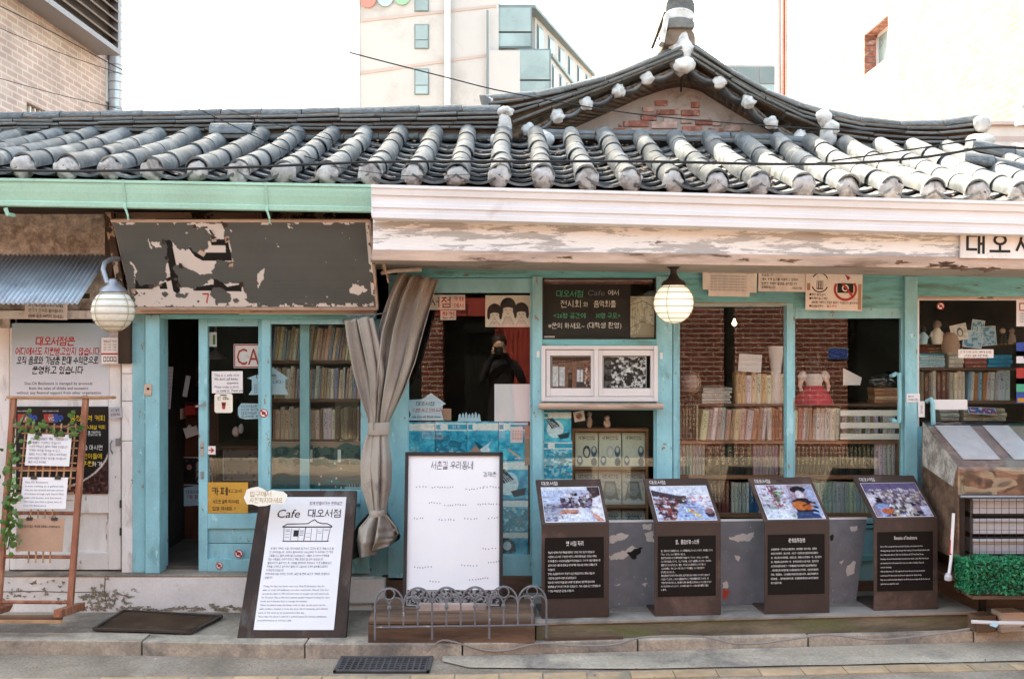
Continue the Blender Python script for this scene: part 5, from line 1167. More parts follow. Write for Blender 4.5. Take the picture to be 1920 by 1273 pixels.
MB().box(-.07, .07, -.03, .01, -.04, .045).build('body', M['opp_dark'], pc, bevel=.006); MB().lathe((0, .01, 0), [(.032, 0), (.032, .035), (.026, .036)], 18, 'y').build('lens', M['iron'], pc, smooth=True)
for sg in (-1, 1):
    for k in range(4): MB().tube([(sg * .085, -.035 + .0, .03 - .02 * k), (sg * .088, .005, .032 - .02 * k), (sg * .060, .018, .03 - .02 * k)], .0085, 6).build('finger', M['skin'], pr, smooth=True).matrix_parent_inverse = Matrix.Translation(Vector((-.03, -6.50 + 6.78, 1.58 + .08)))

# ================================================================== posters and notices on the left
s = Sign('poster', 'pale blue poster about bookstore support on the white door', 'poster', 22, 606, 204, 748, 6.352, .006, 'paper')
c = Canvas(60, 48, '#ffffff', 2).grad('#93a9b3', '#d9d2d2'); s.canvas(c, 22, 606, 204, 748, -.0008)
s.text('대오서점은', 104, 640, 18, 'ink_red', width=74, slant=.12, wt=.13).text('어디에서도 지원받고있지 않습니다', 108, 659, 16, 'ink_red', width=158, slant=.12, wt=.12)
s.text('오직 음료와 기념품 판매 수익만으로', 108, 676, 16, 'ink', width=153, slant=.12, wt=.12).text('운영하고 있습니다', 108, 694, 16, 'ink', width=96, slant=.12, wt=.12)
s.text('Dae-Oh Bookstore is managed by proceeds', 110, 718.5, 7.5, 'ink', width=127).text('from the sales of drinks and souvenirs', 110, 727.5, 7.5, 'ink', width=111).text('without any financial support from other organization.', 111, 736, 7.5, 'ink', width=159)
s.done()
s = Sign('notice', 'small paper notice tucked under the corrugated awning', 'notice', 46, 566, 126, 599, 6.31, .002, 'paper_warm', ry=R(1.5))
s.text('이 안에서 담배 피우지 마세요', 86, 573, 7.5, width=66).text('연기가 안으로 들어옵니다', 86, 582.5, 7.5, width=64).text('(담배 꽁초 버리지 마세요)', 86, 593, 7.5, width=66); s.done()
s = Sign('poster', 'black coffee poster behind the wooden ladder rack', 'poster', 30, 762, 202, 926, 6.352, .004, 'text_panel')
c = Canvas(120, 114, '#191513', 3); c.speckle(1300, ['#2a1512', '#3c1f1b', '#4b2a26', '#180d0c', '#6b4542'], (.012, .022), (.012, .02), (.3, .6, 1, 1))
c.put(((c.U - .28) / .74) ** 2 + ((c.V - .42) / .53) ** 2 < 1, '#191513'); rr_ = ((c.U - .28) / .74) ** 2 + ((c.V - .42) / .53) ** 2; c.put((rr_ > .98) & (rr_ < 1.03) & (c.U > .3) & (c.V > .45), '#d8ccc4')
s.canvas(c, 30, 762, 202, 926)
for x in (33, 82):
    for k, m in enumerate(('ink_red', 'brick', 'ink_blue')): s.rect(x + k * 9, 776, x + 9 + k * 9, 792, m)
    s.text('VC', x + 14, 785, 9, 'ink_white'); s.ring(x + 32, 783, 1.5, 5, 'ink_blue'); s.poly([(x + 28, 786), (x + 35, 784), (x + 31, 791)], 'ink_green')
s.text('SINGLE ORIGIN COFFEE', 46, 770.5, 3.4, 'ink_white', width=26).text('SINGLE ORIGIN COFFEE', 95, 770.5, 3.4, 'ink_white', width=30)
s.text('공정무역 커피', 164, 784, 12, 'ink_yellow', width=64).text('스페셜 커피', 179, 801, 8.5, 'ink_yellow', width=36).text('를 제공하는', 177, 810, 4.5, 'ink_white', width=24).text('맛있다!는 평', 177, 815, 4.5, 'ink_white', width=24)
s.text('을 마시면', 174, 839, 10, 'ink_white', width=36).text('어린이들에', 169, 855, 11, 'ink_yellow', width=44).text('후원', 164, 869, 11, 'ink_yellow', width=22).text('하게', 182, 870, 9.5, 'ink_white', width=18); s.done()
s = Sign('notice', 'narrow paper schedule with a red stripe beside the cream lantern', 'notice', 190, 633, 221, 682, 6.32, .002, 'paper_warm')
s.text('영업시간 안내', 206, 640, 5, width=24).rect(190, 662, 221, 665, 'ink_red', -.0016)
for k in range(3): s.text('오전 11:00 - 20:00', 206, 646 + k * 5, 3.5, width=24)
for k in range(4): s.rect(194 + k * 6.3, 669, 199 + k * 6.3, 678, 'ink'); s.rect(195 + k * 6.3, 670.5, 198 + k * 6.3, 676.5, 'paper_warm', -.0018)
s.done()
s = Sign('notice', 'little grey card hanging by the white door frame', 'notice', 204, 763, 228, 784, 6.325, .002, 'crate', ry=R(-6)); s.text('사진 촬영', 216, 769, 5, width=16).text('삼가하세요', 216, 777, 5, width=18); s.done()

# ladder rack with clipped sheets
lr = empty('ladder_rack', (X(75, 5.95), YD(5.9), 0), 'reddish wooden ladder rack holding clipped paper sheets', 'rack')
def lp(name, m, mb, **k):
    o = mb.build(name, M[m], lr, **k); o.matrix_parent_inverse = Matrix.Translation(-lr.location); return o
def DR(py): return 5.92 + (1140 - py) / 400 * .28          # the rack leans back
def Q(px, py, d=0): return P(px, py, DR(py) + d)
lp('rail', 'bamboo', MB().bar(Q(26, 743), Q(-4, 1150), .032, .03), bevel=.003); lp('rail', 'bamboo', MB().bar(Q(161, 742), Q(131, 1142), .034, .03), bevel=.003)
lp('top_rod', 'cane', MB().tube([Q(12, 745, -.02), Q(217, 745, -.02)], .0085, 8), smooth=True); lp('rod_knob', 'cane', MB().lathe(Q(212, 745, -.02), [(.006, -.01), (.016, 0), (.006, .01)], 12))
for y, x0, x1 in ((800, 24, 153), (878, 18, 149), (961, 12, 142), (1043, 4, 135), (1128, -6, 128)): lp('rung', 'bamboo', MB().tube([Q(x0, y), Q(x1, y + 1)], .011, 8), smooth=True)
for k in range(8): lp('trellis_cane', 'cane', MB().bar(Q(49 + k * 13.3, 794, -.012), Q(37 + k * 13.3, 918, -.012), .009, .006))
for k in range(10): lp('trellis_cane', 'cane', MB().bar(Q(41 - k * 1.2, 812 + k * 14, -.02), Q(148 - k * 1.2, 812 + k * 14, -.02), .008, .006))
for k in range(4): lp('trellis_cane', 'cane', MB().bar(Q(58 + k * 13.5, 955, -.014), Q(53 + k * 13.5, 1055, -.014), .008, .006))
lp('foot', 'bamboo', MB().bar(P(152, 1136, 6.05), P(108, 1150, 5.74), .05, .045), bevel=.003); lp('foot', 'bamboo', MB().bar(P(15, 1136, 6.05), P(-30, 1150, 5.74), .05, .045), bevel=.003)
lp('cross_bar', 'plank', MB().bar(P(-30, 1158, 5.76), P(116, 1158, 5.76), .03, .03), bevel=.003); lp('cross_bar', 'cane', MB().bar(P(-30, 1164, 5.74), P(116, 1165, 5.74), .014, .02))
def clip_sheet(x0, y0, x1, y1, m, label, lines, lm, lh, skew):
    D = DR((y0 + y1) / 2) - .045
    s = Sign('clipped_sheet', label, 'paper', x0, y0, x1, y1, D, .002, m, rx=R(-9), ry=R(skew)); n = len(lines)
    for k, t_ in enumerate(lines):
        if t_: s.text(t_, x0 + 6, y0 + lh[0] + k * lh[1], lh[2], lm, 'L', width=min(x1 - x0 - 12, 3.4 * lh[2] / 6 * len(t_.replace(' ', '')) * (1.7 if ord(t_[0]) > 255 else 1)))
    for cx in (x0 + (x1 - x0) * .25, x0 + (x1 - x0) * .78):
        mb = MB(); mb.box(s.u(cx) - .018, s.u(cx) + .018, -.006, .006, s.h / 2 - .012, s.h / 2 + .006); mb.tube([(s.u(cx) - .008, -.004, s.h / 2 + .006), (s.u(cx), -.01, s.h / 2 + .028), (s.u(cx) + .008, -.004, s.h / 2 + .006)], .0022, 5); mb.build('clip', M['iron'], s.o)
    s.done()
clip_sheet(49, 814, 132, 873, 'paper', 'white clipped sheet with Korean lines, uppermost on the ladder rack', ['옛날 대오서점은 책방 그대로입니다', '사람들이 구경하고 있습니다', '이곳은 문화공간 갤러리 카페로 운영합니다', '현재는 사진을 찍으실 수 있고', '음료도 드시고 예쁜 구경하고 쉬어가세요', '대오서점은 언제나 당신을 기다립니다', '좋은 시간 되세요'], 'ink_soft', (9, 7.2, 5), 1.3)
clip_sheet(40, 895, 125, 953, 'paper', 'white clipped sheet with English lines, below the Korean sheet', ['Dae-Oh Bookstore', 'is now running as a gallery-cafe.', 'You can see around and take photos', 'of antiques through style Hanok filled', 'with old books and furniture.', 'We hope you have a great time at', 'Dae-Oh Bookstore'], 'ink_soft', (9, 7.2, 5), .6)
clip_sheet(31, 972, 119, 1033, 'kraft', 'brown kraft clipped sheet, lowest on the ladder rack', ['대오서점 카페 메뉴 (MENU)'], 'ink', (15, 9, 5.5), .5)
iv = empty('ivy_plant', P(30, 1000, 6.05), 'trailing green ivy twined round the ladder rack rail', 'plant')
lf = MB().add([(0, 0, 0), (-.012, -.003, .010), (-.014, -.004, .024), (0, 0, .036), (.014, -.004, .024), (.012, -.003, .010), (0, -.006, .018)], [(0, 6, 1), (1, 6, 2), (2, 6, 3), (3, 6, 4), (4, 6, 5), (5, 6, 0)]).mesh('leaf', M['leaf'], True)
st = [(48, 775), (38, 800), (26, 840), (20, 880), (26, 920), (14, 960), (20, 1000), (14, 1030)]
MB().tube([P(a, b, DR(b) - .04) - iv.location for a, b in st], .004, 5).build('stem', M['stem'], iv); MB().tube([P(a, b, DR(b) - .05) - iv.location for a, b in ((48, 775), (70, 800), (105, 808), (140, 795), (152, 780))], .003, 5).build('stem', M['stem'], iv)
for k in range(150):
    if k < 115:
        t_ = (random.random() ** .75); q = poly_at([Vector((a, b, 0)) for a, b in st], t_); px, py = q.x + random.gauss(0, 9), q.y + random.gauss(0, 8)
    elif k < 140: px, py = random.uniform(45, 155), random.choice([797, 806, 812]) + random.gauss(0, 7)
    else: px, py = random.uniform(130, 160), random.uniform(775, 805)
    o = inst('leaf', lf, iv, Matrix.Translation(P(px, py, DR(py) - .05 - random.random() * .04) - iv.location) @ Matrix.Rotation(random.uniform(-.7, .7), 4, 'X') @ Matrix.Rotation(random.uniform(-.8, .8), 4, 'Z') @ Matrix.Rotation(random.uniform(0, 6.3), 4, 'Y') @ Matrix.Scale(random.uniform(.7, 1.25), 4))

# notices on the half-open door and the sash next to it
DD = 6.365
s = Sign('cafe_sign', 'cream enamel sign with big red letters behind the half-open door', 'sign', 438, 645, 503, 690, 6.415, .004, 'paper_warm')
s.rect(439, 646, 503, 648, 'ink_red').rect(439, 687, 503, 689, 'ink_red').rect(439, 646, 441, 689, 'ink_red').text('CAF', 472, 668, 44, 'ink_red', width=56); s.done()
s = Sign('notice', 'white handwritten English cafe notice on the half-open door', 'notice', 397, 696, 455, 737, 6.378, .002, 'paper', ry=R(-.5))
for k, (t_, w) in enumerate((('This is a cafe now.', 48), ("We don't sell books", 44), ('anymore.', 22), ('Please order a drink', 46), ('to come in. Thank you', 50))): s.text(t_, 402 + (24 if k == 2 else 4 if k == 4 else 0), 703 + k * 7.3, 6.5, 'ink_soft' if k in (0, 3) else 'ink', 'L', width=w, slant=.15)
s.done()
s = Sign('notice', 'small white one-person-one-menu card with a drink on the door', 'notice', 402, 738, 436, 774, 6.378, .002, 'cream', outline=[(405, 774), (433, 774), (436, 771), (436, 741), (433, 738), (405, 738), (402, 741), (402, 771)])
s.text('1인 1메뉴', 419, 747, 7.5, 'ink', width=22).rect(413, 740, 425, 742, 'ink').poly([(415, 754), (424, 754), (422, 767), (417, 767)], 'ink_red').rect(417, 756, 422, 760, 'ink', -.0018); s.done()
hs = [(465, 712), (471, 712), (471, 709), (463, 709), (480, 697), (508, 693), (512, 687), (524, 697), (541, 705), (543, 712), (535, 712), (534, 732), (543, 740), (466, 740), (472, 733), (472, 712)]
s = Sign('notice', 'pale blue house-shaped paper notice behind the door and sash', 'notice', 463, 687, 543, 740, 6.414, .002, 'paper_blue', outline=[(466, 740), (543, 740), (535, 731), (535, 711), (543, 710), (520, 695), (512, 688), (504, 695), (488, 700), (463, 709), (472, 712), (472, 731)][::1])
s.text('다음은', 500, 706, 9, 'ink', width=40).text('운영합니다!', 508, 716, 7, 'ink', width=46)
for k in range(4): s.text('음료 주문 후 사진', 490, 722 + k * 4.5, 3.6, 'ink_soft', width=28)
s.done()
s = Sign('notice', 'pale blue rounded paper notice low behind the door glass', 'notice', 446, 756, 500, 786, 6.414, .002, 'paper_blue', outline=[(449, 783), (460, 786), (500, 784), (500, 757), (452, 756), (446, 765), (446, 777)])
for k, t_ in enumerate(('OO서점은 cafe', '사진만 찍지마세요', '대오서점은 음료', '드셔야 해요')): s.text(t_, 474, 761.5 + k * 6.4, 5.5, 'ink', width=44)
s.done()
s = Sign('arrow_tag', 'little red arrow tag on the door glass', 'tag', 388, 836, 404, 852, 6.378, .002, 'paper_warm'); s.rect(391, 843, 399, 845, 'ink_red').poly([(396, 839), (402, 844), (396, 849), (395, 847), (398, 844), (395, 841)], 'ink_red'); s.done()
s = Sign('notice', 'orange handwritten cafe card at the foot of the door glass', 'notice', 389, 904, 465, 962, 6.376, .002, 'orange')
s.text('카페', 412, 921, 17, 'ink', width=30).text('보고 갑니다', 441, 920, 7, 'ink', width=26).text('사진은 살짝 찍으세요', 424, 940, 8, 'ink', width=50).text('입장 마세요 !!', 420, 953, 8, 'ink', width=44); s.done()
s = Sign('sticker', 'round no-camera sticker on the sash stile at glass height', 'sticker', 486, 766, 503, 783, 6.332, .0012, 'paper', outline=[(494.5 + 8 * math.cos(a), 774.5 + 8 * math.sin(a)) for a in np.linspace(0, 6.28, 17)[:-1]]); no_photo(s, 494.5, 774.5, 8); s.done()
s = Sign('sticker', 'round no-camera sticker on the lower door plank', 'sticker', 439, 1029, 456, 1046, 6.366, .0012, 'paper', outline=[(447.5 + 8 * math.cos(a), 1037.5 + 8 * math.sin(a)) for a in np.linspace(0, 6.28, 17)[:-1]]); no_photo(s, 447.5, 1037.5, 8); s.done()
s = Sign('sticker', 'round no-camera sticker on the bottom door rail', 'sticker', 404, 1053, 418, 1067, 6.366, .0012, 'paper', outline=[(411 + 6.5 * math.cos(a), 1060 + 6.5 * math.sin(a)) for a in np.linspace(0, 6.28, 17)[:-1]]); no_photo(s, 411, 1060, 6.5); s.done()

# poster window, left half
s = Sign('paper_strip', 'cream strip with big Korean letters at top of poster window', 'sign', 800, 553, 872, 581, 6.415, .002, 'paper_warm')
s.text('서', 815, 567, 22).text('점', 836, 567, 22).text('카페', 860, 561, 10, 'ink_red', width=18).text('에서', 860, 573, 10, 'ink_red', width=18); s.done()
s = Sign('paper_strip', 'small cream strip with purple Korean letters under the large strip', 'sign', 826, 582, 855, 600, 6.415, .002, 'paper_warm'); s.text('한컷', 840.5, 591, 14, 'ink_red', width=22); s.done()
s = Sign('portrait_print', 'cream print with pencil drawing of three bob-haired children', 'picture', 910, 554, 995, 613, 6.412, .003, 'cream')
c = Canvas(150, 104, '#e6ddd0', 8)
for (u, v, k) in ((.20, .52, 1.0), (.80, .48, 1.0), (.50, .34, 1.06)):
    c.ell(u, v + .0 * k, .165 * k, .27 * k, '#2b2523'); c.ell(u, v + .12 * k, .118 * k, .19 * k, '#e0d6c9'); c.put((((c.U - u) / (.16 * k)) ** 2 + ((c.V - v) / (.265 * k)) ** 2 < 1) & (c.V < v + .03 + .05 * ((c.U - u) / .12) ** 2), '#332c2a')
    for e in (-.135, .135): c.ell(u + e * k, v + .10 * k, .036 * k, .15 * k, '#332c2a')
    for e in (-.045, .045): c.ell(u + e * k, v + .115 * k, .018, .014, '#4a403b')
    c.ell(u, v + .225 * k, .03, .011, '#8a6a60'); c.ell(u, v + .16 * k, .010, .02, '#b9a697')
    c.poly([(u - .17 * k, 1), (u - .06, v + .31 * k), (u + .06, v + .31 * k), (u + .17 * k, 1)], '#d8cdc0'); c.line([(u - .13, .98), (u - .05, v + .3 * k), (u, v + .38 * k), (u + .05, v + .3 * k), (u + .13, .98)], .006, '#6b615a')
c.photo(1, .06, .1); s.canvas(c, 911, 555, 994, 612); s.done()
s = Sign('notice', 'pale blue house-shaped handwritten note above the sea prints', 'notice', 760, 737, 835, 790, 6.412, .002, 'paper_blue', outline=[(765, 788), (832, 788), (829, 776), (830, 760), (836, 757), (808, 737), (792, 748), (766, 750), (760, 759), (765, 760), (770, 778)])
s.text('대오서점', 797, 757, 8, 'ink', width=34, slant=.1).text('구경만 하고 있어 드려', 800, 769, 8, 'ink_red', width=56, slant=.1).text('cafe Dae-oh Book store', 799, 781, 7, 'ink', width=54, slant=.1); s.done()
s = Sign('blank_sheet', 'large blank pale sheet on the poster window', 'paper', 927, 720, 996, 790, 6.411, .002, 'paper'); s.done()
s = Sign('card', 'brown cardboard piece standing beside the house-shaped note', 'card', 830, 766, 846, 788, 6.43, .003, 'kraft'); s.done()
fam = [(858, 790)]
for k in range(7): 
    x = 862 + k * 6; fam += [(x - 2.4, 783), (x - 2.2, 779 - (k % 3)), (x, 775 - (k % 3) * 1.5), (x + 2.2, 779 - (k % 3)), (x + 2.4, 783)]
fam += [(902, 790)]
s = Sign('cutout', 'pale cut-out of a row of little figures on the sea prints', 'cut-out', 857, 772, 903, 790, 6.416, .003, 'paper_blue', outline=fam[::-1]); s.done()
def sea(px0, py0, px1, py1, seed, kind, label, D=6.418):
    s = Sign('sea_print', label, 'print', px0, py0, px1, py1, D, .003, 'paper', group='turquoise nature prints behind the glass')
    w = int((px1 - px0) * 1.5); h = int((py1 - py0) * 1.5); c = Canvas(w, h, '#2a9db8', seed); n1, n2 = c.noise(5), c.noise(12)
    a, b = np.array(lin('#1292b4')), np.array(lin('#58cfdf')); c.a[:] = a + (b - a) * np.clip((n1 - .3) * 2.2, 0, 1)[..., None]
    rows = {'sea': ((.62, '#bfe3e6'),), 'rock': (), 'gull': (), 'fly': (), 'plant': (), 'wing': (), 'boat': ()}[kind]
    if kind == 'sea': c.rect(.0, .66, .48, .78, '#a9dde0', .7); c.put(n2 > .62, '#0f6f8d', .5)
    if kind == 'rock': c.put((n1 > .5) & (c.V > .35), '#0c5f78', .8); c.put((n2 > .6) & (c.V > .7), '#d7eff0', .8)
    if kind == 'gull': c.poly([(.2, .48), (.45, .62), (.62, .74), (.7, .8), (.55, .82), (.4, .72)], '#0b4d62'); c.ell(.58, .74, .16, .07, '#e8f3f3'); c.poly([(.45, .7), (.8, .5), (.6, .76)], '#bfe0e4')
    if kind == 'boat': c.line([(.1, .7), (.5, .62)], .02, '#0b4d62'); c.poly([(.3, .75), (.7, .95), (.75, .92), (.35, .7)], '#c9a888')
    if kind == 'fly': 
        c.ell(.42, .6, .3, .3, '#cfe6e4'); c.poly([(.02, .15), (.2, .1), (.6, .5), (.3, .6)], '#123f4c'); c.poly([(.5, .8), (.95, .7), (.9, .9), (.6, .95)], '#0f3a46')
        for k in range(9): c.line([(.05 + .05 * k, .2 + .03 * k), (.35 + .04 * k, .6)], .012, '#e8f4f2' if k % 2 else '#0f3a46')
    if kind == 'plant': c.put((n2 > .52) & (c.V > .25), '#bfe3df', .75); c.put((n1 > .6) & (c.V > .3), '#0c6a80', .7)
    if kind == 'wing': c.ell(.3, .6, .35, .4, '#0d2f38', .9); c.ell(.4, .5, .12, .15, '#cde3e4', .9); c.put(n2 > .64, '#7fb4bd', .5)
    c.rect(.0, .05, .26, .24, '#e6efe9'); c.rect(.03, .08, .22, .21, '#2aa3bf'); c.ell(.26, .145, .09, .095, '#e6efe9')
    c.rect(.34, .05, 1, .24, '#e2e9e0'); c.ell(.37, .145, .08, .095, '#e2e9e0')
    if seed % 2 == 0: c.rect(.4, .08, 1, .21, '#2aa3bf')
    c.photo(1, .08, .2); s.canvas(c, px0, py0, px1, py1); 
    if kind == 'rock': s.text('어 치', (px0 + px1) / 2 + 10, py0 + (py1 - py0) * .145, 7, 'ink_white')
    s.done()
sea(757, 791, 815, 862, 3, 'sea', 'turquoise sea print under the house-shaped note'); sea(816, 790, 875, 862, 4, 'rock', 'turquoise rocky print with two white Korean letters'); sea(876, 790, 934, 862, 5, 'gull', 'turquoise print of a gull in flight'); sea(935, 790, 990, 862, 6, 'boat', 'turquoise print with a thin pale stick, half under a cream slip')
sea(925, 863, 990, 935, 7, 'fly', 'turquoise print of a striped butterfly'); sea(925, 936, 990, 995, 9, 'plant', 'turquoise print of pale leafy plants'); sea(925, 996, 990, 1050, 11, 'wing', 'dark turquoise print of a black insect')
sea(757, 863, 815, 935, 13, 'plant', 'turquoise print partly behind white notice board'); sea(757, 936, 815, 1035, 15, 'rock', 'lower turquoise print behind white notice board')
s = Sign('card', 'tall brown card strip by the poster window edge', 'card', 984, 798, 994, 872, 6.408, .002, 'kraft'); s.done()
s = Sign('card', 'brown triangular card corner above the white notice board', 'card', 878, 834, 908, 850, 6.41, .002, 'kraft', outline=[(878, 852), (906, 850), (890, 834)]); s.done()
s = Sign('card', 'cream slip with faint red lettering on the turquoise prints', 'card', 957, 800, 980, 830, 6.412, .002, 'paper_warm'); [s.text('축 대오서점', 962 + k * 5, 815, 3.5, 'ink_red', rot=R(-90)) for k in range(4)]; s.done()
# the chalkboard behind the notice pane
s = Sign('chalkboard', 'black chalkboard with handwritten Korean lines behind the notice pane', 'chalkboard', 1018, 522, 1182, 636, 6.40, .01, 'chalkboard')
s.text('대오서점', 1068, 551, 14, 'ink_green', width=50, slant=.08).text('Cafe', 1118, 549, 14, 'ink_soft', width=32, slant=.15).text('에서', 1150, 549, 11, 'ink_white', width=20)
s.text('전시회', 1070, 570, 15, 'ink_white', width=38).text('와', 1098, 571, 10, 'ink_white').text('음악회를', 1134, 570, 14, 'ink_white', width=42)
s.text('<26평 공간에', 1068, 592, 11, 'ink_green', width=60).text('30명 규모>', 1140, 592, 11, 'ink_green', width=46)
s.text('※문의 하세요~', 1062, 611, 12, 'ink_white', width=68).text('(대학생 환영)', 1133, 610, 12, 'ink_white', width=64); s.rect(1020, 630, 1040, 633, 'ink_white'); s.done()
s = Sign('drawing', 'sepia courtyard picture standing at the chalkboard end', 'picture', 1181, 556, 1229, 636, 6.405, .004, 'cream')
c = Canvas(60, 100, '#c9c0ab', 4); n1 = c.noise(9); c.put(n1 > .58, '#8d8470', .7); c.line([(.0, .2), (.5, .1), (1, .25)], .03, '#5c5444'); [c.line([(.1 * k, .22), (.08 * k, .85)], .014, '#786e5b', .8) for k in range(1, 8)]; c.poly([(.2, 1), (.5, .6), (.9, .7), (1, 1)], '#a89e88'); c.line([(0, .75), (.5, .58), (1, .72)], .02, '#5c5444'); s.canvas(c, 1182, 557, 1228, 635); s.done()
s = Sign('photograph', 'colour photograph of an old tiled room in the white window', 'photograph', 1034, 668, 1112, 730, 6.376, .003, 'paper')
c = Canvas(120, 94, '#7a5a4c', 2); n1 = c.noise(7); c.put(n1 > .5, '#94705f', .8); c.rect(0, 0, 1, .12, '#4b3229'); c.line([(0, .2), (1, .08)], .02, '#3a2620')
c.rect(.02, .3, .16, .92, '#d8d6d6'); c.rect(.18, .32, .32, .9, '#cfcfd2'); c.rect(.165, .25, .18, .95, '#5b4136'); c.rect(.33, .25, .37, .9, '#8a6350'); c.rect(.4, .5, .5, .95, '#3a2a26'); c.rect(.42, .55, .48, .7, '#6b4c40'); c.rect(.52, .15, .6, .9, '#8b6352'); c.rect(.62, .4, .76, .78, '#dadadf'); c.rect(.68, .38, .7, .8, '#4a352c'); c.rect(.6, .78, 1, .95, '#423a3c')
c.speckle(60, ['#c9a890', '#573b32', '#ddd3cc', '#8f4a3c'], (.01, .03), (.02, .05), (.78, .2, 1, .9)); c.photo(1); s.canvas(c, 1035, 669, 1111, 729, m='print_gloss'); s.done()
s = Sign('photograph', 'black and white photograph of a crowded bookshop in the white window', 'photograph', 1131, 668, 1212, 730, 6.376, .003, 'paper')
c = Canvas(120, 92, '#2a2726', 5); n1 = c.noise(18); c.put(n1 > .46, '#6b6868', .8); c.put(n1 > .54, '#dcdada', .9); c.rect(0, 0, .18, 1, '#1c1a1a', .85); c.ell(.58, .45, .06, .1, '#e8e6e6'); c.ell(.58, .68, .1, .2, '#2a2828'); c.speckle(40, ['#f0eeee', '#1a1919', '#8a8888'], (.01, .04), (.01, .05), (.2, .1, 1, .95)); c.photo(1); s.canvas(c, 1132, 669, 1211, 729, m='print_gloss'); s.done()
for (a, b, k) in ((1009, 664, 'left'), (1240, 667, 'right')): Sign('sticker', 'tiny white sticker on the turquoise post %s of the white window' % ('by the prints' if k == 'left' else 'under the glowing lantern'), 'sticker', a - 2.5, b - 6, a + 2.5, b + 6, 6.348 if k == 'left' else 6.352, .0015, 'paper').done()

# notices under the soffit on the right
s = Sign('notice', 'curling cream notice with a second sheet below, left of three', 'notice', 1318, 505, 1420, 556, 6.335, .002, 'paper_warm', ry=R(1.2), outline=[(1329, 556), (1406, 556), (1406, 548), (1419, 548), (1419, 507), (1317, 504), (1318, 544), (1329, 544)])
s.text('사진촬영 하는 분은 카페 이용 하여 주시기 바랍니다', 1366, 511, 4.5, 'ink', width=90)
for k in range(6): s.text('대오서점은 개인이 운영하는 곳으로 지원을 받지 않습니다', 1366, 518 + k * 5.2, 3.2, 'ink_soft', width=68)
s.done()
s = Sign('notice', 'cream notice of four Korean lines, middle of three', 'notice', 1422, 506, 1511, 547, 6.332, .002, 'paper_warm', ry=R(.8))
s.text('죄송합니다', 1428, 516, 5.5, 'ink', 'L', width=22).text('계속 가게 입구를 사용하고 있어서', 1428, 524, 5.5, 'ink', 'L', width=68).text('당분간 카페의 촬영을 금지합니다', 1428, 532, 5.5, 'ink', 'L', width=66).text('양해바랍니다', 1428, 539, 5.5, 'ink', 'L', width=26).text('-대오서점-', 1505, 540, 5, 'ink', 'R', width=20); s.done()
s = Sign('notice', 'torn cream notice with red no-camera ring, right of three', 'notice', 1511, 509, 1617, 582, 6.325, .002, 'paper_warm', ry=R(1.2))
s.ring(1537, 528, 14, 16, 'ink', a0=R(20), a1=R(150)).ring(1537, 533, 14, 16, 'ink', a0=R(200), a1=R(340)); s.rect(1531, 527, 1543, 543, 'ink', -.0015)
for k in range(3): s.rect(1532 + k * 4, 525 - (k == 0) * 8, 1534 + k * 4, 541, 'paper_warm', -.0018)
s.ring(1585, 542, 17.5, 22, 'ink_red', a0=R(150), a1=R(395)); s.rect(1570, 531, 1600, 549, 'ink', -.0015); s.ring(1585, 540, 4, 6.5, 'paper_warm', y=-.0018)
s.poly([(1577, 531), (1581, 530), (1602, 556), (1599, 559)], 'ink_red', -.0021).poly([(1582, 513), (1592, 518), (1614, 516), (1612, 526), (1584, 528)], 'paper', -.004).poly([(1583, 514), (1594, 520), (1589, 526)], 'ink_red', -.0045)
s.rect(1513, 532, 1519, 545, 'kraft', -.002).rect(1609, 532, 1615, 580, 'kraft', -.002)
for k, (t_, w) in enumerate((('■무단 촬영금지', 30), ('■카페이용고객만', 34), ('(음료를 구매하신 분들만 촬영이 가능합니다 들어오세요)', 90), ('■상업촬영문의', 26))): s.text(t_, 1518 + (4 if k == 2 else 0), 553 + k * 7.2, 5, 'ink', 'L', width=w)
s.text('별도문의', 1560, 574.5, 5, 'ink_red', width=18); s.done()
s = Sign('sticker', 'round no-camera sticker on the dark right-hand window', 'sticker', 1757, 567, 1771, 581, 6.392, .0012, 'paper', outline=[(1764 + 6.8 * math.cos(a), 574 + 6.8 * math.sin(a)) for a in np.linspace(0, 6.28, 17)[:-1]]); no_photo(s, 1764, 574, 6.8); s.done()
s = Sign('notice', 'small white label stuck across the turquoise post and window', 'label', 1700, 738, 1725, 754, 6.34, .0015, 'paper'); s.text('밀어서', 1708, 743, 4, width=10).text('여세요 (문)', 1712, 749, 4, width=18); s.done()
s = Sign('notice', 'narrow white label beside the bent turquoise handle', 'label', 1722, 752, 1734, 782, 6.335, .0015, 'paper'); s.text('당기세요', 1728, 767, 4, rot=R(90)); s.done()
s = Sign('notice', 'long white label under the right-hand window books', 'label', 1748, 749, 1814, 768, 6.385, .0015, 'paper'); s.done()
s = Sign('notice', 'white strip of printed Korean across the right-hand window books', 'label', 1797, 655, 1863, 671, 6.392, .0015, 'paper_warm'); s.text('이 책 가격은 없으니 예쁘게 보세요', 1830, 660, 4.6, width=58).text('(구경도 음료 주문 후에)', 1830, 667, 4.6, width=44); s.done()
s = Sign('notice', 'white sheet with red box at the right-hand window edge', 'notice', 1906, 562, 1960, 612, 6.39, .002, 'paper', bevel=0); s.rect(1911, 568, 1950, 583, 'ink_red').rect(1913, 570, 1948, 581, 'paper', -.0018); [s.text('대오서점 안내문 입니다', 1912, 588 + k * 5, 3.4, 'ink_soft', 'L', width=36) for k in range(4)]; s.done()
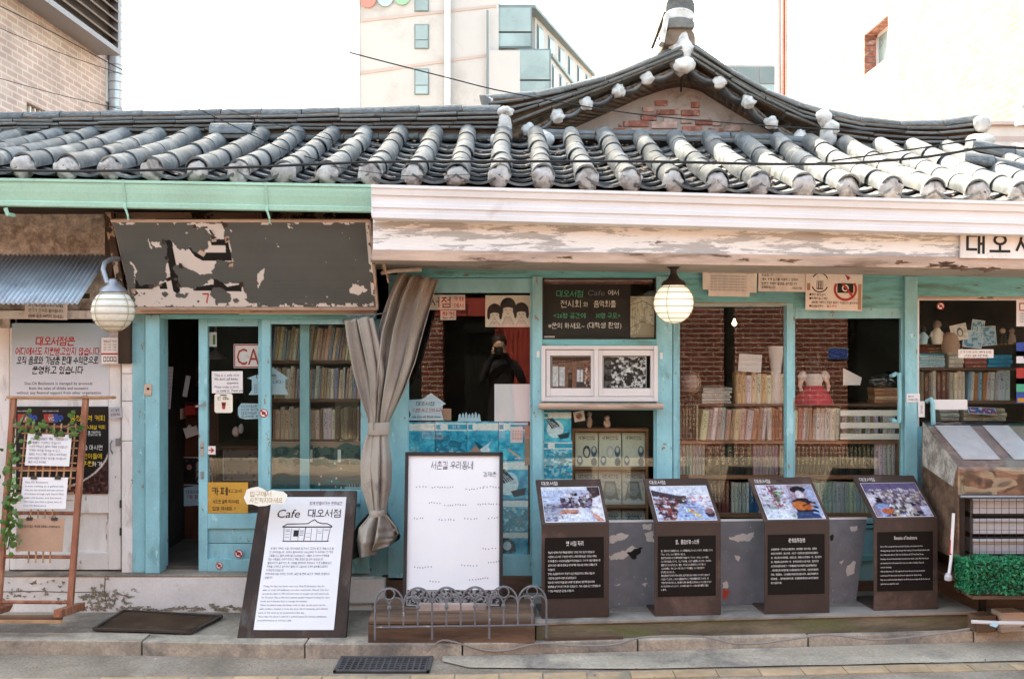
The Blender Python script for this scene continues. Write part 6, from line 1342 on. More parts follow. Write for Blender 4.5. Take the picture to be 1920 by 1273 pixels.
for (a, b, m, t_, lab) in ((642, 668, 'ink_blue', '', 'blue sticker'), (658, 681, 'paper', 'VISA', 'white card-payment sticker'), (690, 720, 'ink_red', '', 'red sticker'), (709, 735, 'ink_green', '', 'green sticker'), (736, 756, 'ink_blue', '', 'orange and blue sticker')):
    s = Sign('sticker', lab + ' on the right-hand window edge', 'sticker', 1906, a, 1950, b, 6.392, .0012, m)
    if t_: s.text(t_, 1928, (a + b) / 2, 11, 'ink_blue')
    if lab.startswith('orange'): s.rect(1908, b - 10, 1948, b - 2, 'orange')
    s.done()

# ================================================================== things standing on the pavement
YAW = R(5.0)
# timber platform under the steles
pl = empty('timber_platform', (X(1005, 5.68), YD(5.68), 0), 'long mossy timber platform carrying four brown steel markers', 'platform', rz=YAW); LEN = 2.62
MB().box(0, LEN, 0, .035, .0, .092).build('front_plank', M['platform'], pl, bevel=.004)
MB().box(LEN - .03, LEN, .036, .7, 0, .092).build('end_plank', M['plank'], pl, bevel=.004)
for k in range(4):
    y0 = -.012 + k * .17; MB().box(-.01, LEN + .012, y0, y0 + .164, .094 - .001 * k, .112 - .001 * k).build('deck_plank', M['decktop'], pl, bevel=.003)
MB().box(.05, .5, -.02, .0, -.0, .02).build('packing_piece', M['plank'], pl)
# wedge-shaped timber ramp under the white notice board
wg = empty('timber_ramp', (X(690, 5.64), YD(5.64), 0), 'old sloping timber ramp behind the little arched fence', 'ramp')
xa, xb = 0, X(1003, 5.62) - X(690, 5.64)
MB().box(xa, xb, 0, .035, .0, .105).build('front_plank', M['plank'], wg, bevel=.004)
for k in range(3):
    y0, y1 = .0 + k * .12, .115 + k * .12; z0, z1 = .108 + y0 * .10, .108 + y1 * .10
    MB().prism([(xa + .0, y0, z0), (xa, y1, z1), (xa, y1, z1 + .018), (xa, y0, z0 + .018)], (xb - xa, 0, 0)).build('deck_plank', M['plank'], wg, bevel=.003)
for xx in (xa, xb - .03): MB().prism([(xx, .036, 0), (xx, .36, 0), (xx, .36, .14), (xx, .036, .105)], (.03, 0, 0)).build('side_board', M['plank'], wg)
# pink stone slab leaning on the ramp
s = MB().box(-.2, .2, 0, .05, -.07, .06).build('stone_slab', M['stone'], None, bevel=.012, label='pinkish stone slab lying on the ramp behind the fence', cat='stone slab'); s.location = P(848, 1150, 5.80); s.rotation_euler = (R(-12), R(1), R(2))

# white notice board on the ramp
D = 5.93
s = Sign('notice_board', 'white notice board in a thin black frame with faded handwriting', 'board', 757, 849, 943, 1138, D, .02, 'whiteboard', rx=R(-9), dy=.02)
w, h = s.w, s.h
for b in ((-w / 2, -w / 2 + .02, -h / 2, h / 2), (w / 2 - .022, w / 2, -h / 2, h / 2), (-w / 2, w / 2, h / 2 - .022, h / 2), (-w / 2, w / 2, -h / 2, -h / 2 + .018)): MB().box(b[0], b[1], -.014, .026, b[2], b[3]).build('frame_bar', M['black_frame'], s.o, bevel=.002)
c = Canvas(150, 26, '#8d8a88', 3); n1 = c.noise(60); c.put(n1 > .5, '#201e1e'); s.canvas(c, 765, 1104, 936, 1131, -.002)
s.text('서촌길 우리동네', 846, 874, 17, 'ink_soft', width=80, slant=.05).text('강재훈', 918, 891, 10, 'ink_soft', width=26)
rs = np.random.RandomState(5)
for (x0, x1, y) in ((778, 800, 916), (808, 850, 917), (872, 905, 920), (906, 936, 915), (803, 825, 946), (832, 875, 948), (895, 938, 946), (775, 795, 973), (822, 850, 976), (870, 895, 973), (915, 937, 974), (905, 930, 1030), (777, 810, 1062), (865, 895, 1059), (915, 935, 1055), (806, 826, 1088), (880, 918, 1086)):
    x = x0; yy = y
    while x < x1: 
        yy += rs.uniform(-1.4, 1.2); s.poly([(x, yy - 1.2), (x + 1.7, yy - 1.7), (x + 2.0, yy + .3), (x + .5, yy + 1)], 'ink_soft'); x += rs.uniform(4, 6.5)
s.done()
# small arched fence
fn = empty('arched_fence', P(865, 1195, 5.6), 'small grey iron border fence of linked arches', 'fence')
def fp(name, mb): o = mb.build(name, M['fence'], fn, smooth=True); o.matrix_parent_inverse = Matrix.Translation(-fn.location); return o
def FX(k): return 703 + k * 53.6
def FY(px): return -(px - 703) * .016                  # the whole run tips up slightly to the right
Df = 5.585
def PF(px, py, d=0): return P(px, py + FY(px), Df + d)
fp('rail', MB().tube([PF(703, 1176), PF(1025, 1176)], .0052, 8)); fp('upper_rail', MB().tube([PF(703, 1136), PF(703, 1140)], .006, 6))
for k in range(7): fp('post', MB().tube([PF(FX(k), 1134), PF(FX(k), 1200 if k in (0, 2, 4, 6) else 1177)], .006 if k % 2 == 0 else .0052, 8))
for k in range(6):
    a, b = FX(k), FX(k + 1); m_ = (a + b) / 2; rad = (b - a) / 2
    fp('arch', MB().tube([PF(m_ - rad * math.cos(t), 1136 - 33 * math.sin(t)) for t in np.linspace(0, math.pi, 17)], .0055, 8))
    fp('post', MB().tube([PF(m_, 1139), PF(m_, 1176)], .005, 8))
    for q in (a, m_): fp('small_arch', MB().tube([PF(q + rad / 2 - rad / 2 * math.cos(t), 1138 - 17 * math.sin(t)) for t in np.linspace(0, math.pi, 11)], .0048, 6))
    fp('ring', MB().tube([PF(m_ + 10 * math.cos(t), 1114 + 10 * math.sin(t), -.004) for t in np.linspace(0, 2 * math.pi, 19)], .0046, 6, False))
    fp('collar', MB().lathe(PF(m_, 1139), [(.008, -.012), (.012, -.006), (.012, .006), (.008, .012)], 10))

# four folded steel markers with photographs and text panels
HEAD = '대오서점'
def stele(px, D, label, title, lines, pic, ttl_w, latin=False, lead=0):
    o = empty('steel_marker', (X(px, D), YD(D), .112), label, 'information marker', 'folded brown steel markers', rz=YAW)
    W2, H, dp, rise, th = .197, .543, .30, .215, .012
    MB().box(-W2, W2, 0, th, .0, H).build('front_plate', M['corten'], o, bevel=.003); MB().box(-W2, W2, th, dp, 0, .01).build('foot_plate', M['corten'], o, bevel=.002)
    ang = math.atan2(dp, rise); Ls = math.hypot(dp, rise); T0 = Matrix.Translation((0, 0, H)) @ Matrix.Rotation(-ang, 4, 'X')
    MB().box(-W2 - .002, W2 + .002, -.001, th, -.002, Ls).build('top_plate', M['corten'], o, bevel=.003).matrix_local = T0
    q = pic.attach(o, -.172, .016, .176, Ls - .07, -.003, 'photo', 'print_gloss'); q.matrix_local = T0
    b = MB().box(-.174, .178, -.0025, -.0012, .013, Ls - .067).build('photo_border', M['paper'], o); b.matrix_local = T0
    lt = Letters(); lt.line('ink_white', HEAD, -.165, Ls - .035, .034, 'L', width=.095)
    for mn, mb in lt.mb.items(): mb.build('lettering', M[mn], o).matrix_local = T0
    zt, zb = H - .077, .115
    MB().box(-.178, .165, -.003, .002, zb, zt).build('text_panel', M['text_panel'], o)
    lt = Letters(); lt.line('ink_white', title, -.005, zt - .035, .03, width=ttl_w, y=-.0045)
    n = len(lines); y = zt - .085
    for k, t_ in enumerate(lines):
        full = .305; frac = min(1, len(t_) / max(len(x) for x in lines)); lt.line('ink_white', t_, -.160, y, .0135 if not latin else .0125, 'L', width=full * frac, y=-.0045); y -= (zt - zb - .105) / max(n, 10)
    lt.build(o); return o
c1 = Canvas(120, 84, '#c9cbe0', 1); n1 = c1.noise(9); c1.put(n1 > .5, '#aeb3d2', .6); c1.rect(0, 0, 1, .1, '#e6e9f2'); c1.rect(0, .1, .35, .55, '#b9c3dd'); c1.rect(.3, .32, .85, .62, '#4a3f4f'); c1.speckle(70, ['#2e2530', '#6d4a46', '#d8d6e4', '#8d7f92'], (.01, .04), (.02, .06), (.3, .2, .85, .62)); c1.poly([(.35, .62), (.7, .62), (.78, .8), (.25, .85)], '#dfe2ef'); c1.rect(.28, .66, .58, .74, '#c98f78'); c1.rect(.28, .74, .58, .79, '#a8624f'); c1.poly([(0, .5), (.28, .45), (.3, .9), (0, 1)], '#a3a9bd'); c1.line([(0, .62), (.28, .55)], .03, '#6b6e82'); c1.poly([(.78, 0), (1, 0), (1, .3), (.86, .35)], '#4a3a3a'); c1.poly([(.86, .35), (1, .25), (1, 1), (.8, .7)], '#e9e4ec'); c1.poly([(.75, .62), (1, .98), (.88, 1)], '#c88f78'); c1.poly([(.25, .85), (.78, .8), (.8, 1), (.18, 1)], '#d7dbea'); c1.speckle(50, ['#5d5a70', '#b3a0a8'], (.01, .03), (.01, .03), (0, .5, .3, 1))
c2 = Canvas(120, 84, '#c6cbe4', 2); n1 = c2.noise(8); c2.put(n1 > .52, '#9fa8cc', .7); c2.poly([(0, .12), (.6, .35), (.55, .42), (0, .3)], '#4a3a46'); c2.poly([(0, 0), (1, 0), (1, .2), (.5, .28), (0, .1)], '#e4e8f4'); c2.poly([(0, .35), (.4, .4), (.35, 1), (.1, 1)], '#8a4a48'); c2.speckle(80, ['#5c2f33', '#c8cadc', '#2e2834', '#a86a60'], (.01, .05), (.02, .05), (.02, .3, .42, .95)); c2.rect(.38, .3, .58, .52, '#4a3238'); c2.poly([(.45, .55), (.75, .5), (.95, 1), (.3, 1)], '#a9b8dc'); [c2.line([(.5 - .03 * k, .55 + .08 * k), (.7 + .05 * k, .55 + .08 * k)], .012, '#6d7da8') for k in range(5)]; c2.poly([(.6, .3), (1, .2), (1, .7), (.8, .6)], '#e6ddea'); c2.ell(.92, .8, .09, .12, '#3a2a34'); c2.ell(.92, .76, .07, .06, '#8a6a78'); c2.line([(.58, .72), (.75, .9)], .04, '#d8b560'); c2.speckle(40, ['#c06a60', '#eef0f8', '#59618a'], (.01, .03), (.01, .03), (.5, .3, 1, .75))
c3 = Canvas(120, 84, '#b9aec6', 3); n1 = c3.noise(8); c3.put(n1 > .5, '#cfc8dc', .7); c3.rect(.55, 0, .85, .6, '#a8909e'); c3.rect(0, 0, .5, 1, '#cfcbe0'); [c3.line([(.2 + .06 * k, 0), (.28 + .05 * k, 1)], .022, '#9c4a52') for k in range(3)]; c3.rect(.25, .08, .36, .5, '#3f4a48'); c3.speckle(60, ['#e9e6f2', '#54505f', '#a85a60', '#7f9a78'], (.01, .04), (.02, .05), (0, .1, .5, .95)); c3.rect(0, .72, .45, 1, '#d8def0'); c3.ell(.72, .15, .14, .1, '#26222c'); c3.ell(.72, .3, .07, .12, '#d8cdd6'); c3.poly([(.52, .5), (.66, .4), (.8, .4), (.97, .6), (.92, .95), (.6, 1)], '#22202c'); c3.ell(.66, .62, .14, .13, '#c8703a'); c3.ell(.8, .66, .09, .09, '#b8602f'); c3.line([(.7, .62), (1, .5)], .03, '#5a3020'); c3.poly([(.55, .8), (.9, .8), (.95, 1), (.5, 1)], '#34466e'); [c3.line([(.85, .1 + .12 * k), (1, .16 + .12 * k)], .03, '#8fb0dc') for k in range(7)]
c4 = Canvas(120, 84, '#8a7a90', 4); c4.rect(0, 0, 1, .25, '#6f6288'); c4.speckle(60, ['#e9e2ee', '#fff4e8', '#c8bcd2'], (.01, .03), (.01, .03), (.1, .18, .95, .4)); c4.speckle(160, ['#2b2534', '#d8d0d8', '#4b3a42', '#a8988e', '#7c6a72'], (.01, .03), (.02, .05), (.1, .3, 1, .65)); c4.poly([(.4, .65), (.7, .62), (.8, 1), (.35, 1)], '#b3a48e'); c4.speckle(60, ['#2a2a44', '#e6e2ee', '#3c4a7a', '#1f1c26'], (.02, .05), (.03, .07), (.2, .62, 1, 1)); c4.ell(.17, .52, .06, .09, '#1f1a20'); c4.poly([(.08, .62), (.28, .6), (.32, .9), (.12, 1)], '#8fa6d8'); c4.ell(.25, .84, .11, .09, '#c0683c'); c4.poly([(.0, .35), (.15, .35), (.1, .6), (0, .7)], '#d6cfdc'); c4.rect(.85, .7, 1, .95, '#c9c6e2')
c3.busy(160, .01, .05, box=(.5, 0, 1, 1))
for c_, b_ in ((c1, (0, .05, 1, 1)), (c2, (0, .1, 1, 1)), (c3, (0, 0, .52, 1)), (c4, (0, .15, 1, 1))): c_.busy(420, .02, .09, box=b_).photo(1, .1, .3).mul(np.full((84, 120), .78))
stele(1079, 5.755, 'brown steel marker with Korean text and courtyard photograph', '옛 서점 자리', ['옛날에 서촌에서 작은 책방을 운영하던 ‘고대오’ 라는 청년이 있었습니다', '서촌에서 나고 자란 그 청년은 우연히 소개로 원당에 살던 ‘권오남’ 이라는', '아가씨를 만나 1951년에 결혼을 하게 되었습니다. 그 뒤 두 사람 이름에서 한', '글자씩 따온 이름으로 함께 살 자리에 책방 ‘대오서점’ 이라는 이름을 짓게', '되었습니다.', '현재는 손님들에게 이야기 책 향기가 담긴 문화공간으로 소개하는 곳입니다', '그동안에는 일상이라 서점이 보고싶어졌습니다.', '대오서점 가족으로 자랑을 담은 내부를 직접 둘러보신 방문객께 감사드리며', '방명록을 남겨 주시면 더욱 힘이 되겠습니다... 작은 서점에 오신 것 환영합니다', '그 옛날 추억을 담은 공간을 소개합니다.'], c1, .1)
stele(1290, 5.80, 'brown steel marker with Japanese text and courtyard photograph', '昔、書店があった所', ['昔、西村で小さな本屋さんを、という若者が住んでいたという所で、本を愛していた', '「チョ・デオ」という青年がいました。', '西村で生まれ育ったその青年は紹介で出会った「クォン・オナム」という娘と', 'という町で出会っていた、そしてその後、ふたりは結婚しましたが、1951年に', '結婚することになりました。書店、それは二人の名前をひとつずつ取って', '二人の夫婦は、今もこの一つをつないで「デオ書店」という名を付けて', 'きた町になりました。', '現在は昔ながらのたたずまいを残しながら訪れる人々を待っていますと言われて', 'いただいています。この小さな書店は今もここで昔の物語を伝えています。見', 'て回りながらありました。昔の香りと思い出を感じながらゆっくりとご覧ください', 'という小さなキャフェとして、人々の思い出をつくって来た昔の場所をご紹介', 'します。'], c2, .14, lead=1)
stele(1495, 5.845, 'brown steel marker with Chinese text and guitar player photograph', '老书店所在地', ['从前西村有一个名叫赵大梧的青年，他经营着一家小书店。在西村', '出生长大的青年，经人介绍，认识了一位家住在元堂名叫权五南的少', '女。两人在1951年结婚。在那之后，用两人名字里各一字，男人把书', '店，取名两人名字中的一字，将书店命名为‘大五书店’。虽然岁月', '人们来去但是书店成了一个承载着很多记忆和回忆以及感情的地方', '，但对男主老人来说却是儿孙满堂他们的工作场所，也是他们最好的', '乐园。家里面长，儿孙绕膝各为他们自己成长中年，最后开枝散叶又', '回归故里……里所有的物件充满，它是曾经的男主老人亲手打造的空', '间介绍给大家。'], c3, .10)
stele(1699, 5.925, 'brown steel marker with English text and crowd photograph', 'Remains of bookstore', ['Born in 1931, a young man lived and raised in Seochon, and a woman came from', 'Wondang, they got married. They then gave their meaning to the secondhand bookstore with', 'their middle names which are "Dae" from Cho Dae-sik and "Oh" from Kwon Oh-nam.', 'Nowadays, the second hand bookstore is preserved to remain a place filled with the past', 'and memories and a book museum, but it was once a place of making a living and', 'home for the family.', 'With the oldest house, Mr. Cho repaired the house with care and made handcrafted', 'an old house, Mr. Kwon joined in culture and supported the family bravely.', 'Now we are small and antique things that we fill that here we keep only for the lives and', 'spirits that we stayed for years.'], c4, .14, latin=True)

# three grey sheet panels leaning behind the markers
def sheet_panel(x0, x1, y0, y1, D, holes, label, outline=None, seed=1):
    s = Sign('metal_panel', label, 'panel', x0, y0, x1, y1, D, .012, 'louvre', rx=R(-4), rz=YAW * .6, outline=outline)
    w, h = int((x1 - x0) * 1.2), int((y1 - y0) * 1.2); c = Canvas(w, h, '#77777a', seed); n1 = c.noise(6); n2 = c.noise(20); c.a *= (.78 + .4 * n1)[..., None]
    c.U = c.U + (c.noise(14) - .5) * .06; c.V = c.V + (c.noise(12) - .5) * .06
    for col, pts in holes: c.poly([((a - x0) / (x1 - x0), (b - y0) / (y1 - y0)) for a, b in pts], col)
    c.put((n2 > .78) & (c.V > .8), '#b9b0a8', .8); c.put(n2 > .86, '#c9beb4'); 
    if outline is None: s.canvas(c, x0, y0, x1, y1, -.001)
    else:
        o = c.attach(s.o, s.u(x0), s.v(y1), s.u(x1), s.v(y0), -.001)
        me = o.data; fr = lambda z: (s.v(y0) - z) / s.h
        for v in me.vertices: 
            t_ = fr(v.co.z); lim = s.u(outline[1][0] + (outline[2][0] - outline[1][0]) * 0 + (x1 - outline[1][0]) * (1 - t_)); v.co.x = s.u(x0) + (v.co.x - s.u(x0)) / (s.u(x1) - s.u(x0)) * (lim - s.u(x0))
    MB().box(-s.w / 2, s.w / 2, -.004, .016, s.h / 2 - .008, s.h / 2 + .004).build('top_edge', M['white_metal'], s.o); s.done()
W_ = '#c9bfb5'; KH = '#0d0b0a'
sheet_panel(1128, 1238, 977, 1146, 6.02, [(W_, [(1142, 1006), (1165, 1001), (1180, 1003), (1172, 1012), (1150, 1020), (1142, 1019)]), (W_, [(1142, 1044), (1170, 1034), (1185, 1022), (1200, 1030), (1170, 1048), (1145, 1050)]), (KH, [(1174, 1036), (1190, 1030), (1206, 1026), (1204, 1034), (1194, 1040), (1190, 1048), (1180, 1044)]), (W_, [(1205, 985), (1224, 983), (1222, 992), (1208, 993)]), (W_, [(1210, 1000), (1226, 995), (1226, 1016), (1212, 1014)]), (W_, [(1152, 1095), (1164, 1094), (1160, 1098)]), (W_, [(1204, 1093), (1214, 1093), (1209, 1098)])], 'grey metal panel with a torn black hole', seed=3)
sheet_panel(1340, 1446, 975, 1144, 6.06, [(W_, [(1368, 1008), (1395, 1002), (1415, 1000), (1416, 1006), (1405, 1016), (1390, 1016), (1370, 1012)]), (W_, [(1378, 1043), (1388, 1045), (1384, 1054)]), ('#b0402f', [(1355, 1102), (1366, 1106), (1364, 1118), (1355, 1122)]), (W_, [(1354, 1090), (1362, 1088), (1364, 1100), (1354, 1102)])], 'grey metal panel with pale flaked patches and a red mark', seed=5)
sheet_panel(1540, 1629, 972, 1136, 6.12, [(W_, [(1597, 988), (1612, 987), (1612, 996), (1600, 998)]), (W_, [(1598, 1062), (1612, 1050), (1617, 1056), (1614, 1076), (1600, 1080), (1594, 1072)]), (W_, [(1580, 1053), (1590, 1050), (1586, 1056)]), (KH, [(1558, 1004), (1566, 1000), (1565, 1012), (1560, 1014)])], 'grey metal panel with slanting right edge', outline=[(1540, 1136), (1602, 1136), (1629, 972), (1540, 972)], seed=7)

# Cafe stand: dark board leaning back with a white poster
bt, tp = P(555, 1197, 5.73), P(571, 919, 6.22); ctr = (bt + tp) / 2; hh = math.hypot(tp.y - bt.y, tp.z - bt.z); ww = L(205, 5.73)
kt = .955; cs = MB().add([(a * ww / 2 * (kt if c_ > 0 else 1), b, c_ * hh / 2) for c_ in (-1, 1) for a, b in ((-1, 0), (1, 0), (1, .03), (-1, .03))], [(3, 2, 1, 0), (4, 5, 6, 7), (0, 1, 5, 4), (1, 2, 6, 5), (2, 3, 7, 6), (3, 0, 4, 7)]).build('cafe_stand', M['board_frame'], None, bevel=.005, label='dark wooden stand board carrying a white Cafe poster', cat='stand sign')
cs.location = ctr; ta = math.atan2(tp.y - bt.y, tp.z - bt.z); cs.rotation_euler = (-ta, R(.0), R(0))
kx = ww / 205
def cu_(px): return (px - 555) * kx
def cv_(py): return hh / 2 - (py - 919) / 278 * hh
MB().box(cu_(482), cu_(633), -.004, 0, cv_(1182), cv_(933)).build('poster', M['paper'], cs)
lt = Letters(); Lc = lambda m, t_, px, py, h, al='C', w=None, **k: lt.line(m, t_, cu_(px), cv_(py), h * kx, al, None if w is None else w * kx, y=-.006, **k)
Lc('ink_soft', '함께 만들어가는 문화공간', 593, 946, 8, w=66); Lc('ink', 'Cafe', 521, 966, 25, w=46, slant=.15); Lc('ink', '대오서점', 592, 966, 19, w=66)
def stroke(pts, w=1.0, m='ink'):
    for (a, b), (c_, d) in zip(pts[:-1], pts[1:]):
        v = Vector((cu_(c_) - cu_(a), cv_(d) - cv_(b))); n_ = Vector((-v.y, v.x)).normalized() * w * kx / 2; A, B = Vector((cu_(a), cv_(b))), Vector((cu_(c_), cv_(d)))
        lt.poly(m, [tuple(A - n_), tuple(B - n_), tuple(B + n_), tuple(A + n_)], -.0058)
stroke([(512, 992), (520, 987), (562, 986), (567, 982), (574, 978), (580, 983), (590, 986), (600, 986), (610, 991)], 1.8); stroke([(511, 993), (610, 993)], 1.4); stroke([(515, 994), (517, 1020)]); stroke([(607, 994), (604, 1020)]); stroke([(515, 1020), (606, 1020)], 1.8); stroke([(558, 992), (557, 1019)], 1.4); stroke([(512, 992), (611, 992)], 1.2)
for x in (530, 545, 570, 581, 593): stroke([(x, 995), (x, 1019)], .7)
lt.rect('ink', cu_(535), cv_(1011), cu_(545), cv_(999), -.0059)
for k in range(3): stroke([(547, 1000 + k * 4), (555, 1000 + k * 4)], 1)
for k in range(12): 
    x, y = random.choice([519, 560, 583, 596]), 997 + random.random() * 18; stroke([(x, y), (x + 8, y + random.uniform(-1, 1))], .6, 'ink_soft')
ko = ['새 책이 귀하던 시절, 대오서점은 참고서나 교과서 등 헌 책을 사고 팔', '던 곳이었습니다. 조대식 할아버지는 1951년부터 이 자리에서 헌 책과', '고물을 사고 팔며 50여년을 지내셨습니다. 세월이 지나면서 헌책방을', '찾는 사람들도 사라지게 되고 책방 운영도 잘 되지 않았습니다.', '  할아버지가 돌아가신 후, 서점을 정리하려 하였으나 가게 이름에 담긴', '추억을 간직하고 싶어 하신 할머니의 고집으로 가게의 일부를 지금까지', '지켜오게 되었습니다.', '  현재 대오서점 자리는 전시회, 공연 등 문화 공간과 카페로 운영되고', '있습니다.']
en = ["During the days new books were rare, 'Dae-Oh Bookstore' was the", 'place to trade old textbooks and other used books. Dae-sik Cho first', 'opened the store in 1951 and since then he bought and sold used books', 'for 50 years. But as the years passed, people stopped looking for used', 'books and it became hard to manage the business.', 'When he passed away, the family tried to clear up the store but his', "wife's stubborn decision to keep this store, full of memories, alive allowed", 'parts of the store to be preserved to this day.', 'These days the place is used as a cultural space for various exhibitions', 'and performances as well as a cafe.']
for k, t_ in enumerate(ko): Lc('ink_soft', t_.strip(), 493 - k * .4, 1034 + k * 6.8, 5, 'L', w=128 * min(1, len(t_) / 40))
for k, t_ in enumerate(en): Lc('ink_soft', t_, 490 - k * .4, 1104 + k * 6.8, 5, 'L', w=130 * min(1, len(t_) / 70))
lt.build(cs)
cl = [(459, 927), (461, 918), (470, 914), (482, 912), (492, 916), (500, 921), (508, 918), (518, 920), (530, 921), (538, 927), (538, 936), (533, 944), (522, 945), (512, 944), (500, 948), (486, 949), (474, 945), (464, 945), (460, 938), (457, 932)]
s = Sign('cloud_card', 'cream cloud-shaped card clipped to the Cafe stand corner', 'card', 457, 912, 538, 949, 6.0, .006, 'cream', rx=R(-20), outline=cl[::-1]); s.text('입구에서', 488, 926, 11, 'ink_gold', width=40).text('사진찍지마세요', 500, 938, 11, 'ink_gold', width=62); s.done()

# doormat, drain grate, cable on the ground, ring-pull litter
dm = empty('doormat', P(295, 1168, 5.92), 'dark brown rubber doormat lying askew before the step', 'doormat')
q = [P(176, 1184, 5.86), P(357, 1192, 5.79), P(416, 1151, 6.13), P(232, 1140, 6.25)]
for p in q: p.z = .01
def mf(u, v):
    p = q[0].lerp(q[1], u).lerp(q[3].lerp(q[2], u), v); p.z = .014 + .006 * noise.noise((u * 3, v * 3, 2)) + .02 * max(0, u - .85) * max(0, .6 - v) * 6; return p - dm.location
solid(MB().grid(mf, 16, 10).build('mat', M['rubber'], dm, smooth=True), .01)
mb = MB()
for a, b in zip(q, q[1:] + q[:1]): mb.bar(a + Vector((0, 0, .009)) - dm.location, b + Vector((0, 0, .009)) - dm.location, .018, .012, up=(0, 0, 1))
mb.build('rim', M['iron'], dm)
gr_ = empty('drain_grate', (X(724, 5.5), YD(5.5), -.075), 'square cast iron drain grate set in the road by the kerb', 'drain grate')
x0, x1, y0, y1 = -.27, .25, -.13, .12
for b in ((x0, x1, y0, y0 + .018), (x0, x1, y1 - .018, y1), (x0, x0 + .018, y0, y1), (x1 - .018, x1, y0, y1)): MB().box(b[0], b[1], b[2], b[3], -.0, .012).build('rim_bar', M['grate'], gr_, bevel=.002)
MB().box(x0, x1, y0, y1, -.006, -.004).build('pit', M['opp_dark'], gr_)
mb = MB()
for k in range(15): mb.box(x0 + .034 * k + .012, x0 + .034 * k + .022, y0 + .01, y1 - .01, -.002, .009)
mb.build('long_bar', M['grate'], gr_); mb = MB()
for k in range(7): mb.box(x0 + .01, x1 - .01, y0 + .018 + k * .033, y0 + .026 + k * .033, -.001, .0105)
mb.build('cross_bar', M['grate'], gr_)
cable(pp([(800, 1222), (815, 1208), (838, 1200), (905, 1218), (950, 1219), (1010, 1206), (1080, 1210), (1150, 1208), (1210, 1194), (1315, 1193), (1375, 1206), (1440, 1204), (1550, 1190), (1640, 1199), (1740, 1190), (1818, 1178)], 5.62), .0055, 'grey cable looped along the foot of the timber platform', 'cable_grey', 60).name = 'ground_cable'
rs = np.random.RandomState(9); mb = MB()
for _ in range(260):
    x = rs.uniform(-3.1, 3.0); d = rs.uniform(5.25, 6.2); zg = .004 if d > kerb_d(x) + .16 else (-.074 if d < kerb_d(x) - .02 else None)
    if zg is None: continue
    s_ = rs.uniform(.003, .011); a = rs.rand() * 6.3; p = Vector((x, YD(d), zg + .004)); e1 = Vector((math.cos(a), math.sin(a), .1)) * s_; e2 = Vector((-math.sin(a), math.cos(a), .3)) * s_ * .5
    mb.quad(p - e1, p - e2, p + e1, p + e2)
mb.build('pavement_grit', M['litter'], None, kind='stuff')
mb = MB()
for _ in range(120):
    x = rs.uniform(-3.1, 3.0); d = rs.uniform(5.25, 6.2); zg = .004 if d > kerb_d(x) + .16 else (-.074 if d < kerb_d(x) - .02 else None)
    if zg is None: continue
    s_ = rs.uniform(.002, .006); a = rs.rand() * 6.3; p = Vector((x, YD(d), zg + .003)); e1 = Vector((math.cos(a), math.sin(a), .1)) * s_; e2 = Vector((-math.sin(a), math.cos(a), .3)) * s_ * .6
    mb.quad(p - e1, p - e2, p + e1, p + e2)
mb.build('pale_grit', M['mortar'], None, kind='stuff')

# ================================================================== covered book cart at the right
ct = empty('book_cart', (2.9, YD(6.0), 0), 'old wooden book cart with sloping clear plastic lid and wire mesh front', 'cart')
def cp(name, m, mb, **k): o = mb.build(name, M[m], ct, **k); o.matrix_parent_inverse = Matrix.Translation(-ct.location); return o
xl, xr2 = 2.585, 3.75; yb, yf = YD(6.26), YD(5.78)
cp('side_panel', 'plank', MB().prism([(xl, yb, .45), (xl, yf, .45), (xl, yf, .96), (xl, yb, 1.19)][::-1], (.02, 0, 0)), bevel=.003)
cp('side_panel', 'stucco', MB().prism([(xl - .004, yb, .93), (xl - .004, yf + .05, .86), (xl - .004, yf, .99), (xl - .004, yb, 1.2)][::-1], (.006, 0, 0)))
cp('back_panel', 'plank', MB().box(xl, xr2, yb, yb + .02, .3, 1.18))
for xx, zz in ((xl + .01, .0), (xr2 - .05, 0)): cp('leg', 'dark_wood', MB().box(xx, xx + .035, yf, yf + .035, .25, .95), bevel=.003); cp('leg', 'dark_wood', MB().box(xx + .24, xx + .275, yf + .24, yf + .275, 0, .3), bevel=.003); cp('leg', 'dark_wood', MB().box(xx, xx + .035, yb - .04, yb - .005, 0, 1.0), bevel=.003)
for z in (.44, .31): cp('shelf', 'shelf_dark', MB().box(xl, xr2, yf + .04, yb, z, z + .015))
rs = np.random.RandomState(2)
def lid(u, v):
    x = xl - .01 + (xr2 - xl + .02) * u; y = yb - .0 + (yf - .03 - yb) * v; z = 1.2 + (.985 - 1.2) * v + .008 * noise.noise((x * 9, v * 3, 1)) + .005 * noise.noise((x * 30, v * 9, 5)); return (x, y, z)
def flap(u, v):
    x = xl - .01 + (xr2 - xl + .02) * u; return (x, yf - .035 + .02 * noise.noise((x * 7, v * 2, 3)) + .006 * noise.noise((x * 26, v * 8, 7)), .985 - v * .17 + .012 * noise.noise((x * 6, v, 9)))
cp('plastic_lid', 'clear', MB().grid(lid, 40, 12), smooth=True); cp('plastic_flap', 'clear', MB().grid(flap, 40, 8), smooth=True)
cp('lid_board', 'stone', MB().prism([(xl + .02, yb - .02, 1.165), (xl + .02, yf + .02, .955), (xr2 - .02, yf + .02, .955), (xr2 - .02, yb - .02, 1.165)], (0, 0, .012)))
for x0_, x1_, m in ((.06, .28, 'paper'), (.36, .52, 'paper'), (.62, .8, 'paper'), (.84, 1.0, 'brick')): cp('lid_print', m, MB().prism([(xl + x0_, yb - .03, 1.18), (xl + x0_ + .02, yf + .1, 1.012), (xl + x1_ + .02, yf + .1, 1.012), (xl + x1_, yb - .03, 1.18)], (0, 0, .003)))
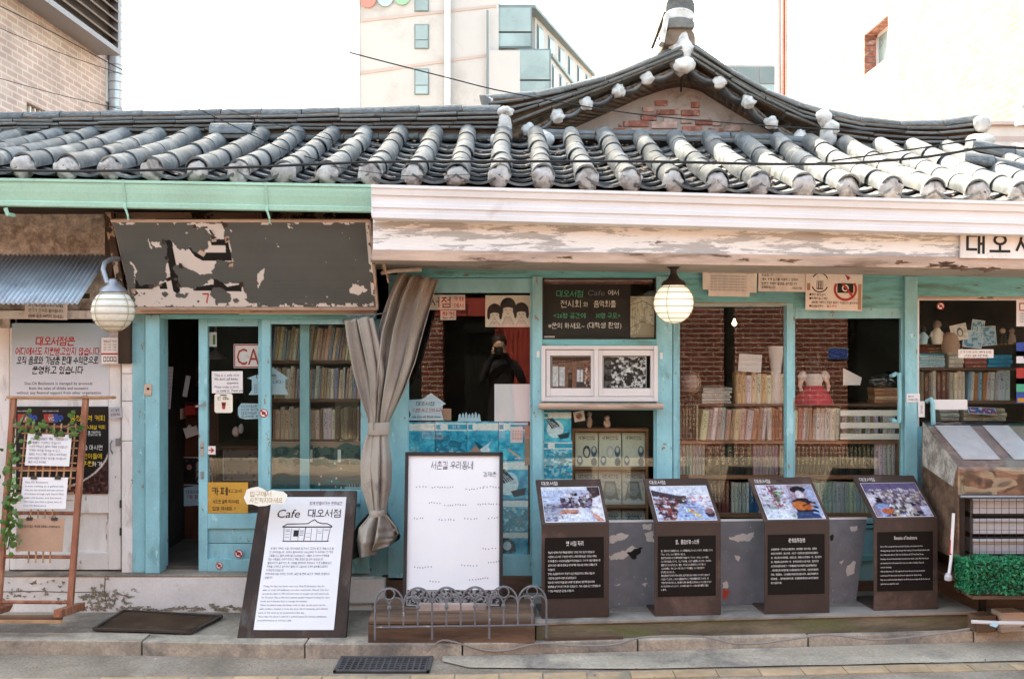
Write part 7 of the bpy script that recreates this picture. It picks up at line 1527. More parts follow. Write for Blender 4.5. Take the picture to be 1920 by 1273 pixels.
cp('front_board', 'plank', MB().box(xl + .03, xr2, yf, yf + .02, .82, .955)); cp('front_rail', 'steel', MB().tube([(xl, yf - .04, .815), (xr2, yf - .04, .812)], .008, 8))
cp('pole', 'white_metal', MB().tube([P(1788, 962, 5.77), P(1783, 1050, 5.74), P(1778, 1088, 5.72)], .009, 8)); cp('pole_sleeve', 'ink_red', MB().tube([P(1786, 990, 5.765), P(1783, 1040, 5.745)], .0105, 8)); cp('pole_foot', 'crate', MB().lathe(P(1778, 1084, 5.72), [(.02, -.01), (.022, .01), (.012, .03)], 10))
for k in range(3):
    z1_ = .80 - k * .118; cr = empty('plastic_crate', (3.2, yf + .1, z1_ - .1), 'pale grey plastic tray behind wire mesh, %s of its stack' % ('top', 'middle', 'bottom')[k], 'crate', 'trays stacked under the cart lid')
    for nm, b in (('front', (-.50, .52, -.05, -.035, .0, .085)), ('base', (-.50, .52, -.035, .3, 0, .01)), ('rim', (-.51, .53, -.07, -.05, .075, .092)), ('side', (-.50, -.49, -.035, .3, .01, .085)), ('side', (.51, .52, -.035, .3, .01, .085))): MB().box(*b).build(nm, M['crate'], cr, bevel=.004)
me_ = []
mb = MB()
for k in range(26): x = xl + .08 + k * .043; mb.bar((x, yf - .012, .44), (x, yf - .012, .81), .0022)
for k in range(9): z = .45 + k * .042; mb.bar((xl + .07, yf - .014, z), (xr2, yf - .014, z), .0022)
cp('wire_mesh', 'iron', mb)
for k in (0, 1): cp('mesh_bar', 'iron', MB().bar((xl + .07 + k * .32, yf - .018, .43), (xl + .07 + k * .32, yf - .018, .81), .006))
hd = empty('artificial_hedge', (3.1, YD(5.70), .27), 'strip of bright green artificial hedge in a low trough', 'hedge')
mb = MB(); rs = np.random.RandomState(6)
for _ in range(9000):
    x = rs.uniform(-.525, .62); zz = rs.rand(); 
    if rs.rand() < .16: x = -.515 + rs.uniform(-.012, .01); y = rs.uniform(-.07, .09); z = .01 + .19 * zz
    elif rs.rand() < .62: y = -.075 + .03 * rs.rand() ** 2; z = .01 + .19 * zz
    else: y = rs.uniform(-.07, .09); z = .195
    bul = .015 * noise.noise((x * 16, z * 18, 0)); y -= bul; z += bul * 1.2; s_ = rs.uniform(.007, .014); d = Vector(rs.normal(0, 1, 3)).normalized(); e = Vector(rs.normal(0, 1, 3)); e = (e - d * e.dot(d)).normalized(); p = Vector((x, y, z))
    mb.quad(p - d * s_, p - e * s_ * .5, p + d * s_, p + e * s_ * .5)
mb.build('foliage', M['hedge'], hd, kind='stuff'); MB().box(-.48, .62, -.05, .09, .0, .16).build('trough', M['canvas_dark'], hd, bevel=.004)
MB().box(-.49, .62, -.06, .09, -.02, .0).build('trough_base', M['plank'], hd)
for (px, py, w_, h_, lab, m) in ((1845, 1135, .13, .10, 'weathered wood block on the ground under the hedge', 'plank'), (1895, 1132, .15, .12, 'split pale wood block beside the other block', 'trim')):
    o = MB().box(-w_ / 2, w_ / 2, -.05, .06, 0, h_).build('wood_block', M[m], None, bevel=.01, label=lab, cat='wood block'); o.location = (X(px, 5.85), YD(5.88), .003); o.rotation_euler = (0, 0, random.uniform(-.3, .3))
mb = MB(); mb.tube([P(1822, 1165, 5.72), P(1870, 1167, 5.71), P(1990, 1169, 5.70)], .011, 8); o = mb.build('ground_pole', M['white_metal'], None, smooth=True, label='thin white pole lying on the pavement under the cart', cat='pole')
o = MB().add([P(1855, 1172, 5.7), P(1862, 1166, 5.7), P(1874, 1168, 5.69), P(1868, 1176, 5.69)], [(0, 1, 2, 3)]).build('scrap', M['paper_blue'], None, label='crumpled pale blue scrap lying by the white pole', cat='scrap'); solid(o, .006)

# ================================================================== shelves and books behind the glass
def book_mesh(seed):
    r = np.random.RandomState(seed); mb = MB(); b = .10 + .1 * r.rand()
    # spine bowed over three strips, boards, then the page block as the second material
    xs = [-.5, -.25, .25, .5]; yy = [b * .35, 0, 0, b * .35]; vs = [(x, y, z) for z in (0, 1) for x, y in zip(xs, yy)] + [(x, 1, z) for z in (0, 1) for x in (-.5, .5)]
    mb.add(vs, [(0, 1, 5, 4), (1, 2, 6, 5), (2, 3, 7, 6), (3, 9, 11, 7), (8, 0, 4, 10), (9, 8, 10, 11), (0, 3, 2, 1), (0, 8, 9, 3), (4, 5, 6, 7)])
    mb.mi = 1; mb.box(-.42, .42, .12, .985, .985, 1.004); 
    return mb.mesh('book', [M['book'], M['pages']])
BM = [book_mesh(k) for k in range(4)]
NB = [0]
def put_book(p, w, h, dp, col, name, where, group, lean=0, flat=False):
    o = bpy.data.objects.new('book', BM[NB[0] % 4]); NB[0] += 1; link(o); o.color = (*col, 1)
    if flat:
        o.matrix_world = Matrix.Translation(p) @ Matrix.Rotation(random.uniform(-.05, .05), 4, 'Z') @ Matrix.Rotation(R(90), 4, 'Y') @ Matrix.Diagonal((w, dp, h, 1)); lab = f'{name} book lying flat {where}'
    else:
        o.matrix_world = Matrix.Translation(p) @ Matrix.Rotation(lean, 4, 'Y') @ Matrix.Diagonal((w, dp, h, 1)); lab = f'{name} book standing {where}'
    tag(o, lab, 'book', group); return o
def row(x0, x1, yb, D, hr, tr, pal, where, group, lean=0, dp=.14, seed=0, gap=.0):
    r = random.Random(seed); z = Z(yb, D); x = X(x0, D); xe = X(x1, D); y = YD(D); ln = lean
    while x < xe:
        t = L(r.uniform(*tr), D); h = L(r.uniform(*hr), D)
        if x + t > xe + .01: break
        hx, nm = r.choice(pal); c_ = [v * r.uniform(.85, 1.12) for v in lin(hx)]
        if lean: ln = lean + r.uniform(-.03, .03)
        off = h * math.sin(ln) if ln < 0 else 0
        put_book(Vector((x + t / 2 - (0 if ln >= 0 else 0), y + r.uniform(0, .012), z + abs(math.sin(ln)) * t / 2)), t, h, dp, c_, nm, where, group, ln)
        x += t / max(.8, math.cos(ln)) + L(gap, D) * r.random() + .0006
def stack(x0, x1, yb, D, n, th, pal, where, group, seed=0):
    r = random.Random(seed); z = Z(yb, D); w = L(x1 - x0, D)
    for k in range(n):
        t = L(r.uniform(*th), D); hx, nm = r.choice(pal); ww = w * r.uniform(.9, 1.0)
        put_book(Vector((X(x0, D) + r.uniform(0, .01), YD(D) + r.uniform(0, .012), z + t / 2)), t, ww, .14, lin(hx), nm, where, group, flat=True); z += t + .0006
TAN = [('#d3bfa6', 'tan'), ('#c9b196', 'light brown'), ('#dccfba', 'buff'), ('#b89f86', 'brown'), ('#cdc4b4', 'greyish'), ('#a8937e', 'dull brown'), ('#8b97a0', 'slate blue')]
MIX = [('#d8cdbd', 'cream'), ('#c9a987', 'tan'), ('#e0dcd6', 'white'), ('#b98a6c', 'copper brown'), ('#cfc4b4', 'buff'), ('#b3a794', 'greyish tan'), ('#d2b79b', 'sand'), ('#e4d9c8', 'ivory'), ('#d9cba9', 'straw'), ('#a8b7bd', 'pale blue')]
DARK = [('#2c2a22', 'black'), ('#3b3324', 'dark brown'), ('#23231f', 'black')]
GREYG = [('#b5ad98', 'khaki'), ('#a9a28c', 'khaki'), ('#b9b39e', 'khaki')]
def boards(par, m, *rects):
    for r in rects: MB().pbox(*r).build('shelf', M[m], par, bevel=.002)
# tall bookcase behind the curtained sash
D = 6.52
bc = empty('bookcase', (X(595, D), YD(6.78), .26), 'wooden bookcase of old paperbacks behind the curtained sash', 'bookcase'); BI = Matrix.Translation(-bc.location)
def bcp(o): o.matrix_parent_inverse = BI; return o
for r in [(505, 676, 700, 682, D, .22), (505, 748, 700, 754, D, .22), (505, 824, 700, 830, D, .22), (505, 598, 700, 604, D, .22)]: bcp(MB().pbox(*r).build('shelf', M['shelf_dark'], bc, bevel=.002))
bcp(MB().pbox(496, 598, 506, 1060, D, .24).build('side', M['shelf_dark'], bc)); bcp(MB().pbox(698, 598, 708, 1060, D, .24).build('side', M['shelf_dark'], bc)); bcp(MB().pbox(496, 598, 708, 1060, 6.77, .02).build('back', M['shelf_dark'], bc))
row(508, 565, 676, D + .01, (56, 64), (4, 8), TAN, 'on the top shelf behind the curtained sash', 'top shelf paperbacks', .10, seed=1)
row(572, 696, 676, D + .01, (58, 66), (4, 8), TAN, 'on the top shelf behind the curtained sash', 'top shelf paperbacks', .13, seed=2)
row(512, 696, 748, D + .01, (54, 62), (4, 8.5), TAN, 'on the second shelf behind the curtained sash', 'second shelf paperbacks', .05, seed=3)
row(510, 696, 824, D + .01, (54, 62), (4, 9), [('#c9bda9', 'pale buff'), ('#d5ccbc', 'off-white'), ('#b9a58c', 'tan'), ('#8a6f5e', 'brown')], 'on the third shelf behind the curtained sash', 'third shelf paperbacks', 0, seed=4)
s = Sign('mountain_print', 'teal and tan painted mountain print below the third book shelf', 'print', 508, 828, 698, 1020, 6.515, .006, 'paper')
c = Canvas(190, 190, '#8f7f6b', 6).grad('#9b8b78', '#7d7468'); n1, n2 = c.noise(8), c.noise(20)
rid = .15 + .10 * np.sin(c.U * 14) + .07 * np.sin(c.U * 31 + 1) - .05; c.put((c.V > .02 + rid * .2) & (c.V < .21 + rid * .2) & (n1 > .40), '#2f5f5c', .85); c.put((c.V < .22) & (n2 > .56) & (c.V > .06), '#173c3f', .8)
c.put(np.clip((c.V - .3) * 6, 0, 1), '#1f6d72', .9); c.put((n2 > .66) & (c.V > .35), '#3f9a9c', .6); c.speckle(12, ['#dfe8e4'], (.004, .01), (.006, .01), (.1, .2, .9, .5)); c.rect(.38, .08, .41, .2, '#d8e0da'); c.rect(.66, .08, .69, .2, '#d8e0da')
for k in range(6): c.line([(.75 + k * .025, .42), (.75 + k * .025, .48)], .01, '#cfe0dc')
c.line([(.73, .45), (.9, .45)], .012, '#cfe0dc'); s.canvas(c, 508, 828, 698, 1020); s.done()
s = Sign('plastic_wrap', 'crumpled clear wrap over books on the third shelf', 'wrap', 628, 752, 672, 828, 6.505, .004, 'clear'); s.done()
# through the open door: cabinet, pictures and hanging papers
cb = empty('cabinet', (X(395, 7.3), YD(7.3), .26), 'dark brown wooden cabinet standing inside the open door', 'cabinet'); 
for nm, r, m in (('body', (338, 760, 410, 1030, 7.32, .5), 'cabinet'), ('door', (342, 800, 406, 1020, 7.30, .02), 'cabinet'), ('top', (334, 754, 412, 762, 7.30, .54), 'cabinet')):
    o = MB().pbox(*r).build(nm, M[m], cb, bevel=.004); o.matrix_parent_inverse = Matrix.Translation(-cb.location)
s = Sign('photo_card', 'dark framed photograph card leaning on the brown cabinet', 'picture', 336, 857, 398, 910, 7.28, .004, 'paper_warm'); c = Canvas(70, 60, '#8a8078', 8); n1 = c.noise(7); c.put(n1 > .5, '#2a2422'); c.rect(.08, .14, .5, .95, '#211b18'); c.ell(.3, .35, .08, .1, '#a8807a'); c.rect(.55, .15, .95, .9, '#b3aba6'); c.speckle(20, ['#3b3634', '#d8d3d0'], (.02, .06), (.02, .06), (.5, .15, 1, .9)); s.canvas(c, 337, 858, 397, 909); s.done()
s = Sign('notice', 'pale blue house-shaped note pinned to the brown cabinet', 'notice', 334, 910, 400, 950, 7.28, .002, 'paper_blue', outline=[(341, 949), (400, 946), (400, 916), (370, 910), (345, 914), (334, 919), (339, 922)]); s.text('대오서점은', 366, 922, 7, 'ink', width=34).text('카페', 364, 932, 9, 'ink_red', width=26).text('Dae', 376, 943, 6, 'ink'); s.done()
s = Sign('calendar', 'grey printed calendar sheets hanging inside the open door', 'calendar', 298, 687, 322, 766, 6.75, .003, 'crate', ry=R(4)); [s.rect(300, 690 + k * 7, 320, 690.8 + k * 7, 'ink_soft') for k in range(11)]; [s.rect(301 + k * 4.5, 722, 301.7 + k * 4.5, 764, 'ink_soft') for k in range(5)]; s.done()
s = Sign('paper_tag', 'pale paper tag hanging at a slant inside the open door', 'tag', 345, 704, 354, 744, 6.9, .002, 'crate', ry=R(10)); s.done()
s = Sign('red_box', 'red box on top of the brown cabinet', 'box', 346, 760, 366, 778, 7.2, .1, 'ink_red', bevel=.003); s.done()
s = Sign('pink_bag', 'mauve paper bag beside the red box', 'bag', 328, 766, 342, 786, 7.2, .08, 'brick_pink', bevel=.003); s.done()
s = Sign('white_papers', 'heap of white papers on the cabinet front', 'papers', 344, 796, 370, 820, 7.24, .03, 'paper', ry=R(-12), outline=[(346, 820), (371, 817), (368, 800), (360, 802), (356, 796), (350, 802), (344, 800)]); s.done()
s = Sign('photo_card', 'small white card with a green leaf behind the door glass', 'card', 392, 623, 406, 650, 6.43, .002, 'paper'); s.rect(399, 628, 404, 646, 'leaf'); s.done()
lo = empty('pendant_shade', P(404, 668, 6.9), 'dim grey pendant lamp shade behind the door glass', 'lamp'); MB().lathe((0, 0, 0), [(.075, -.02), (.072, -.012), (.03, .03), (.012, .05), (.006, .3)], 18).build('shade', M['steel'], lo, smooth=True)
tb = empty('cloth_counter', (X(450, 7.2), YD(7.2), .26), 'patterned cloth-covered counter behind the door glass', 'counter')
for nm, r, m in (('cloth', (418, 842, 520, 900, 7.1, .02), 'paper_warm'), ('top', (400, 836, 530, 843, 7.08, .5), 'shelf_dark'), ('front', (405, 900, 525, 1010, 7.12, .02), 'dark_wood')):
    o = MB().pbox(*r).build(nm, M[m], tb); o.matrix_parent_inverse = Matrix.Translation(-tb.location)
c = Canvas(100, 58, '#8f857c', 4); c.speckle(40, ['#5f4f4c', '#6a5a58'], (.02, .03), (.03, .05)); q_ = c.attach(tb, X(419, 7.1), Z(899, 7.1), X(519, 7.1), Z(843, 7.1), YD(7.1) - .001, 'cloth_print'); q_.matrix_parent_inverse = Matrix.Translation(-tb.location)
fl = empty('pink_pouch', P(442, 812, 6.75), 'small pink and grey cloth pouches hanging behind the door glass', 'pouch'); me_ = lump_mesh('pouch', .03, 'brick_pink', 3, (.8, .6, 1.2), 2); inst('pouch', me_, fl, Matrix.Translation((0, 0, .01))); inst('pouch', lump_mesh('pouch', .026, 'crate', 4, (.7, .6, 1.3), 2), fl, Matrix.Translation((.035, 0, .03)))
sb_ = empty('clutter_shelf', P(330, 800, 7.6), 'dim shelves of clutter deep inside the open door', 'shelf')
for k in range(5):
    o = MB().pbox(290, 650 + k * 75, 345, 655 + k * 75, 7.6, .2).build('board', M['shelf_dark'], sb_); o.matrix_parent_inverse = Matrix.Translation(-sb_.location)
for k in range(26):
    px = random.uniform(300, 362); py = random.choice([650, 725, 800]); hh_ = random.uniform(25, 60); o = Sign('file', 'dim tan file standing on the clutter shelves', 'file', px, py - hh_, px + random.uniform(4, 12), py, 7.55, .1, random.choice(['kraft', 'trim', 'stone', 'paper_warm', 'plank']), group='files on the clutter shelves', ry=R(random.uniform(-8, 8))); o.done()

# cover-out rack in the lower middle window
D = 6.52
rk = empty('cover_rack', (X(1145, D), YD(D), .4), 'wooden rack showing pale booklets face-out under the white window', 'rack'); RI = Matrix.Translation(-rk.location)
for nm, r in (('top', (1072, 803, 1216, 809, D, .08)), ('side', (1072, 809, 1077, 985, D, .08)), ('side', (1211, 809, 1216, 985, D, .08)), ('shelf', (1077, 876, 1211, 881, D, .08)), ('shelf', (1077, 947, 1211, 953, D, .08)), ('back', (1077, 809, 1211, 985, D + .085, .01))):
    o = MB().pbox(*r).build(nm, M['shelf'], rk, bevel=.002); o.matrix_parent_inverse = RI
for j, (y0, y1) in enumerate(((811, 875), (883, 946), (955, 990))):
    for i in range(3):
        x0 = 1079 + i * 44; x1 = x0 + 42
        s = Sign('booklet', ('pale green booklet with small portraits, top row of the rack', 'grey booklet with bell drawing, middle row of the rack', 'grey booklet, bottom row of the rack')[j], 'booklet', x0, y0, x1, y1, D + .045, .012, 'paper', group=('top', 'middle', 'bottom')[j] + ' row booklets', rx=R(-4))
        c = Canvas(63, 96, '#bcc8b0' if j == 0 else '#b9b5a4', 4 + i)
        if j == 0:
            c.rect(.05, .03, .97, .98, '#c9d0b6'); c.ell(.5, .56, .17 if i < 2 else .02, .18, '#3a4246' if i == 0 else '#aeb6ae'); c.ell(.5, .58, .10, .12, '#cfd3c2'); c.ell(.82, .55, .13, .16, '#3d5a66'); c.ell(.2, .82, .13, .14, '#4f6f78'); c.ell(.82, .85, .13, .12, '#3d5a66'); c.ell(.82, .5, .07, .08, '#c3c9b8'); c.ell(.2, .79, .07, .07, '#c9cdbd')
        else:
            c.poly([(.28, .3), (.72, .3), (.82, .62), (.9, .88), (.7, .8), (.5, .86), (.3, .8), (.1, .88), (.18, .62)], '#77786c'); c.poly([(.34, .36), (.66, .36), (.74, .6), (.6, .74), (.4, .74), (.26, .6)], '#94958a'); n1 = c.noise(10); c.put((n1 > .58) & (c.V > .3) & (c.V < .85), '#66675c', .4)
        c.photo(1, .06, .12); s.canvas(c, x0, y0, x1, y1); s.text('세계위인전집' if j == 0 else '대한국전기집', (x0 + x1) / 2, y0 + 10, 7.5, 'ink', width=30); s.done()
sea2 = [(1019, 771, 1071, 826, 21, 'fly', 'turquoise print of a pale moth left of the cover rack'), (1018, 826, 1073, 893, 24, 'plant', 'turquoise print of white corals left of the cover rack'), (1018, 893, 1073, 985, 25, 'rock', 'lowest turquoise print left of the cover rack')]
for a in sea2: sea(*a, D=6.41)
for (px, py, r, m, lab, sq) in ((1105, 795, .03, 'brick_pink', 'little dull pink figurine on the cover rack', (.7, .6, 1.4)), (1138, 794, .028, 'doll_white', 'little white cup figurine on the cover rack', (.9, .7, 1.1))):
    e = empty('figurine', P(px, 803, 6.55), lab, 'figurine'); inst('body', lump_mesh('body', r, m, px, sq, 2), e, Matrix.Translation((0, 0, r * sq[2]))); inst('head', lump_mesh('head', r * .6, m, px + 1, (1, 1, 1), 2, .1), e, Matrix.Translation((0, 0, r * sq[2] * 2.2)))
s = Sign('photo_card', 'small mauve picture card above the turquoise prints', 'card', 1076, 771, 1096, 790, 6.45, .002, 'paper_warm', ry=R(-10)); s.ring(1086, 780, 0, 6, 'brick'); s.done()

# bookcase across the two right-hand panes
D = 6.64
bk = empty('bookcase', (X(1480, D), YD(D), .26), 'long low bookcase filling the two panes beside the lantern', 'bookcase'); KI = Matrix.Translation(-bk.location)
for nm, r, m in (('shelf', (1272, 826, 1694, 832, D - .02, .2), 'shelf'), ('shelf', (1272, 891, 1694, 898, D - .02, .2), 'shelf'), ('shelf', (1272, 962, 1694, 970, D - .02, .2), 'shelf'), ('shelf', (1310, 757, 1690, 762, D + .06, .2), 'shelf_dark'), ('side', (1683, 826, 1694, 985, D - .03, .2), 'shelf'), ('divider', (1476, 760, 1484, 985, D - .015, .2), 'shelf_dark'), ('back', (1272, 757, 1694, 985, D + .27, .01), 'shelf_dark')):
    o = MB().pbox(*r).build(nm, M[m], bk, bevel=.002); o.matrix_parent_inverse = KI
w_ = 'on the lowest shelf behind the right panes'
row(1278, 1372, 962, D, (58, 62), (7, 8), [('#6d3a2c', 'red-brown'), ('#4f2c24', 'dark red')], w_, 'lowest shelf volumes', seed=31)
row(1372, 1478, 962, D, (56, 62), (6, 9), [('#23567a', 'dark blue'), ('#b9bcb0', 'grey-green'), ('#a9ada0', 'grey-green')], w_, 'lowest shelf volumes', seed=32)
row(1486, 1682, 962, D, (56, 61), (6.5, 8), [('#b3b9a8', 'pale green'), ('#a6ad9c', 'pale green')], w_, 'lowest shelf volumes', seed=33)
w_ = 'on the encyclopedia shelf behind the right panes'
row(1274, 1325, 891, D, (58, 60), (5.6, 6.2), GREYG, w_, 'encyclopedia shelf volumes', seed=41)
row(1326, 1412, 891, D, (58, 60), (11.5, 12.5), DARK, w_, 'encyclopedia shelf volumes', seed=42)
row(1413, 1462, 891, D, (57, 59), (5.5, 6), [('#a8958e', 'mauve grey'), ('#9f8d88', 'mauve grey')], w_, 'encyclopedia shelf volumes', seed=43)
row(1463, 1474, 891, D, (55, 57), (8, 9), [('#b9b19a', 'khaki')], w_, 'encyclopedia shelf volumes', seed=44)
row(1487, 1640, 891, D, (58, 60), (7.2, 7.8), DARK, w_, 'encyclopedia shelf volumes', seed=45)
row(1641, 1682, 891, D, (58, 60), (7, 8), [('#cfc9bb', 'off-white'), ('#c6c0b4', 'off-white')], w_, 'encyclopedia shelf volumes', seed=46)
w_ = 'on the mixed shelf behind the right panes'
row(1274, 1310, 826, D, (56, 80), (4, 8), [('#6b5c4c', 'dark brown'), ('#b5a68d', 'tan'), ('#3c362e', 'black')], w_, 'mixed shelf books', seed=51)
row(1312, 1440, 826, D, (56, 64), (6, 12), MIX, w_, 'mixed shelf books', .10, seed=52)
row(1440, 1474, 826, D, (56, 62), (6, 9), [('#a2704f', 'copper brown'), ('#d8c9b4', 'cream')], w_, 'mixed shelf books', 0, seed=53)
row(1487, 1536, 826, D, (56, 62), (5, 9), MIX, w_, 'mixed shelf books', .04, seed=54)
row(1537, 1574, 826, D, (58, 61), (8, 11), [('#dad5cb', 'white'), ('#d2ccc0', 'off-white')], w_, 'mixed shelf books', .05, seed=55)
row(1580, 1682, 826, D + .12, (50, 58), (5, 9), MIX + [('#8f6a44', 'brown'), ('#3f3a34', 'black')], w_, 'mixed shelf books', 0, seed=56)
w_ = 'on the small upper shelf behind the right panes'
row(1382, 1474, 757, D + .07, (52, 62), (7, 11), [('#d9b493', 'peach'), ('#e0c9ae', 'sand'), ('#cfa786', 'tan'), ('#e4dccf', 'ivory')], w_, 'upper shelf books', 0, seed=61)
stack(1316, 1372, 757, D + .07, 6, (4, 6), [('#cfc9c0', 'grey-white'), ('#b9b5ad', 'grey'), ('#d8d3ca', 'off-white')], 'in the low pile beside the toy globe', 'pile beside the globe', 71)
stack(1640, 1686, 757, D + .07, 4, (6, 9), [('#b98f6c', 'tan'), ('#c9a884', 'sand'), ('#a8744f', 'brown')], 'in the pile by the bow handle', 'pile by the door handle', 72)
sl_ = empty('slatted_crate', P(1640, 825, 6.6), 'pale green slatted crate front behind the door glass', 'crate')
for y in (775, 798, 819): o = MB().pbox(1576, y - 6, 1688, y + 5, 6.60, .012).build('slat', M['hedge'] if False else M['cream'], sl_, bevel=.002); o.matrix_parent_inverse = Matrix.Translation(-sl_.location)
gl = empty('toy_globe', P(1293, 757, 6.62), 'small dusty toy globe at the left of the right panes', 'globe'); MB().lathe((0, 0, .14), [(.066 * math.cos(R(a)) + .0005, .066 * math.sin(R(a))) for a in range(-90, 91, 12)], 24).build('ball', M['stone'], gl, smooth=True); MB().lathe((.0, 0, 0), [(.04, 0), (.035, .012), (.008, .02), (.006, .07)], 16).build('foot', M['iron'], gl, smooth=True); MB().tube([(.074 * math.cos(R(a)), 0, .14 + .074 * math.sin(R(a))) for a in range(-80, 100, 12)], .004, 6).build('meridian', M['wire'], gl)
s = Sign('paper_sheet', 'curled white paper lying over the upper shelf books', 'paper', 1385, 664, 1428, 697, D + .02, .002, 'paper', ry=R(4)); s.done()
pv = empty('paper_roll', P(1455, 757, D + .1), 'flared white paper roll standing among the upper books', 'paper roll'); MB().lathe((0, 0, .15), [(.03, 0), (.034, .08), (.055, .24), (.053, .24), (.03, .08)], 20).build('roll', M['paper'], pv, smooth=True); MB().lathe((0, 0, 0), [(.034, 0), (.034, .16)], 16).build('core', M['paper_warm'], pv, smooth=True)
# doll in a red skirt, seen from behind
dl_ = empty('doll', P(1526, 757, 6.66), 'cloth doll in white blouse and red skirt seen from behind', 'doll')
MB().lathe((0, 0, 0), [(.125, .0), (.12, .03), (.10, .07), (.07, .105), (.05, .125)], 22).build('skirt', M['doll_red'], dl_, smooth=True)
MB().lathe((0, 0, .12), [(.05, 0), (.058, .03), (.062, .06), (.045, .09), (.02, .105)], 18).build('blouse', M['doll_white'], dl_, smooth=True)
for sg in (-1, 1): 
    inst('sleeve', lump_mesh('sleeve', .034, 'doll_white', 5 + sg, (.9, .8, 1.1), 2, .12), dl_, Matrix.Translation((sg * .076, 0, .185)) @ Matrix.Rotation(sg * -.4, 4, 'Y'))
    MB().tube([(sg * .085, 0, .165), (sg * .095, -.01, .12), (sg * .088, -.02, .085)], [.016, .013, .011], 8).build('arm', M['skin_doll'], dl_, smooth=True)
inst('head', lump_mesh('head', .05, 'skin_doll', 2, (1, 1, 1.1), 2, .03), dl_, Matrix.Translation((0, .01, .27)))
MB().lathe((0, 0, .17), [(.03, 0), (.048, .03), (.058, .08), (.06, .12), (.045, .155), (.01, .165)], 18).build('hair', M['hair'], dl_, smooth=True)
s = Sign('torn_card', 'white folded card leaning beside the doll', 'card', 1580, 688, 1616, 722, 6.6, .002, 'paper_warm', outline=[(1581, 722), (1613, 722), (1616, 708), (1581, 690)]); s.done()
pg = empty('plastic_bag', P(1655, 757 - 30, 6.72), 'crumpled clear plastic bag on top of the book pile', 'bag'); inst('bag', lump_mesh('bag', .06, 'clear', 9, (1.6, 1, .7), 3, .5), pg, Matrix.Translation((0, 0, .05)))
lb_ = empty('bulb', P(1377, 607, 7.9), 'tiny lit bulb glowing inside the shop', 'lamp'); MB().lathe((0, 0, 0), [(.004, -.02), (.018, -.008), (.02, .006), (.01, .022), (.008, .04)], 14).build('glass', emit_mat('lit_bulb', (1, .85, .6), 1.2), lb_, smooth=True); MB().tube([(0, 0, .03), (0, 0, .5)], .003, 5).build('cord', M['cable'], lb_)

# right-hand window shelf
D = 6.62
bw = empty('window_shelf', (X(1830, D), YD(D), .8), 'dark shelves of books in the right-hand window', 'shelf'); WI = Matrix.Translation(-bw.location)
for nm, r, m in (('shelf', (1724, 751, 1990, 757, D - .02, .25), 'shelf_dark'), ('shelf', (1724, 690, 1990, 694, D - .01, .25), 'shelf_dark'), ('back', (1724, 560, 1990, 800, 6.95, .02), 'room')):
    o = MB().pbox(*r).build(nm, M[m], bw); o.matrix_parent_inverse = WI
row(1726, 1812, 751, D, (50, 57), (5, 9), [('#3a3a36', 'black'), ('#b5a68c', 'tan'), ('#6b4136', 'dark red'), ('#cfc6b2', 'cream'), ('#8a7a62', 'brown')], 'on the right-hand window shelf', 'right window books', 0, seed=81)
row(1815, 1870, 751, D, (50, 57), (5, 8), [('#d0cdc4', 'white'), ('#a8743f', 'ochre'), ('#7f9fb4', 'pale blue'), ('#b9b9a8', 'grey-green')], 'on the right-hand window shelf', 'right window books', .06, seed=82)
row(1872, 1906, 751, D, (55, 58), (10, 16), [('#c3cbb8', 'pale green')], 'on the right-hand window shelf', 'right window books', 0, seed=83)
stack(1724, 1774, 690, D, 5, (4, 5), [('#bcd3da', 'pale blue'), ('#a9cdd6', 'light blue')], 'in the pale pile at the turquoise post', 'window pile of blue books', 84)
stack(1724, 1772, 668, D, 3, (5, 7), [('#7a4238', 'dark red'), ('#6a3a32', 'dark red'), ('#4fa3b4', 'turquoise')], 'on top of the pale blue pile', 'window pile of red books', 85)
stack(1778, 1806, 690, D, 5, (6, 8), [('#c9c6ba', 'off-white'), ('#d0bfae', 'buff')], 'in the narrow pile under the hanging pictures', 'narrow window pile', 86)
stack(1808, 1850, 690, D, 3, (6, 8), [('#8a4a40', 'brick red'), ('#a9665a', 'rose')], 'in the red pile under the hanging pictures', 'red window pile', 87)
stack(1852, 1898, 690, D, 3, (6, 9), [('#2f8fb0', 'blue'), ('#3fa6b8', 'turquoise')], 'in the blue pile under the hanging pictures', 'blue window pile', 88)
stack(1762, 1800, 790, D, 3, (7, 9), [('#b9b3a4', 'grey'), ('#a9a08e', 'khaki')], 'on the low sill behind the cart lid', 'sill pile', 89); stack(1806, 1890, 790, D, 3, (7, 9), [('#b3a88e', 'khaki'), ('#c4b89c', 'buff')], 'on the low sill behind the cart lid', 'sill pile', 90)
s = Sign('magazine', 'magazine with red and blue cover on the sill pile', 'magazine', 1815, 762, 1868, 778, 6.6, .003, 'paper', rx=R(-40), ry=R(3)); c = Canvas(60, 20, '#3f5f9a', 3); c.put(c.noise(6) > .52, '#a8403c'); c.put(c.noise(9) > .62, '#dcd8d4'); s.canvas(c, 1816, 763, 1867, 777); s.done()
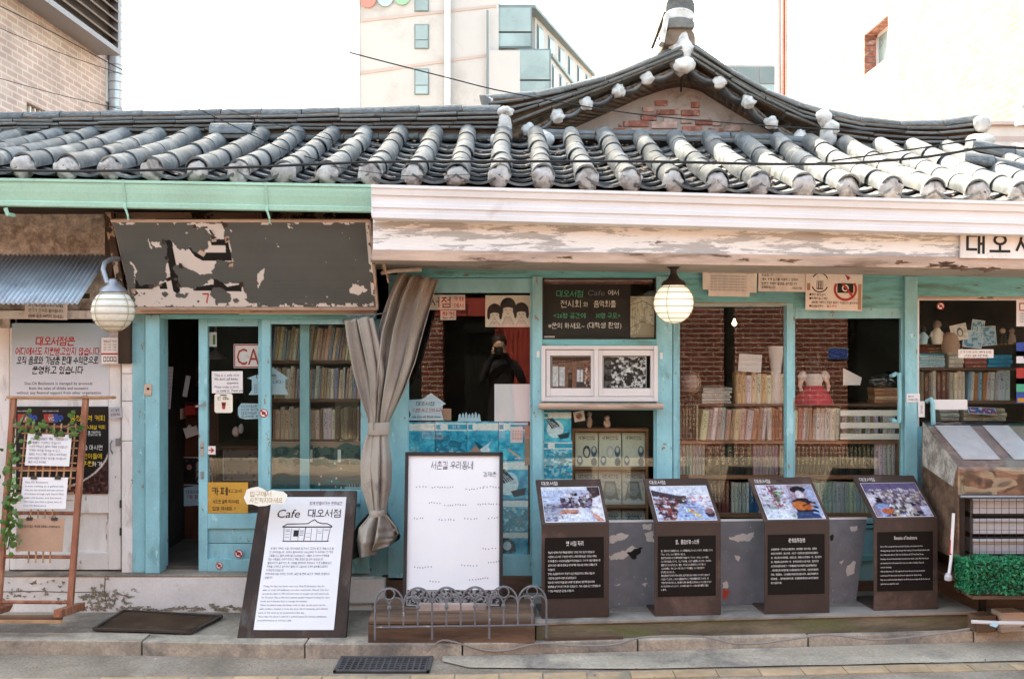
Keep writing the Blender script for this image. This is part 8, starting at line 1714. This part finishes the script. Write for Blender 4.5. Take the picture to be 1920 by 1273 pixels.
for (a, b, c_, d, ry, seed, lab) in ((1783, 608, 1814, 638, -12, 3, 'cream portrait card hanging in the right-hand window'), (1806, 620, 1842, 652, 6, 5, 'blue-white photo sheet hanging in the right-hand window'), (1836, 612, 1868, 648, -5, 7, 'pale print hanging beside the blue-white sheet'), (1822, 600, 1846, 622, 8, 9, 'small blue photo above the hanging sheets')):
    s = Sign('hanging_picture', lab, 'picture', a, b, c_, d, 6.55 + .01 * seed / 9, .002, 'cream', ry=R(ry)); cc = Canvas(40, 36, '#d8d3c6' if seed == 3 else '#a9c6d2', seed); cc.put(cc.noise(6) > .55, '#4f8aa4' if seed != 3 else '#b9b0a4', .9); 
    if seed == 3: cc.ell(.55, .5, .2, .3, '#5a5552'); cc.ell(.55, .55, .13, .2, '#cfc6ba')
    s.canvas(cc, a + 1, b + 1, c_ - 1, d - 1); s.done()
for (px, m, m2, h, lab) in ((1731, 'paper_blue', 'hair', .12, 'little blue-dressed figurine in the right-hand window'), (1757, 'cream', 'stone', .16, 'cream cloth figurine in the right-hand window'), (1880, 'iron', 'skin_doll', .11, 'small dark figurine beside the hanging prints'), (1897, 'brown_board', 'stone', .11, 'small brown figurine at the window end')):
    e = empty('figurine', P(px, 645, 6.6), lab, 'figurine'); MB().lathe((0, 0, 0), [(h * .2, 0), (h * .24, h * .2), (h * .2, h * .5), (h * .1, h * .66)], 14).build('body', M[m], e, smooth=True); inst('head', lump_mesh('head', h * .17, m2, px, (1, 1, 1.1), 2, .08), e, Matrix.Translation((0, 0, h * .8)))
    for sg in (-1, 1): MB().tube([(sg * h * .18, 0, h * .5), (sg * h * .28, -.005, h * .3)], h * .06, 6).build('arm', M[m], e, smooth=True)
    MB().box(-.03, .03, -.02, .03, -.012, 0).build('plinth', M['orange'], e)
MB().pbox(1724, 646, 1990, 649, 6.58, .2).build('upper_board', M['shelf_dark'], bw).matrix_parent_inverse = WI
o = MB().lathe((0, 0, 0), [(.05, -.07), (.06, -.02), (.045, .05), (.02, .07)], 12).build('pouch', M['kraft'], None, smooth=True, label='tan cloth pouch hanging left of the portrait card', cat='pouch'); o.location = P(1782, 642, 6.58)
bpy.data.objects.remove(_fo); bpy.data.curves.remove(_fc)
